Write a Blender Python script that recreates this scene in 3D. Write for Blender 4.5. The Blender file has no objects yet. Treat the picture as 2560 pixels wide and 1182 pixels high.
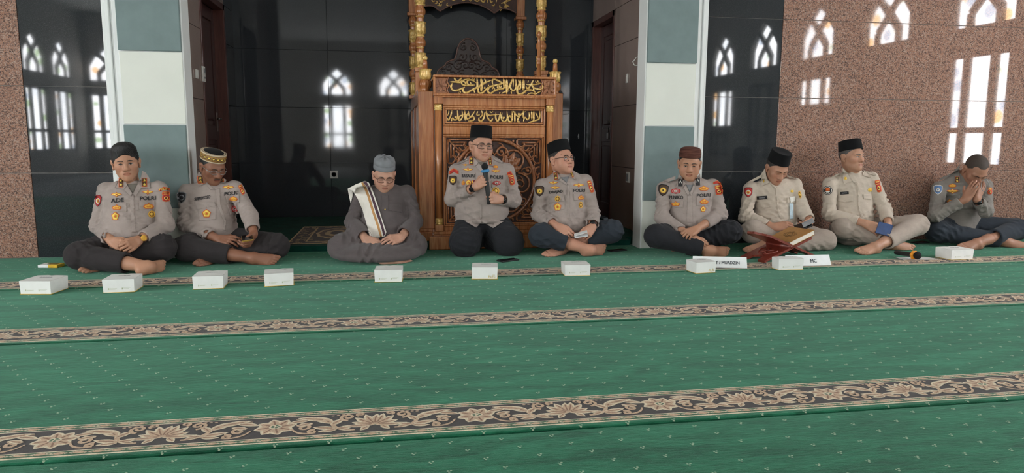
import bpy, bmesh, math, random
import numpy as np
from mathutils import Vector, Matrix
from mathutils.bvhtree import BVHTree

sc = bpy.context.scene
col = sc.collection
PI = math.pi

# ------------------------------------------------------------------ camera
CAM_F, CAM_H = 1750.0, 0.88                       # focal length in px of a 2560x1182 frame
_p, _y, _r = math.radians(7.9), math.radians(9.6), math.radians(0.3)
_fw = np.array([math.sin(_y) * math.cos(_p), math.cos(_y) * math.cos(_p), -math.sin(_p)])
_rt = np.array([math.cos(_y), -math.sin(_y), 0.0])
_up = np.cross(_rt, _fw)
CAM_R = math.cos(_r) * _rt + math.sin(_r) * _up
CAM_U = -math.sin(_r) * _rt + math.cos(_r) * _up
CAM_D = _fw
CAM_C = np.array([0.0, 0.0, CAM_H])
cam_data = bpy.data.cameras.new('camera')
cam = bpy.data.objects.new('camera', cam_data)
col.objects.link(cam)
cam_data.sensor_width = 36.0
cam_data.lens = CAM_F / 2560.0 * 36.0
cam_data.clip_start = 0.05
cam.matrix_world = Matrix(((CAM_R[0], CAM_U[0], -CAM_D[0], 0.0),
                           (CAM_R[1], CAM_U[1], -CAM_D[1], 0.0),
                           (CAM_R[2], CAM_U[2], -CAM_D[2], CAM_H),
                           (0, 0, 0, 1)))
sc.camera = cam


def ray(px, py):
    return CAM_D + (px - 1280) / CAM_F * CAM_R - (py - 591) / CAM_F * CAM_U


def at_y(px, py, Y):
    d = ray(px, py)
    return CAM_C + d * (Y / d[1])


def at_z(px, py, Z=0.0):
    d = ray(px, py)
    return CAM_C + d * ((Z - CAM_H) / d[2])


# ------------------------------------------------------------------ world, exposure
world = bpy.data.worlds.new('overcast_sky')
sc.world = world
world.use_nodes = True
wb = world.node_tree.nodes['Background']
wb.inputs[0].default_value = (0.80, 0.88, 1.0, 1)
wb.inputs[1].default_value = 1.0
sc.view_settings.view_transform = 'Standard'
sc.view_settings.look = 'None'
sc.view_settings.exposure = 0.56
sc.view_settings.gamma = 1.0
sc.view_settings.use_curve_mapping = False
WINDOW_GLOW = 24.0                                 # daylight through the frosted window panes
LAMP_GLOW = 9.0
sc.cycles.max_bounces = 6
sc.cycles.adaptive_threshold = 0.02
sc.cycles.diffuse_bounces = 3
sc.cycles.glossy_bounces = 3
sc.cycles.transparent_max_bounces = 8
sc.cycles.caustics_reflective = False
sc.cycles.caustics_refractive = False
sc.cycles.use_denoising = True
sc.cycles.sample_clamp_indirect = 6.0


# ------------------------------------------------------------------ materials
def lin(c):
    return tuple(((v / 255.0) / 12.92 if v <= 10.31 else ((v / 255.0 + 0.055) / 1.055) ** 2.4) for v in c)


def lin4(c):
    return lin(c) + (1.0,)


MATS = {}


class NT:
    """small helper round a node tree"""
    def __init__(self, m):
        self.t = m.node_tree
        self.n = self.t.nodes
        self.out = [x for x in self.n if x.type == 'OUTPUT_MATERIAL'][0]
        self.b = [x for x in self.n if x.type == 'BSDF_PRINCIPLED'][0]

    def node(self, typ, **kw):
        x = self.n.new(typ)
        for k, v in kw.items():
            setattr(x, k, v)
        return x

    def link(self, a, b):
        self.t.links.new(a, b)

    def val(self, sock, v):
        if hasattr(v, 'is_output') or isinstance(v, bpy.types.NodeSocket):
            self.link(v, sock)
        else:
            sock.default_value = v

    def math(self, op, a, b=None, c=None, clamp=False):
        x = self.node('ShaderNodeMath', operation=op, use_clamp=clamp)
        self.val(x.inputs[0], a)
        if b is not None:
            self.val(x.inputs[1], b)
        if c is not None:
            self.val(x.inputs[2], c)
        return x.outputs[0]

    def pos(self):
        g = self.node('ShaderNodeNewGeometry')
        return g.outputs['Position']

    def mapped(self, scale, loc=(0, 0, 0), rot=(0, 0, 0)):
        m = self.node('ShaderNodeMapping')
        self.link(self.pos(), m.inputs[0])
        m.inputs['Scale'].default_value = scale
        m.inputs['Location'].default_value = loc
        m.inputs['Rotation'].default_value = rot
        return m.outputs[0]

    def noise(self, scale, detail=2.0, rough=0.5, vec=None, dist=0.0):
        x = self.node('ShaderNodeTexNoise')
        x.inputs['Scale'].default_value = scale
        x.inputs['Detail'].default_value = detail
        x.inputs['Roughness'].default_value = rough
        x.inputs['Distortion'].default_value = dist
        self.link(vec if vec is not None else self.pos(), x.inputs['Vector'])
        return x.outputs[0]

    def ramp(self, fac, stops, interp='LINEAR'):
        x = self.node('ShaderNodeValToRGB')
        x.color_ramp.interpolation = interp
        e = x.color_ramp.elements
        while len(e) < len(stops):
            e.new(0.5)
        for q, (p, c) in zip(e, stops):
            q.position = p
            q.color = c if len(c) == 4 else tuple(c) + (1.0,)
        self.link(fac, x.inputs[0])
        return x.outputs[0]

    def mix(self, fac, a, b, blend='MIX'):
        x = self.node('ShaderNodeMix', data_type='RGBA', blend_type=blend)
        self.val(x.inputs[0], fac)
        self.val(x.inputs[6], a)
        self.val(x.inputs[7], b)
        return x.outputs[2]

    def bump(self, h, strength=0.3, dist=0.005):
        x = self.node('ShaderNodeBump')
        x.inputs['Strength'].default_value = strength
        x.inputs['Distance'].default_value = dist
        self.link(h, x.inputs['Height'])
        self.link(x.outputs[0], self.b.inputs['Normal'])
        return x


def new_mat(name, rgb=(128, 128, 128), rough=0.5, metal=0.0, spec=0.5, coat=0.0):
    m = bpy.data.materials.new(name)
    m.use_nodes = True
    t = NT(m)
    t.b.inputs['Base Color'].default_value = lin4(rgb)
    t.b.inputs['Roughness'].default_value = rough
    t.b.inputs['Metallic'].default_value = metal
    t.b.inputs['Specular IOR Level'].default_value = spec
    t.b.inputs['Coat Weight'].default_value = coat
    t.b.inputs['Coat Roughness'].default_value = 0.12
    MATS[name] = m
    return m, t


def plain(name, rgb, rough=0.5, metal=0.0, var=0.06, scale=30.0, spec=0.5, bump=0.0, coat=0.0):
    """one-colour surface with a little procedural mottling"""
    if name in MATS:
        return MATS[name]
    m, t = new_mat(name, rgb, rough, metal, spec, coat)
    n = t.noise(scale, 3.0)
    a = lin(tuple(min(255, v * (1 - var)) for v in rgb))
    b = lin(tuple(min(255, v * (1 + var)) for v in rgb))
    t.link(t.ramp(n, [(0.3, a), (0.7, b)]), t.b.inputs['Base Color'])
    if bump:
        t.bump(t.noise(scale * 3, 3.0), bump, 0.002)
    return m


def fabric(name, rgb, var=0.07, weave=900.0, rough=0.85, sheen=0.15, fold=0.35):
    if name in MATS:
        return MATS[name]
    m, t = new_mat(name, rgb, rough, 0.0, 0.25)
    n = t.noise(9.0, 4.0, 0.6)
    a = lin(tuple(v * (1 - var) for v in rgb))
    b = lin(tuple(min(255, v * (1 + var)) for v in rgb))
    t.link(t.ramp(n, [(0.3, a), (0.7, b)]), t.b.inputs['Base Color'])
    t.b.inputs['Sheen Weight'].default_value = sheen
    n1 = t.noise(weave, 1.0)
    v = t.mapped((14, 14, 34), rot=(0.3, 0.5, 0.2))
    n2 = t.noise(1.0, 3.0, 0.55, v, 0.6)
    s = t.math('ADD', t.math('MULTIPLY', n1, 0.05), t.math('MULTIPLY', n2, 1.0))
    t.bump(s, fold, 0.012)
    return m


def vcol_mat(name, rough=0.5, spec=0.4, sss=0.0, bump=0.0):
    """colour taken from the mesh's colour attribute (woven or natural colour of the thing)"""
    m, t = new_mat(name, (128, 128, 128), rough, 0, spec)
    a = t.node('ShaderNodeVertexColor', layer_name='Col')
    n = t.noise(220.0, 2.0)
    c = t.mix(0.10, a.outputs[0], t.ramp(n, [(0.3, (0.35, 0.3, 0.28)), (0.7, (1, 1, 1))]), 'MULTIPLY')
    t.link(c, t.b.inputs['Base Color'])
    if sss:
        t.b.inputs['Subsurface Weight'].default_value = sss
        t.b.inputs['Subsurface Radius'].default_value = (0.012, 0.005, 0.003)
        t.b.inputs['Subsurface Scale'].default_value = 1.0
    if bump:
        t.bump(n, bump, 0.001)
    return m


# ------------------------------------------------------------------ objects
def tag(o, label=None, cat=None, group=None, kind=None):
    if label:
        o['label'] = label
    if cat:
        o['category'] = cat
    if group:
        o['group'] = group
    if kind:
        o['kind'] = kind
    return o


def attach(o, parent):
    if parent is not None:
        o.parent = parent
        if parent.type == 'EMPTY':
            o.matrix_parent_inverse = Matrix.Translation(-Vector(parent.location))


def thing(name, label, cat, loc=(0, 0, 0), group=None):
    o = bpy.data.objects.new(name, None)
    o.empty_display_size = 0.1
    col.objects.link(o)
    o.location = loc
    return tag(o, label, cat, group)


def link_mesh(name, me, mat=None, parent=None, smooth=False):
    o = bpy.data.objects.new(name, me)
    col.objects.link(o)
    if mat is not None:
        for m in (mat if isinstance(mat, (list, tuple)) else [mat]):
            me.materials.append(m)
    if smooth:
        me.polygons.foreach_set('use_smooth', np.ones(len(me.polygons), dtype=bool))
    attach(o, parent)
    return o


def mesh_np(name, V, Fq, mat=None, parent=None, smooth=True, colors=None, midx=None):
    me = bpy.data.meshes.new(name)
    V = np.asarray(V, np.float32)
    Fq = np.asarray(Fq, np.int32)
    nf, k = Fq.shape
    me.vertices.add(len(V))
    me.vertices.foreach_set('co', V.ravel())
    me.loops.add(nf * k)
    me.loops.foreach_set('vertex_index', Fq.ravel())
    me.polygons.add(nf)
    me.polygons.foreach_set('loop_start', np.arange(0, nf * k, k, dtype=np.int32))
    if midx is not None:
        me.polygons.foreach_set('material_index', np.asarray(midx, np.int32))
    me.update(calc_edges=True)
    if colors is not None:
        at = me.color_attributes.new('Col', 'FLOAT_COLOR', 'POINT')
        at.data.foreach_set('color', np.asarray(colors, np.float32).ravel())
    return link_mesh(name, me, mat, parent, smooth)


class MB:
    """collects simple shapes and links them as one mesh"""
    def __init__(self):
        self.v, self.f, self.m = [], [], []
        self.sm = []

    def add(self, vs, fs, mi=0, smooth=False):
        o = len(self.v)
        self.v += [tuple(map(float, p)) for p in vs]
        for f in fs:
            self.f.append(tuple(o + i for i in f))
            self.m.append(mi)
            self.sm.append(smooth)
        return self

    def box(self, lo, hi, mi=0, M=None, bevel=0.0):
        x0, y0, z0 = lo
        x1, y1, z1 = hi
        b = bevel
        if b:
            vs, fs = [], []
            # chamfered box: 24 vertices
            for sx in (0, 1):
                for sy in (0, 1):
                    for sz in (0, 1):
                        X, Y, Z = (x0, x1)[sx], (y0, y1)[sy], (z0, z1)[sz]
                        dx, dy, dz = (b, -b)[sx], (b, -b)[sy], (b, -b)[sz]
                        vs += [(X, Y + dy, Z + dz), (X + dx, Y, Z + dz), (X + dx, Y + dy, Z)]
            bm = bmesh.new()
            for p in vs:
                bm.verts.new(p)
            r = bmesh.ops.convex_hull(bm, input=bm.verts[:])
            bmesh.ops.dissolve_limit(bm, angle_limit=0.01, verts=bm.verts[:], edges=bm.edges[:])
            bm.verts.index_update()
            vs = [tuple(v.co) for v in bm.verts]
            fs = [tuple(v.index for v in f.verts) for f in bm.faces]
            bm.free()
        else:
            vs = [(x0, y0, z0), (x1, y0, z0), (x1, y1, z0), (x0, y1, z0), (x0, y0, z1), (x1, y0, z1), (x1, y1, z1), (x0, y1, z1)]
            fs = [(0, 3, 2, 1), (4, 5, 6, 7), (0, 1, 5, 4), (1, 2, 6, 5), (2, 3, 7, 6), (3, 0, 4, 7)]
        if M is not None:
            vs = [tuple(M @ Vector(p)) for p in vs]
        return self.add(vs, fs, mi)

    def prism(self, poly, axis, a, b, mi=0, smooth=False):
        """poly = 2-D outline, extruded along axis ('x','y','z') from a to b"""
        def P(q, t):
            return {'x': (t, q[0], q[1]), 'y': (q[0], t, q[1]), 'z': (q[0], q[1], t)}[axis]
        n = len(poly)
        vs = [P(q, a) for q in poly] + [P(q, b) for q in poly]
        fs = [tuple(range(n)), tuple(range(2 * n - 1, n - 1, -1))]
        fs += [(i, i + n, (i + 1) % n + n, (i + 1) % n) for i in range(n)]
        return self.add(vs, fs, mi, smooth)

    def lathe(self, prof, c=(0, 0, 0), n=24, mi=0, sx=1.0, sy=1.0, M=None, flute=0.0, nfl=12, smooth=True):
        """profile of (r, z) turned round z at c"""
        vs, fs = [], []
        for r, z in prof:
            for i in range(n):
                a = 2 * PI * i / n
                rr = r * (1 + flute * math.cos(nfl * a))
                vs.append((c[0] + rr * math.cos(a) * sx, c[1] + rr * math.sin(a) * sy, c[2] + z))
        for j in range(len(prof) - 1):
            for i in range(n):
                k = (i + 1) % n
                fs.append((j * n + i, j * n + k, (j + 1) * n + k, (j + 1) * n + i))
        if prof[0][0] > 1e-4:
            fs.append(tuple(range(n - 1, -1, -1)))
        if prof[-1][0] > 1e-4:
            m = (len(prof) - 1) * n
            fs.append(tuple(range(m, m + n)))
        if M is not None:
            vs = [tuple(M @ Vector(p)) for p in vs]
        return self.add(vs, fs, mi, smooth)

    def tube(self, pts, rad, n=8, mi=0, closed=False, flat=1.0, up=None, caps=True):
        """round tube along pts; rad number or list; flat squashes along the up axis"""
        P = [Vector(p) for p in pts]
        m = len(P)
        R = rad if isinstance(rad, (list, tuple)) else [rad] * m
        vs, fs = [], []
        nrm = Vector(up) if up is not None else None
        for i in range(m):
            if closed:
                t = P[(i + 1) % m] - P[(i - 1) % m]
            else:
                t = P[min(i + 1, m - 1)] - P[max(i - 1, 0)]
            if t.length < 1e-9:
                t = Vector((0, 0, 1))
            t.normalize()
            if nrm is None:
                nrm = t.orthogonal().normalized()
            u = (nrm - t * nrm.dot(t))
            if u.length < 1e-6:
                u = t.orthogonal()
            u.normalize()
            if up is None:
                nrm = u
            w = t.cross(u)
            for j in range(n):
                a = 2 * PI * (j + 0.5) / n
                vs.append(P[i] + u * (math.cos(a) * R[i] * flat) + w * (math.sin(a) * R[i]))
        for i in range(m if closed else m - 1):
            k = (i + 1) % m
            for j in range(n):
                l = (j + 1) % n
                fs.append((i * n + j, i * n + l, k * n + l, k * n + j))
        if caps and not closed:
            fs.append(tuple(range(n - 1, -1, -1)))
            fs.append(tuple(range((m - 1) * n, m * n)))
        return self.add(vs, fs, mi, True)

    def sphere(self, c, r, n=12, mi=0, s=(1, 1, 1), M=None):
        prof = [(math.sin(PI * i / n) * r, -math.cos(PI * i / n) * r) for i in range(n + 1)]
        o = len(self.v)
        self.lathe(prof, (0, 0, 0), n * 2, mi)
        for i in range(o, len(self.v)):
            x, y, z = self.v[i]
            q = Vector((x * s[0], y * s[1], z * s[2]))
            if M is not None:
                q = M @ q
            self.v[i] = (q.x + c[0], q.y + c[1], q.z + c[2])
        return self

    def build(self, name, mat=None, parent=None, smooth=None):
        me = bpy.data.meshes.new(name)
        me.from_pydata(self.v, [], self.f)
        me.polygons.foreach_set('material_index', np.asarray(self.m, np.int32))
        s = self.sm if smooth is None else [smooth] * len(self.f)
        me.polygons.foreach_set('use_smooth', np.asarray(s, dtype=bool))
        me.update()
        o = link_mesh(name, me, mat, parent)
        return o


def bez(p0, p1, p2, p3, n=12):
    out = []
    for i in range(n + 1):
        t = i / n
        a, b, c, d = (1 - t) ** 3, 3 * t * (1 - t) ** 2, 3 * t * t * (1 - t), t ** 3
        out.append(tuple(a * w + b * x + c * y + d * z for w, x, y, z in zip(p0, p1, p2, p3)))
    return out


def spiral(c, r0, r1, a0, turns, n=28):
    """2-D spiral from radius r0 at angle a0 inwards to r1"""
    out = []
    for i in range(n + 1):
        t = i / n
        r = r0 + (r1 - r0) * t ** 0.8
        a = a0 + turns * 2 * PI * t
        out.append((c[0] + r * math.cos(a), c[1] + r * math.sin(a)))
    return out


def ribbon2d(pts, widths):
    """flat tapered ribbon along 2-D pts -> (verts2d, quads)"""
    n = len(pts)
    if not isinstance(widths, (list, tuple)):
        widths = [widths] * n
    elif len(widths) != n:
        xs = [i * (len(widths) - 1) / (n - 1) for i in range(n)]
        widths = [widths[min(int(x), len(widths) - 2)] * (1 - (x - min(int(x), len(widths) - 2))) + widths[min(int(x), len(widths) - 2) + 1] * (x - min(int(x), len(widths) - 2)) for x in xs]
    vs, fs = [], []
    for i in range(n):
        a, b = pts[max(i - 1, 0)], pts[min(i + 1, n - 1)]
        dx, dy = b[0] - a[0], b[1] - a[1]
        L = math.hypot(dx, dy) or 1.0
        nx, ny = -dy / L, dx / L
        w = widths[i] / 2
        vs += [(pts[i][0] + nx * w, pts[i][1] + ny * w), (pts[i][0] - nx * w, pts[i][1] - ny * w)]
    for i in range(n - 1):
        fs.append((2 * i, 2 * i + 1, 2 * i + 3, 2 * i + 2))
    return vs, fs

# ================================================================== SETTING
WY, PF, NB = 5.60, 5.42, 7.75                     # main wall, pillar front, niche back wall
XL, XR, YB, ZC = -7.5, 7.0, -8.0, 3.9             # hall: left, right, rear wall, ceiling
NXL, NXR = -1.605, 2.19                            # niche side walls
PXL, PXR = -1.46, 1.985                           # inner faces of the two pillars
STEP = 0.045


def granite_red():
    m, t = new_mat('red_granite', (150, 110, 92), 0.07, 0, 0.32)
    v = t.node('ShaderNodeTexVoronoi')
    v.inputs['Scale'].default_value = 150.0
    t.link(t.pos(), v.inputs['Vector'])
    sep = t.node('ShaderNodeSeparateColor')
    t.link(v.outputs['Color'], sep.inputs[0])
    n = t.noise(260.0, 2.0)
    big = t.noise(5.0, 3.0)
    f = t.math('ADD', t.math('MULTIPLY', sep.outputs[0], 0.62), t.math('MULTIPLY', n, 0.38))
    c = t.ramp(f, [(0.16, lin((54, 48, 48))), (0.30, lin((106, 90, 84))), (0.45, lin((143, 111, 97))), (0.60, lin((163, 121, 101))),
                   (0.74, lin((164, 138, 126))), (0.90, lin((190, 172, 158)))])
    c2 = t.mix(t.math('MULTIPLY', big, 0.18), c, lin4((160, 104, 82)), 'MIX')
    t.link(c2, t.b.inputs['Base Color'])
    t.link(t.ramp(t.noise(3.0, 3.0), [(0.3, (0.025, 0.025, 0.025)), (0.8, (0.05, 0.05, 0.05))]), t.b.inputs['Roughness'])
    return m


def granite_black(name, base, speck, rough=0.05, wear=0.0):
    m, t = new_mat(name, base, rough, 0, 0.42)
    v = t.noise(420.0, 1.0)
    c = t.ramp(v, [(0.0, lin(tuple(b * 0.8 for b in base))), (0.62, lin(base)), (0.70, lin(speck)), (0.78, lin(speck))])
    n = t.noise(2.2, 4.0, 0.6)
    t.link(t.mix(t.math('MULTIPLY', n, 0.25), c, lin4(tuple(b * 1.5 for b in base))), t.b.inputs['Base Color'])
    t.link(t.ramp(n, [(0.35, (rough,) * 3), (0.75, (rough * 1.9,) * 3)]), t.b.inputs['Roughness'])
    return m


M_RED = granite_red()
M_BLACK = granite_black('black_granite', (42, 45, 48), (92, 94, 98), 0.022)
M_NBLACK = granite_black('niche_black_granite', (54, 57, 61), (84, 87, 92), 0.032)
M_BROWN = granite_black('brown_granite', (136, 119, 111), (168, 150, 142), 0.06)
M_JOINT = plain('pale_grout', (176, 170, 164), 0.8)
M_NJOINT = plain('dark_grout', (52, 53, 55), 0.8)
M_WHITE = plain('white_wall_paint', (236, 238, 236), 0.55, var=0.012, scale=4)
M_CREAM = plain('cream_wall_paint', (226, 228, 218), 0.6, var=0.012, scale=4)
M_CEIL = plain('ceiling_paint', (226, 226, 222), 0.8, var=0.02, scale=2)
M_REAR = plain('rear_wall_paint', (190, 186, 178), 0.7, var=0.03, scale=2)
M_PANEL = fabric('grey_green_panel_cloth', (122, 138, 138), 0.03, 700, 0.85, 0.1, 0.05)


def slabs(wall, axis, fixed, edges_u, edges_z, mat, thick=0.014, gap=0.004, name='slab'):
    """stone slabs standing proud of a wall; axis 'y' = wall faces -y, 'x+' faces +x, 'x-' faces -x"""
    for i in range(len(edges_u) - 1):
        for j in range(len(edges_z) - 1):
            u0, u1 = edges_u[i] + gap / 2, edges_u[i + 1] - gap / 2
            z0, z1 = edges_z[j] + gap / 2, edges_z[j + 1] - gap / 2
            b = MB()
            if axis == 'y':
                b.box((u0, fixed - thick, z0), (u1, fixed, z1), bevel=0.0015)
            elif axis == 'x+':
                b.box((fixed, u0, z0), (fixed + thick, u1, z1), bevel=0.0015)
            else:
                b.box((fixed - thick, u0, z0), (fixed, u1, z1), bevel=0.0015)
            b.build(name, mat, wall)


def struct(name, b, mat, parent=None):
    o = b.build(name, mat, parent)
    if parent is None:
        o['kind'] = 'structure'
    return o


# floor (screed under the carpets), ceiling, walls
struct('floor', MB().box((XL - .2, YB - .2, -0.2), (XR + .2, NB + .2, -0.014)), plain('floor_screed', (96, 100, 98), 0.7))
struct('ceiling', MB().box((XL - .2, YB - .2, ZC), (XR + .2, NB + .2, ZC + .2)), M_CEIL)

ZJ = [0.0, 0.62, 1.24, 1.885, 2.55, 3.2, ZC]
BXL, BXR = -2.585, 3.235                           # where red granite meets black granite
wl = struct('wall_front_left', MB().box((XL - .2, WY, -0.014), (NXL, WY + 0.16, ZC)), M_JOINT)
slabs(wl, 'y', WY, [XL, -5.0, BXL], ZJ, M_RED)
slabs(wl, 'y', WY, [BXL, -1.95], ZJ, M_BLACK)
wr = struct('wall_front_right', MB().box((NXR, WY, -0.014), (XR + .2, WY + 0.16, ZC)), M_JOINT)
slabs(wr, 'y', WY, [2.50, BXR], ZJ, M_BLACK)
slabs(wr, 'y', WY, [BXR, 5.73, XR], ZJ, M_RED)

# niche: back wall and two side walls with a door each
ZN = [STEP, 0.62, 1.2, 1.79, 2.4, 3.0, ZC]
wb_ = struct('wall_niche_back', MB().box((NXL - .3, NB, -0.014), (NXR + .3, NB + .16, ZC)), M_NJOINT)
slabs(wb_, 'y', NB, [NXL, -0.66, 0.28, 1.24, NXR], ZN, M_NBLACK, gap=.002)
DL0, DL1, DR0, DR1, DZ = 6.46, 7.36, 6.85, 7.64, 2.15   # door openings along y, door height
b = MB()
for (y0, y1, z0, z1) in ((WY + .16, DL0, -0.014, ZC), (DL1, NB, -0.014, ZC), (DL0, DL1, DZ, ZC)):
    b.box((NXL - .16, y0, z0), (NXL, y1, z1))
wnl = struct('wall_niche_left', b, M_NJOINT)
ZS = [STEP, 0.62, 1.2, 1.79, DZ, 2.7, 3.3, ZC]
slabs(wnl, 'x+', NXL, [WY, DL0], ZS, M_BROWN)
slabs(wnl, 'x+', NXL, [DL0, DL1], ZS[4:], M_BROWN)
slabs(wnl, 'x+', NXL, [DL1 + .0, NB - .014], ZS, M_NBLACK)
b = MB()
for (y0, y1, z0, z1) in ((WY + .16, DR0, -0.014, ZC), (DR1, NB, -0.014, ZC), (DR0, DR1, DZ, ZC)):
    b.box((NXR, y0, z0), (NXR + .16, y1, z1))
wnr = struct('wall_niche_right', b, M_NJOINT)
slabs(wnr, 'x-', NXR, [WY, DR0], ZS, M_BROWN)
slabs(wnr, 'x-', NXR, [DR0, DR1], ZS[4:], M_BROWN)
slabs(wnr, 'x-', NXR, [DR1, NB - .014], ZS, M_NBLACK)

# ---- doors in the niche sides
M_DOOR = None


def wood(name, dark, mid, light, rough=0.3, coat=0.25, grain=(26, 26, 2.2), spec=0.5):
    m, t = new_mat(name, mid, rough, 0, spec, coat)
    v = t.mapped(grain)
    n = t.noise(1.6, 6.0, 0.62, v, 0.9)
    big = t.noise(2.5, 2.0)
    f = t.math('ADD', t.math('MULTIPLY', n, 0.8), t.math('MULTIPLY', big, 0.2))
    t.link(t.ramp(f, [(0.28, lin(dark)), (0.48, lin(mid)), (0.70, lin(light))]), t.b.inputs['Base Color'])
    t.bump(n, 0.08, 0.002)
    return m


M_DOOR = wood('dark_mahogany', (38, 20, 20), (56, 30, 29), (74, 42, 38), 0.28)
M_DFRAME = wood('mahogany_frame', (60, 32, 28), (84, 48, 42), (104, 64, 56), 0.3)
M_STEEL = plain('brushed_steel', (176, 176, 174), 0.28, 1.0, var=0.05)
M_DARKMETAL = plain('dark_metal', (46, 46, 48), 0.35, 0.8)


def panel_door(name, X, s, y0, y1, label_dummy=None):
    """door leaf in a side wall at X; s=+1 door faces +x, -1 faces -x"""
    d = bpy.data.objects.new(name, None)
    col.objects.link(d)
    d.location = (X, (y0 + y1) / 2, STEP)
    d['kind'] = 'structure'
    zt = DZ
    # frame (three pieces)
    for nm, lo, hi in (('jamb', (y0, STEP), (y0 + .055, zt)), ('jamb', (y1 - .055, STEP), (y1, zt)), ('head_jamb', (y0, zt - .06), (y1, zt))):
        xa, xb = sorted((X - s * 0.15, X + s * 0.022))
        MB().box((xa, lo[0], lo[1]), (xb, hi[0], hi[1]), bevel=0.004).build(nm, M_DFRAME, d)
    a, c = y0 + .057, y1 - .057
    xs = X - s * 0.085

    def slab(lo, hi, dep, nm, parent=d, bev=0.004):
        xa, xb = sorted((xs - s * 0.03, xs + s * dep))
        return MB().box((xa, lo[0], lo[1]), (xb, hi[0], hi[1]), bevel=bev).build(nm, M_DOOR, parent)
    leaf = slab((a, STEP + .005), (c, zt - .063), 0.0, 'door_leaf')
    w = c - a
    st = 0.085
    for (p0, p1) in ((a, a + st), (c - st, c)):
        slab((p0, STEP + .005), (p1, zt - .063), 0.014, 'stile', leaf)
    for (q0, q1) in ((STEP + .005, STEP + .16), (0.86, 1.0), (zt - .18, zt - .063)):
        slab((a + st, q0), (c - st, q1), 0.014, 'rail', leaf)
    for (q0, q1) in ((STEP + .20, 0.82), (1.04, zt - .22)):
        slab((a + st + .04, q0), (c - st - .04, q1), 0.010, 'raised_panel', leaf, 0.009)
    return d, xs


dl, dlx = panel_door('door_1', NXL, 1, DL0, DL1)
dr, drx = panel_door('door_2', NXR, -1, DR0, DR1)
# lever handle on the left door
b = MB().box((dlx + .014, DL1 - .15, 0.94), (dlx + .020, DL1 - .105, 1.12), bevel=0.003)
b.tube([(dlx + .02, DL1 - .128, 1.06), (dlx + .055, DL1 - .128, 1.06), (dlx + .06, DL1 - .15, 1.06), (dlx + .06, DL1 - .24, 1.058)], 0.009, 8)
b.build('door_handle', M_STEEL, dl)
# slide bolt and padlock on the right door
b = MB().box((drx - .024, DR0 + .10, 0.97), (drx - .014, DR0 + .30, 1.02), bevel=0.002)
b.tube([(drx - .03, DR0 + .06, 0.995), (drx - .03, DR0 + .33, 0.995)], 0.008, 8)
b.box((drx - .05, DR0 + .18, 0.975), (drx - .024, DR0 + .20, 1.015), bevel=0.002)
b.build('slide_bolt', M_DARKMETAL, dr)
b = MB().tube([(drx - .04, DR0 + .285, 0.95), (drx - .04, DR0 + .285, 1.0), (drx - .04, DR0 + .305, 1.02), (drx - .04, DR0 + .325, 1.0), (drx - .04, DR0 + .325, 0.95)], 0.005, 6)
b.box((drx - .056, DR0 + .272, 0.885), (drx - .026, DR0 + .338, 0.955), bevel=0.005)
b.build('padlock', M_STEEL, dr)
b = MB().box((drx - .020, DR0 + .285, 1.05), (drx - .014, DR0 + .335, 1.13), bevel=0.002)
b.tube([(drx - .02, DR0 + .31, 1.07), (drx - .06, DR0 + .31, 1.07), (drx - .065, DR0 + .26, 1.068), (drx - .065, DR0 + .20, 1.066)], 0.008, 8)
b.build('door_handle', M_STEEL, dr)

# ---- the two pillars framing the niche (white with cloth panels)


def pillar(name, x_in, sgn):
    """x_in = inner face; sgn = -1 left pillar (extends to -x), +1 right pillar"""
    xo = x_in + sgn * 0.43                          # outer edge of the plain shaft
    lo, hi = sorted((x_in, xo))
    body = MB().box((lo, PF + .012, -0.014), (hi, WY + .02, ZC), bevel=0.004)
    p = struct(name, body, M_WHITE)
    # stepped moulding on the outer side
    for k, (w0, w1, f) in enumerate(((0.43, 0.462, PF + .028), (0.462, 0.482, PF + .050), (0.482, 0.512, PF + .034), (0.512, 0.550, PF + .085))):
        a, c = sorted((x_in + sgn * w0, x_in + sgn * w1))
        MB().box((a, f, -0.014), (c, WY - .015, ZC), bevel=0.004).build('moulding', M_WHITE, p)
    a, c = sorted((x_in + sgn * 0.004, x_in + sgn * 0.428))
    zs = [(0.0, 0.66, 'c'), (0.66, 1.02 + .0, 'g')]
    return p, a, c


pl, pa, pc = pillar('trim_1', PXL, -1)
pr, qa, qc = pillar('trim_2', PXR, 1)


def zpix(px, py):
    return float(at_y(px, py, PF)[2])


for p, a, c, tops in ((pl, pa, pc, (zpix(380, 128), zpix(390, 311))), (pr, qa, qc, (zpix(1680, 158), zpix(1670, 315)))):
    z1, z0 = tops
    for (za, zb, mat, nm, dep) in ((z1, z1 + 0.62, M_PANEL, 'cloth_panel', 0.022), (z0, z1, M_CREAM, 'plain_panel', 0.006),
                                   (z0 - 0.60, z0, M_PANEL, 'cloth_panel', 0.022), (0.0, z0 - 0.60, M_CREAM, 'plain_panel', 0.006),
                                   (z1 + 0.62, z1 + 1.2, M_CREAM, 'plain_panel', 0.006), (z1 + 1.2, z1 + 1.82, M_PANEL, 'cloth_panel', 0.022)):
        MB().box((a + .004, PF + .012 - dep, za + .002), (c - .004, PF + .0125, zb - .002), bevel=0.004).build(nm, mat, p)
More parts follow.
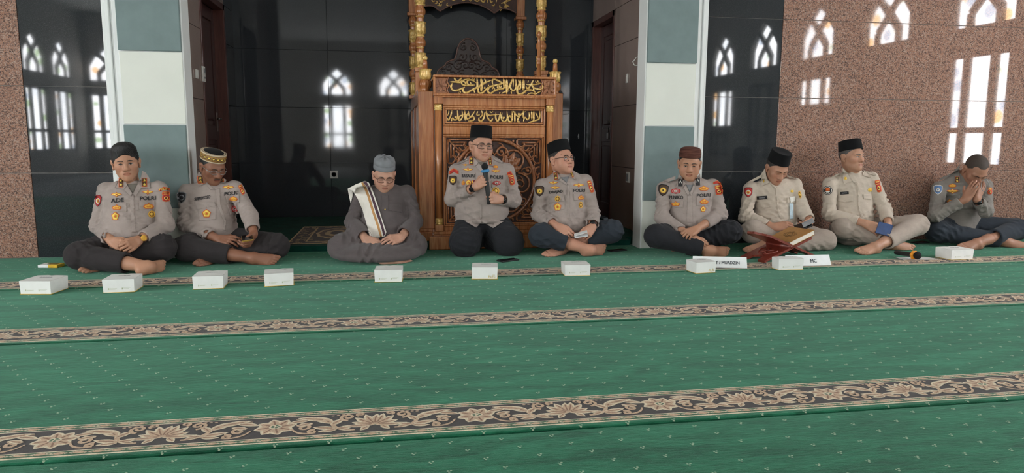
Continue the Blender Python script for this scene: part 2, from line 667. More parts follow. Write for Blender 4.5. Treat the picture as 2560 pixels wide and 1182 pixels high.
# ---- the low platform of the niche, carpeted
b = MB()
E0 = WY + .012
for lo, hi in (((NXL, WY + .162), (NXR, NB - .015)), ((PXL + .02, E0), (PXR - .02, WY + .162))):
    b.box((lo[0], lo[1], -0.014), (hi[0], hi[1], STEP))
mcn, t = new_mat('niche_carpet', (22, 62, 54), 0.95, 0, 0.1)
n = t.noise(14.0, 4.0)
t.link(t.ramp(n, [(0.3, lin((14, 58, 50))), (0.7, lin((22, 76, 64)))]), t.b.inputs['Base Color'])
t.b.inputs['Sheen Weight'].default_value = 0.05
t.bump(t.noise(500.0, 2.0), 0.5, 0.004)
o = struct('floor_niche', b, mcn)

# ---- side and rear walls of the hall with their daylit windows
def window_wall(name, a, c, place, centres, zs=0.55):
    """place(u, v, d) -> xyz, u along wall, v up, d into room. wall from u=a..c with a recess for each window"""
    W2 = 0.47
    zt, za, zb = 1.97, 2.22, 3.12                     # lower light top, arch base, apex
    b = MB()

    def bx(u0, u1, v0, v1, d0=-0.16, d1=0.0):
        P = [place(u0, v0, d0), place(u1, v1, d1)]
        lo = [min(x) for x in zip(*P)]
        hi = [max(x) for x in zip(*P)]
        b.box(lo, hi)
    bx(a, c, -0.014, zs)
    bx(a, c, zb, ZC)
    ed = [a]
    for u in centres:
        ed += [u - W2, u + W2]
    ed.append(c)
    for i in range(0, len(ed), 2):
        bx(ed[i], ed[i + 1], zs, zb)
    for u in centres:
        bx(u - W2, u + W2, zt, za)
        for s in (-1, 1):                             # spandrels of the pointed arch
            tri = [(u + s * W2, za + .42), (u + s * W2, zb), (u, zb), (u + s * 0.24, za + .72)]
            vs = [place(p, q, 0.0) for p, q in tri] + [place(p, q, -0.16) for p, q in tri]
            b.add(vs, [(0, 1, 2, 3), (7, 6, 5, 4), (0, 3, 7, 4), (3, 2, 6, 7), (1, 0, 4, 5), (2, 1, 5, 6)])
    w = struct(name, b, M_REAR)
    return w, (W2, zs, zt, za, zb)


M_FRAME = plain('window_frame_paint', (120, 118, 112), 0.5)


def glow(name, motif):
    m = bpy.data.materials.new(name)
    m.use_nodes = True
    t = NT(m)
    em = t.node('ShaderNodeEmission')
    em.inputs[1].default_value = WINDOW_GLOW
    base = (0.96, 0.97, 1.0, 1)
    if motif:
        # stained flowers: green leaf, orange bloom and blue-grey spots down the pane
        v = t.node('ShaderNodeTexVoronoi')
        v.inputs['Scale'].default_value = 4.2
        t.link(t.pos(), v.inputs['Vector'])
        d = v.outputs['Distance']
        sepc = t.node('ShaderNodeSeparateColor')
        t.link(v.outputs['Color'], sepc.inputs[0])
        colr = t.ramp(sepc.outputs[0], [(0.0, (0.42, 0.55, 0.34)), (0.36, (0.42, 0.55, 0.34)), (0.37, (0.88, 0.55, 0.28)), (0.66, (0.88, 0.55, 0.28)), (0.67, (0.48, 0.55, 0.66)), (1.0, (0.48, 0.55, 0.66))], 'CONSTANT')
        f = t.ramp(d, [(0.30, (1, 1, 1)), (0.42, (0, 0, 0))])
        c = t.mix(f, base, colr)
        t.link(c, em.inputs[0])
    else:
        n = t.noise(3.0, 2.0)
        t.link(t.ramp(n, [(0.3, (0.82, 0.86, 0.92)), (0.7, (0.96, 0.98, 1.0))]), em.inputs[0])
    t.link(em.outputs[0], t.out.inputs[0])
    return m


M_GLOW = glow('daylit_frosted_glass', False)
M_GLOWF = glow('daylit_flowered_glass', True)
WN = [0]


def window(place, u, dims, sill=0.0):
    W2, zs, zt, za, zb = dims
    WN[0] += 1
    w = bpy.data.objects.new('window_%d' % WN[0], None)
    col.objects.link(w)
    w.location = place(u, zs, 0)
    w['kind'] = 'structure'
    fr = MB()

    def bar(u0, v0, u1, v1, h=0.04):
        dx, dy = u1 - u0, v1 - v0
        L = math.hypot(dx, dy)
        nx, ny = -dy / L * h, dx / L * h
        q = [(u0 + nx, v0 + ny), (u1 + nx, v1 + ny), (u1 - nx, v1 - ny), (u0 - nx, v0 - ny)]
        vs = [place(u + x, y, -0.03) for x, y in q] + [place(u + x, y, -0.11) for x, y in q]
        fr.add(vs, [(0, 1, 2, 3), (7, 6, 5, 4), (0, 4, 5, 1), (1, 5, 6, 2), (2, 6, 7, 3), (3, 7, 4, 0)])
    for x in (-W2 + .03, -0.205, 0.205, W2 - .03):
        bar(x, zs, x, zt, 0.055 if abs(x) < .3 else .03)
    for z in (zs + .03, 1.02, zt - .03):
        bar(-W2, z, W2, z, 0.035)
    ap = [(-W2, za), (-W2, za + .42), (-0.24, za + .72), (0, zb)]
    for p, q in zip(ap, ap[1:]):
        bar(p[0], p[1], q[0], q[1], .035)
        bar(-p[0], p[1], -q[0], q[1], .035)
    bar(-W2, za + .03, W2, za + .03, .03)
    for s in (-1, 1):                                  # crossing ribs of the arched light
        bar(s * .215, za, s * .215, za + .22, .05)
        bar(s * .215, za + .22, -s * .24, za + .72, .05)
    fr.build('window_frame', M_FRAME, w)

    def pane(pts, mat):
        n = len(pts)
        vs = [place(u + x, y, -0.068) for x, y in pts] + [place(u + x, y, -0.076) for x, y in pts]
        fs = [tuple(range(n)), tuple(range(2 * n - 1, n - 1, -1))] + [(i, (i + 1) % n, (i + 1) % n + n, i + n) for i in range(n)]
        MB().add(vs, fs).build('pane', mat, w)
    e = W2 - .05
    if sill > zs + .1:                                  # added board, keeps light out of the window's lower part
        q = [place(u - W2 + .01, zs, -0.05), place(u + W2 - .01, min(sill, zt), -0.09)]
        MB().box([min(x) for x in zip(*q)], [max(x) for x in zip(*q)]).build('blocking_board', M_REAR, w)
    for (z0, z1) in ((zs + .05, 1.0), (1.04, zt - .05)):
        z0 = max(z0, sill)
        if z1 - z0 < .1:
            continue
        pane([(-.15, z0), (.15, z0), (.15, z1), (-.15, z1)], M_GLOW)
        for s in (-1, 1):
            pane([(s * .26, z0), (s * e, z0), (s * e, z1), (s * .26, z1)], M_GLOWF)
    pane([(-.165, za + .06), (.165, za + .06), (.165, za + .22), (0, za + .40), (-.165, za + .22)], M_GLOWF)
    for s in (-1, 1):
        pane([(s * .275, za + .06), (s * e, za + .06), (s * e, za + .39), (s * .27, za + .63), (s * .06, za + .50), (s * .275, za + .26)], M_GLOWF)
    pane([(0, za + .56), (.16, za + .70), (0, zb - .06), (-.16, za + .70)], M_GLOW)


pR = lambda u, v, d: (XR - d, u, v)
pL = lambda u, v, d: (XL + d, u, v)
pB = lambda u, v, d: (u, YB + d, v)
cR = [-6.66, -4.96, -3.26, -1.56, 0.14, 1.84, 3.54]
cL = [-6.9, -5.6, -2.2, -0.5, 1.2, 2.9]
cB = [-6.95, -1.74, 0.05]
w, dims = window_wall('wall_right', YB, WY, pR, cR)
for u in cR:
    window(pR, u, dims, {1.84: 3.0, 0.14: 1.5, -1.56: 3.0, -3.26: 1.2}.get(u, 0))
w, dims = window_wall('wall_left', YB, WY, pL, cL)
for u in cL:
    window(pL, u, dims)
w, dims = window_wall('wall_rear', XL, XR, pB, cB)
for u in cB:
    window(pB, u, dims, 3.0 if u == 0.05 else 0.0)

# ================================================================== CARPETS
def carpet_mat():
    m, t = new_mat('green_carpet', (30, 110, 82), 0.95, 0, 0.15)
    p = t.pos()
    s = t.node('ShaderNodeSeparateXYZ')
    t.link(p, s.inputs[0])
    x, y = s.outputs[0], s.outputs[1]
    # scattered little woven sprigs on a slanted lattice
    ry = t.math('DIVIDE', y, 0.060)
    row = t.math('FLOOR', ry)
    fy = t.math('MULTIPLY', t.math('SUBTRACT', t.math('FRACT', ry), 0.5), 0.060)
    xx = t.math('DIVIDE', t.math('ADD', x, t.math('MULTIPLY', row, 0.0452)), 0.152)
    fx = t.math('MULTIPLY', t.math('SUBTRACT', t.math('FRACT', xx), 0.5), 0.152)
    def dot(cx, cy, r):
        dx = t.math('SUBTRACT', fx, cx)
        dy = t.math('SUBTRACT', fy, cy)
        d = t.math('ADD', t.math('MULTIPLY', dx, dx), t.math('MULTIPLY', dy, dy))
        return t.math('LESS_THAN', d, r * r)
    d = t.math('MAXIMUM', t.math('MAXIMUM', dot(-.0045, .003, .0028), dot(.0045, .005, .0034)), dot(-.001, -.004, .0036))
    dk = dot(-.004, -.010, .0045)  # shadow beside each sprig, put into the pile colour
    # brushed pile: long soft streaks and patches of nap direction
    v1 = t.mapped((1.1, 4.5, 1), rot=(0, 0, 0.12))
    n1 = t.noise(2.4, 7.0, 0.66, v1, 0.8)
    v2 = t.mapped((22, 120, 1), rot=(0, 0, 0.15))
    n2 = t.noise(1.0, 3.0, 0.6, v2)
    f = t.math('ADD', t.math('MULTIPLY', n1, 0.72), t.math('MULTIPLY', n2, 0.28))
    c = t.ramp(f, [(0.36, lin((8, 56, 38))), (0.46, lin((16, 78, 53))), (0.54, lin((26, 95, 67))), (0.66, lin((42, 116, 86)))])
    c = t.mix(t.math('MULTIPLY', dk, 0.6), c, lin4((16, 56, 44)))
    c = t.mix(t.math('MULTIPLY', d, 0.5), c, lin4((206, 212, 184)))
    t.link(c, t.b.inputs['Base Color'])
    t.b.inputs['Sheen Weight'].default_value = 0.38
    t.b.inputs['Sheen Roughness'].default_value = 0.4
    t.b.inputs['Sheen Tint'].default_value = (0.45, 0.9, 0.68, 1)
    n3 = t.noise(420.0, 2.0)
    h = t.math('ADD', t.math('MULTIPLY', n2, 0.6), t.math('MULTIPLY', n3, 0.5))
    t.bump(h, 0.6, 0.006)
    return m


M_CARPET = carpet_mat()


def pile(name, rgb, var=0.08):
    m, t = new_mat(name, rgb, 0.95, 0, 0.1)
    n = t.noise(160.0, 3.0)
    t.link(t.ramp(n, [(0.3, lin(tuple(v * (1 - var) for v in rgb))), (0.7, lin(tuple(min(255, v * (1 + var)) for v in rgb)))]), t.b.inputs['Base Color'])
    t.b.inputs['Sheen Weight'].default_value = 0.2
    t.bump(t.noise(500.0, 2.0), 0.5, 0.003)
    return m


M_BDARK = pile('border_dark_pile', (46, 38, 36))
M_BCREAM = pile('border_cream_pile', (222, 206, 178))
M_BBEIGE = pile('border_beige_pile', (200, 168, 138))
M_BTAN = pile('border_tan_pile', (140, 102, 78))
M_BGREEN = pile('border_green_pile', (44, 92, 56))
M_CEDGE = pile('carpet_edge_green', (20, 84, 66))

PER = 0.62                                            # length of one repeat of the border ornament


def ornament():
    """one repeat of the border's floral scroll, flat woven shapes, x 0..PER, y -0.075..0.075; layered in z"""
    b = MB()
    z0 = 0.0012
    cnt = [0]

    def Z(lay):
        cnt[0] += 1
        return z0 + lay * 0.0003 + cnt[0] * 0.000006

    def rib(pts, w, mi=0, lay=0):
        vs, fs = ribbon2d(pts, w)
        zz = Z(lay)
        b.add([(x, y, zz) for x, y in vs], [f[::-1] for f in fs], mi)

    def poly(pts, mi=0, lay=0):
        cx = sum(p[0] for p in pts) / len(pts)
        cy = sum(p[1] for p in pts) / len(pts)
        n = len(pts)
        zz = Z(lay)
        b.add([(cx, cy, zz)] + [(x, y, zz) for x, y in pts], [(0, 1 + i, 1 + (i + 1) % n) for i in range(n)], mi)

    def leaf(x, y, ang, L, W, mi=0, lay=0, curl=0.0):
        pts = []
        for i in range(9):
            t = i / 8
            a = ang + curl * t
            pts.append((x, y))
            x += math.cos(a) * L / 8
            y += math.sin(a) * L / 8
        W *= 1.3
        rib(pts, [W * .35, W * .85, W, W * .9, W * .6, W * .05], 2, lay)
        rib(pts[:8], [W * .2, W * .52, W * .62, W * .55, W * .34, W * .05], mi, lay + .5)
        rib(pts[1:7], W * 0.13, 1, lay + 1)

    def curl(x, y, r, a0, turns, w):
        rib(spiral((x, y), r, r * .12, a0, turns, 20), [w * 1.4, w * 1.3, w * 1.2, w * 1.7], 0, 1)
    # rosette at the repeat's start (drawn whole at x=0.09)
    rx = 0.09
    for k in range(8):
        a = k * PI / 4 + 0.2
        leaf(rx + .012 * math.cos(a), .009 * math.sin(a), a, 0.052, 0.034, 0, 1, 0.15)
    poly([(rx + .020 * math.cos(a), .016 * math.sin(a)) for a in np.linspace(0, 2 * PI, 13)[:-1]], 2, 4)
    for k in range(5):
        a = k * 2 * PI / 5
        poly([(rx + .010 * math.cos(a) + .005 * math.cos(q), .008 * math.sin(a) + .004 * math.sin(q)) for q in np.linspace(0, 2 * PI, 7)[:-1]], 3, 5)
    # palmette in the middle
    px, py = 0.39, -0.02
    for k, a in enumerate(np.radians([12, 40, 66, 92, 118, 144, 170])):
        L = (0.075, 0.085, 0.085, 0.08, 0.085, 0.085, 0.075)[k]
        leaf(px, py, a, L, 0.026, 0, 1, 0.25 if a < PI / 2 else -0.25)
    leaf(px, py, -0.25, 0.10, 0.020, 0, 1, 0.5)
    leaf(px, py, PI + .25, 0.10, 0.020, 0, 1, -0.5)
    leaf(px - .02, py - .012, -2.2, 0.04, 0.018)
    leaf(px + .02, py - .012, -0.9, 0.04, 0.018)
    # acanthus sprays and scrolls either side, mirrored about the palmette
    for s in (-1, 1):
        X = lambda d: px + s * d
        A = lambda a: a if s > 0 else PI - a
        rib(bez((X(.06), -.055), (X(.10), -.06), (X(.13), -.03), (X(.135), .02), 10) + bez((X(.135), .02), (X(.14), .05), (X(.19), .055), (X(.245), .05), 8)[1:], [.010, .012, .014, .010, .004], 0, 0)
        leaf(X(.135), .005, A(.95), .085, .030, 0, 1, -s * .8)
        leaf(X(.150), .030, A(.35), .095, .026, 0, 2, -s * .1)
        leaf(X(.130), -.01, A(2.0), .055, .022, 0, 1, s * .6)
        leaf(X(.120), -.035, A(.1), .070, .022, 0, 1, s * .3)
        leaf(X(.115), -.045, A(-.35), .055, .018, 0, 2, s * .4)
        leaf(X(.115), -.04, A(2.9), .045, .018, 0, 1, s * .4)
        curl(X(.085), .045, .028, A(-1.6), s * 1.35, .0085)
        curl(X(.045), .062, .016, A(-1.2), s * 1.2, .007)
        curl(X(.215), -.018, .026, A(.6), s * 1.3, .0085)
        curl(X(.185), -.052, .017, A(2.0), -s * 1.3, .0075)
        rib(bez((X(.25), -.02), (X(.235), -.065), (X(.20), -.07), (X(.175), -.062), 8), [.006, .010, .006], 0, 0)
        leaf(X(.20), .040, A(-.2), .075, .020, 0, 1, -s * .3)
        leaf(X(.235), -.005, A(2.6), .05, .018, 0, 1, s * .4)
        leaf(X(.07), -.055, A(.3), .05, .016, 0, 1, s * .5)
        for k in range(4):
            q = .085 + .016 * k
            poly([(X(q) + .0055 * math.cos(a), .069 - .002 * k + .004 * math.sin(a)) for a in np.linspace(0, 2 * PI, 9)[:-1]])
        for k in range(3):
            q = .195 + .014 * k
            poly([(X(q) + .005 * math.cos(a), .006 + .004 * k + .004 * math.sin(a)) for a in np.linspace(0, 2 * PI, 9)[:-1]])
    return b


def make_carpet(y0, y1, label, with_band=True, nm='prayer_carpet'):
    c = thing(nm, label, 'carpet', (0, (y0 + y1) / 2, -0.014), 'prayer carpet rolls')
    g = 0.011
    xa, xb = XL + .02, XR - .02
    ya, yb = y0 + g, y1 - 0.002
    # body with a rounded front lip
    prof = [(ya + .012, -0.0135), (ya, -0.010), (ya + .001, -0.004), (ya + .006, -0.0008), (ya + .014, 0.0), (yb - .006, 0.0), (yb, -0.004), (yb, -0.0135)]
    b0, b1 = y0 + 0.036, y0 + 0.262
    MB().prism([(p, q) for p, q in prof], 'x', xa, xb).build('pile_field', M_CARPET, c)
    if not with_band:
        return c
    bands = []
    for (p, q, m) in ((b0, b0 + .006, M_BCREAM), (b0 + .006, b0 + .031, M_BGREEN), (b0 + .031, b0 + .036, M_BCREAM), (b0 + .036, b1 - .036, M_BDARK),
                      (b1 - .036, b1 - .031, M_BCREAM), (b1 - .031, b1 - .006, M_BGREEN), (b1 - .006, b1, M_BCREAM)):
        bands.append(MB().box((xa, p, -0.004), (xb, q, 0.0010)).build('border_band', m, c))
    return c


orn_mesh = None


def carpet_ornament(c, y0, x0, x1, phase):
    """ornament repeats and chain lozenges laid along the border"""
    global orn_mesh
    b0, b1 = y0 + 0.036, y0 + 0.262
    yc = (b0 + b1) / 2
    if orn_mesh is None:
        o = ornament().build('scroll_ornament', [M_BBEIGE, M_BTAN, M_BCREAM, M_BGREEN])
        me = o.data
        bpy.data.objects.remove(o)
        orn_mesh = me
    n = int((x1 - x0) / PER) + 2
    k0 = math.floor((x0 - phase) / PER)
    for k in range(k0, k0 + n):
        o = bpy.data.objects.new('scroll_ornament', orn_mesh)
        col.objects.link(o)
        o.parent = c
        o.location = (phase + k * PER, yc - c.location.y, 0.014)
    b = MB()
    st = 0.0505
    for yy in (b0 + .019, b1 - .019):
        x = x0
        while x < x1:
            pts = [(x + .016 * math.cos(a), yy + .0085 * math.sin(a)) for a in np.linspace(0, 2 * PI, 9)[:-1]]
            b.add([(p, q, 0.0016) for p, q in pts], [tuple(range(8))], 0)
            for s in (-1, 1):
                vs, fs = ribbon2d([(x + .014, yy - s * .004), (x + .025, yy + s * .001), (x + .037, yy + s * .005)], .0035)
                b.add([(p, q, 0.0013) for p, q in vs], [f[::-1] for f in fs], 1)
            x += st
    o = b.build('chain_edging', [M_BBEIGE, M_BCREAM], c)
    o['kind'] = 'stuff'


SEAMS = [(-1.64, -0.43), (-0.43, 0.78), (0.78, 1.99), (1.99, 3.215), (3.215, 4.40), (4.40, 5.60)]
cl = {2: 'green prayer carpet roll nearest the viewer at the bottom edge',
      3: 'green prayer carpet roll with wide scroll border across the foreground',
      4: 'green prayer carpet roll between the white boxes and the foreground roll',
      5: 'green prayer carpet roll the men sit on along the wall'}
for i, (a, c_) in enumerate(SEAMS):
    if i < 1:
        continue
    if i == 5:
        c = thing('prayer_carpet', cl[5], 'carpet', (0, 5.0, -0.014), 'prayer carpet rolls')
        # last roll stops against the pillars, the walls and the platform
        ya = a + .007
        prof = [(ya + .012, -0.0135), (ya, -0.010), (ya + .001, -0.004), (ya + .006, -0.0008), (ya + .014, 0.0), (PF + .0, 0.0), (PF, -0.0135)]
        b = MB().prism(prof, 'x', XL + .02, XR - .02)
        for (x0, x1, y1) in ((XL + .02, PXL - .56, WY - .016), (PXL + .01, 0.16, WY + .010), (0.16, 1.45, WY - .045), (1.45, PXR - .01, WY + .010), (PXR + .56, XR - .02, WY - .016)):
            b.box((x0, PF, -0.0135), (x1, y1, 0.0))
        b.build('pile_field', M_CARPET, c)
        b0, b1 = a + 0.036, a + 0.262
        for (p, q, m) in ((b0, b0 + .006, M_BCREAM), (b0 + .006, b0 + .031, M_BGREEN), (b0 + .031, b0 + .036, M_BCREAM), (b0 + .036, b1 - .036, M_BDARK),
                          (b1 - .036, b1 - .031, M_BCREAM), (b1 - .031, b1 - .006, M_BGREEN), (b1 - .006, b1, M_BCREAM)):
            MB().box((XL + .02, p, -0.004), (XR - .02, q, 0.0010)).build('border_band', m, c)
    else:
        c = make_carpet(a, c_, cl.get(i, 'green prayer carpet roll behind the viewer'))
    if i >= 3:
        carpet_ornament(c, a, (-2.1, -2.9, -3.6)[i - 3], (2.9, 4.2, 5.4)[i - 3], -1.081 + 0.17 * (i - 3))

# ================================================================== PULPIT
M_TEAK = wood('carved_teak', (130, 74, 40), (178, 112, 66), (208, 148, 98), 0.26, 0.45, (30, 30, 2.0))
M_TEAKD = wood('shade_toned_teak', (44, 22, 14), (64, 34, 22), (84, 48, 32), 0.4, 0.1, (20, 20, 3))  # shade of the hollows behind lettering and fretwork, put into the colour
M_TEAKC = wood('scrollwork_teak', (112, 64, 38), (158, 98, 62), (194, 136, 96), 0.24, 0.5, (40, 40, 12))
M_CREST = wood('walnut_crest', (30, 17, 13), (46, 27, 21), (66, 42, 34), 0.3, 0.3, (40, 40, 12))
M_CRESTB = wood('pale_walnut_edge', (88, 62, 54), (112, 82, 72), (136, 104, 92), 0.3, 0.3, (30, 30, 10))
mg, tg = new_mat('gold_leaf', (214, 160, 58), 0.32, 0.18, 0.6)
ng = tg.noise(60.0, 4.0)
tg.link(tg.ramp(ng, [(0.3, lin((184, 136, 62))), (0.55, lin((230, 190, 110))), (0.75, lin((250, 230, 172)))]), tg.b.inputs['Base Color'])
tg.bump(tg.noise(150.0, 3.0), 0.25, 0.003)
M_GOLD = mg

PU = thing('pulpit', 'tall carved teak pulpit with gilded lettering behind the man with the microphone', 'pulpit', (0.805, 5.60, STEP))
PU.rotation_euler = (0, 0, math.radians(0.5))


def pbuild(b, name, mat, parent=None, smooth=None):
    o = b.build(name, mat, None, smooth)
    o.parent = parent or PU
    return o


HW = 0.557
ZB = -STEP


def pbox(name, lo, hi, mat=None, bevel=0.004, parent=None):
    return pbuild(MB().box(lo, hi, bevel=bevel), name, mat or M_TEAK, parent)


# plinth in steps, front skirt reaching down past the platform edge
SY = 0.17                                             # the corner stiles stand back from the front
pbox('plinth', (-.50, .014, 0.0), (.50, SY + .02, .075))
pbox('plinth', (-HW - .05, SY - .02, 0.0), (HW + .05, 2.06, .075))
pbox('plinth_skirt', (-.535, -.030, ZB + .001), (.535, .010, .06))
pbox('plinth_moulding', (-.495, -.012, .075), (.495, SY, .10))
pbox('plinth_moulding', (-HW - .04, SY - .008, .075), (HW + .04, 2.04, .10))
for s in (-1, 1):
    a, c = sorted((s * (HW + .04), s * .478))
    pbox('corner_stile', (a, SY, .10), (c, SY + .09, 1.215))
    a, c = sorted((s * .478, s * .455))
    pbox('front_return', (a, .052, .10), (c, SY + .02, 1.17))
    a, c = sorted((s * (HW + .028), s * (HW - .01)))
    sp = pbox('side_panel', (a, SY + .09, .10), (c, 2.0, 1.205))
    a, c = sorted((s * (HW + .04), s * (HW + .027)))
    for (y0, y1, z0, z1) in ((.26, .33, .10, 1.21), (1.93, 2.0, .10, 1.21), (.33, 1.93, .10, .19), (.33, 1.93, 1.12, 1.21), (1.08, 1.15, .19, 1.12)):
        pbox('panel_frame', (a, y0, z0), (c, y1, z1), parent=sp)
    # fluted half column with gilded rings
    xc = s * 0.450
    cb = pbuild(MB().lathe([(.026, .17), (.026, 1.07)], (xc, .012, 0), 32, flute=.06, nfl=14), 'half_column', M_TEAK)
    rings = [(.027, 0), (.031, .003), (.031, .012), (.027, .016), (.031, .020), (.031, .030), (.027, .034), (.030, .038), (.030, .046), (.026, .05)]
    for z in (.155, 1.055):
        pbuild(MB().lathe(rings, (xc, .012, z), 24), 'gilded_ring', M_GOLD, cb)
    pbox('column_block', (xc - .034, -.022, 1.105), (xc + .034, .05, 1.17), parent=cb)
    pbox('column_block', (xc - .034, -.022, .10), (xc + .034, .05, .155), parent=cb)
# back of the front, rails and frames
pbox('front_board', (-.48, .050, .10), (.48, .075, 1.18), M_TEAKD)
pbox('rail', (-.414, .010, 1.095), (.414, .05, 1.17))
pbox('rail', (-.414, .004, .872), (.414, .05, .935))
pbox('rail', (-.414, .006, .10), (.414, .05, .135))


def frame(name, x0, x1, z0, z1, w, y0, y1, mat=None):
    for (a, c, d, e) in ((x0, x1, z1 - w, z1), (x0, x1, z0, z0 + w), (x0, x0 + w, z0 + w, z1 - w), (x1 - w, x1, z0 + w, z1 - w)):
        pbox(name, (a, y0, d), (c, y1, e), mat, 0.003)


frame('inner_frame', -.414, .414, .937, 1.093, .014, .006, .05)
frame('lettering_frame', -.396, .396, .955, 1.078, .014, .016, .05)
frame('inner_frame', -.414, .414, .137, .870, .014, .004, .05)
frame('carving_frame', -.398, .398, .152, .856, .010, .014, .05)
# top lettering bar standing forward
ZT0, ZT1 = 1.170, 1.328
frame('top_bar_frame', -.490, .490, ZT0, ZT1, .017, -.045, .015)
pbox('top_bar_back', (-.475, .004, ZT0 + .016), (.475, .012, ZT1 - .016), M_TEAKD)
pbox('top_bar_lip', (-.486, -.036, ZT0 - .012), (.486, .02, ZT0))
pbox('desk_top', (-.49, .016, ZT1 - .03), (.49, .30, ZT1 - .012))


def smooth_path(pts, per=5):
    P = [np.array(p, float) for p in pts]
    if len(P) == 2:
        return [tuple(P[0] + (P[1] - P[0]) * i / per) for i in range(per + 1)]
    out = []
    Q = [2 * P[0] - P[1]] + P + [2 * P[-1] - P[-2]]
    for i in range(1, len(Q) - 2):
        for k in range(per):
            t = k / per
            a, b_, c, d = Q[i - 1], Q[i], Q[i + 1], Q[i + 2]
            out.append(tuple(0.5 * ((2 * b_) + (c - a) * t + (2 * a - 5 * b_ + 4 * c - d) * t * t + (3 * b_ - a - 3 * c + d) * t ** 3)))
    out.append(tuple(P[-1]))
    return out


def strokes_mesh(strokes, f, depth):
    """calligraphic strokes: rounded ribbons with a swelling middle and tapered ends"""
    b = MB()
    for pts, w in strokes:
        sp = smooth_path(pts)
        n = len(sp)
        q = [f(p) for p in sp]
        k = f.k
        R = []
        for i in range(n):
            t = i / (n - 1)
            R.append(max(0.25, min(1.0, 5 * t + .35, 5 * (1 - t) + .35)) * w * 1.32 * k / 2)
        b.tube([(x, y, z) for x, y, z in q], R, 8, flat=depth, up=(0, 1, 0))
    return b


TOP = [([(2045, 120), (2050, 165), (2075, 165), (2085, 130), (2100, 165), (2125, 160)], 16), ([(2150, 180), (2080, 200), (1990, 215), (1860, 215)], 24),
       ([(2165, 180), (2185, 240), (2170, 290), (2110, 300), (2060, 290), (2010, 275), (1975, 240), (1990, 190)], 28), ([(1850, 240), (1890, 300), (1950, 210), (2000, 120)], 26),
       ([(2000, 250), (2010, 330), (2040, 370)], 24), ([(2030, 350), (1960, 320), (1880, 320), (1800, 380), (1730, 405), (1690, 385), (1680, 320), (1700, 250), (1720, 190), (1700, 120)], 32),
       ([(1800, 110), (1805, 220), (1800, 330)], 40), ([(1735, 115), (1745, 200), (1740, 290), (1710, 300), (1690, 250)], 28),
       ([(1650, 110), (1655, 220), (1645, 300), (1600, 340), (1560, 310), (1545, 250), (1570, 150), (1600, 120), (1600, 260)], 28),
       ([(1560, 150), (1520, 260), (1480, 320), (1455, 260), (1440, 180), (1410, 110)], 28), ([(1470, 115), (1480, 240), (1470, 410)], 32),
       ([(1405, 105), (1410, 200), (1415, 290), (1330, 310), (1230, 350), (1170, 395), (1120, 385), (1105, 330), (1150, 270), (1250, 240), (1380, 200), (1300, 150), (1220, 120), (1190, 170), (1210, 240)], 30),
       ([(1290, 240), (1290, 290), (1320, 290), (1325, 245), (1350, 290), (1370, 240)], 16), ([(1190, 320), (1215, 280), (1240, 320), (1210, 330)], 18),
       ([(1110, 270), (1060, 330), (1000, 390), (940, 395), (915, 350), (925, 290), (980, 230), (1060, 190), (1180, 140)], 30), ([(970, 110), (985, 220), (975, 370)], 38),
       ([(1040, 110), (1060, 180), (1000, 240)], 24), ([(895, 100), (900, 200), (895, 280), (830, 320), (760, 360), (690, 395), (640, 380), (625, 320), (660, 280)], 32),
       ([(880, 200), (800, 150), (730, 150), (700, 190), (740, 240), (850, 240)], 26), ([(860, 240), (760, 250), (650, 250), (600, 220), (610, 180), (660, 190), (680, 240)], 26),
       ([(640, 290), (560, 330), (480, 355), (420, 340), (395, 280), (420, 210)], 30), ([(370, 190), (470, 190), (560, 200), (610, 160), (750, 120)], 24),
       ([(450, 110), (520, 180), (600, 110)], 30), ([(1370, 400), (1440, 360), (1530, 340)], 20), ([(1880, 410), (1960, 380), (2050, 400)], 20), ([(2020, 410), (2090, 370), (2160, 330)], 20),
       ([(830, 330), (850, 395)], 22), ([(1560, 345), (1570, 405)], 20), ([(1050, 270), (1030, 310)], 22), ([(1115, 225), (1125, 260)], 18), ([(1340, 370), (1330, 405)], 20),
       ([(540, 370), (575, 370), (560, 410), (530, 390)], 16), ([(760, 180), (780, 225)], 18), ([(330, 260), (390, 262)], 14), ([(810, 110), (830, 140), (860, 112)], 16), ([(1900, 130), (1890, 180)], 16)]
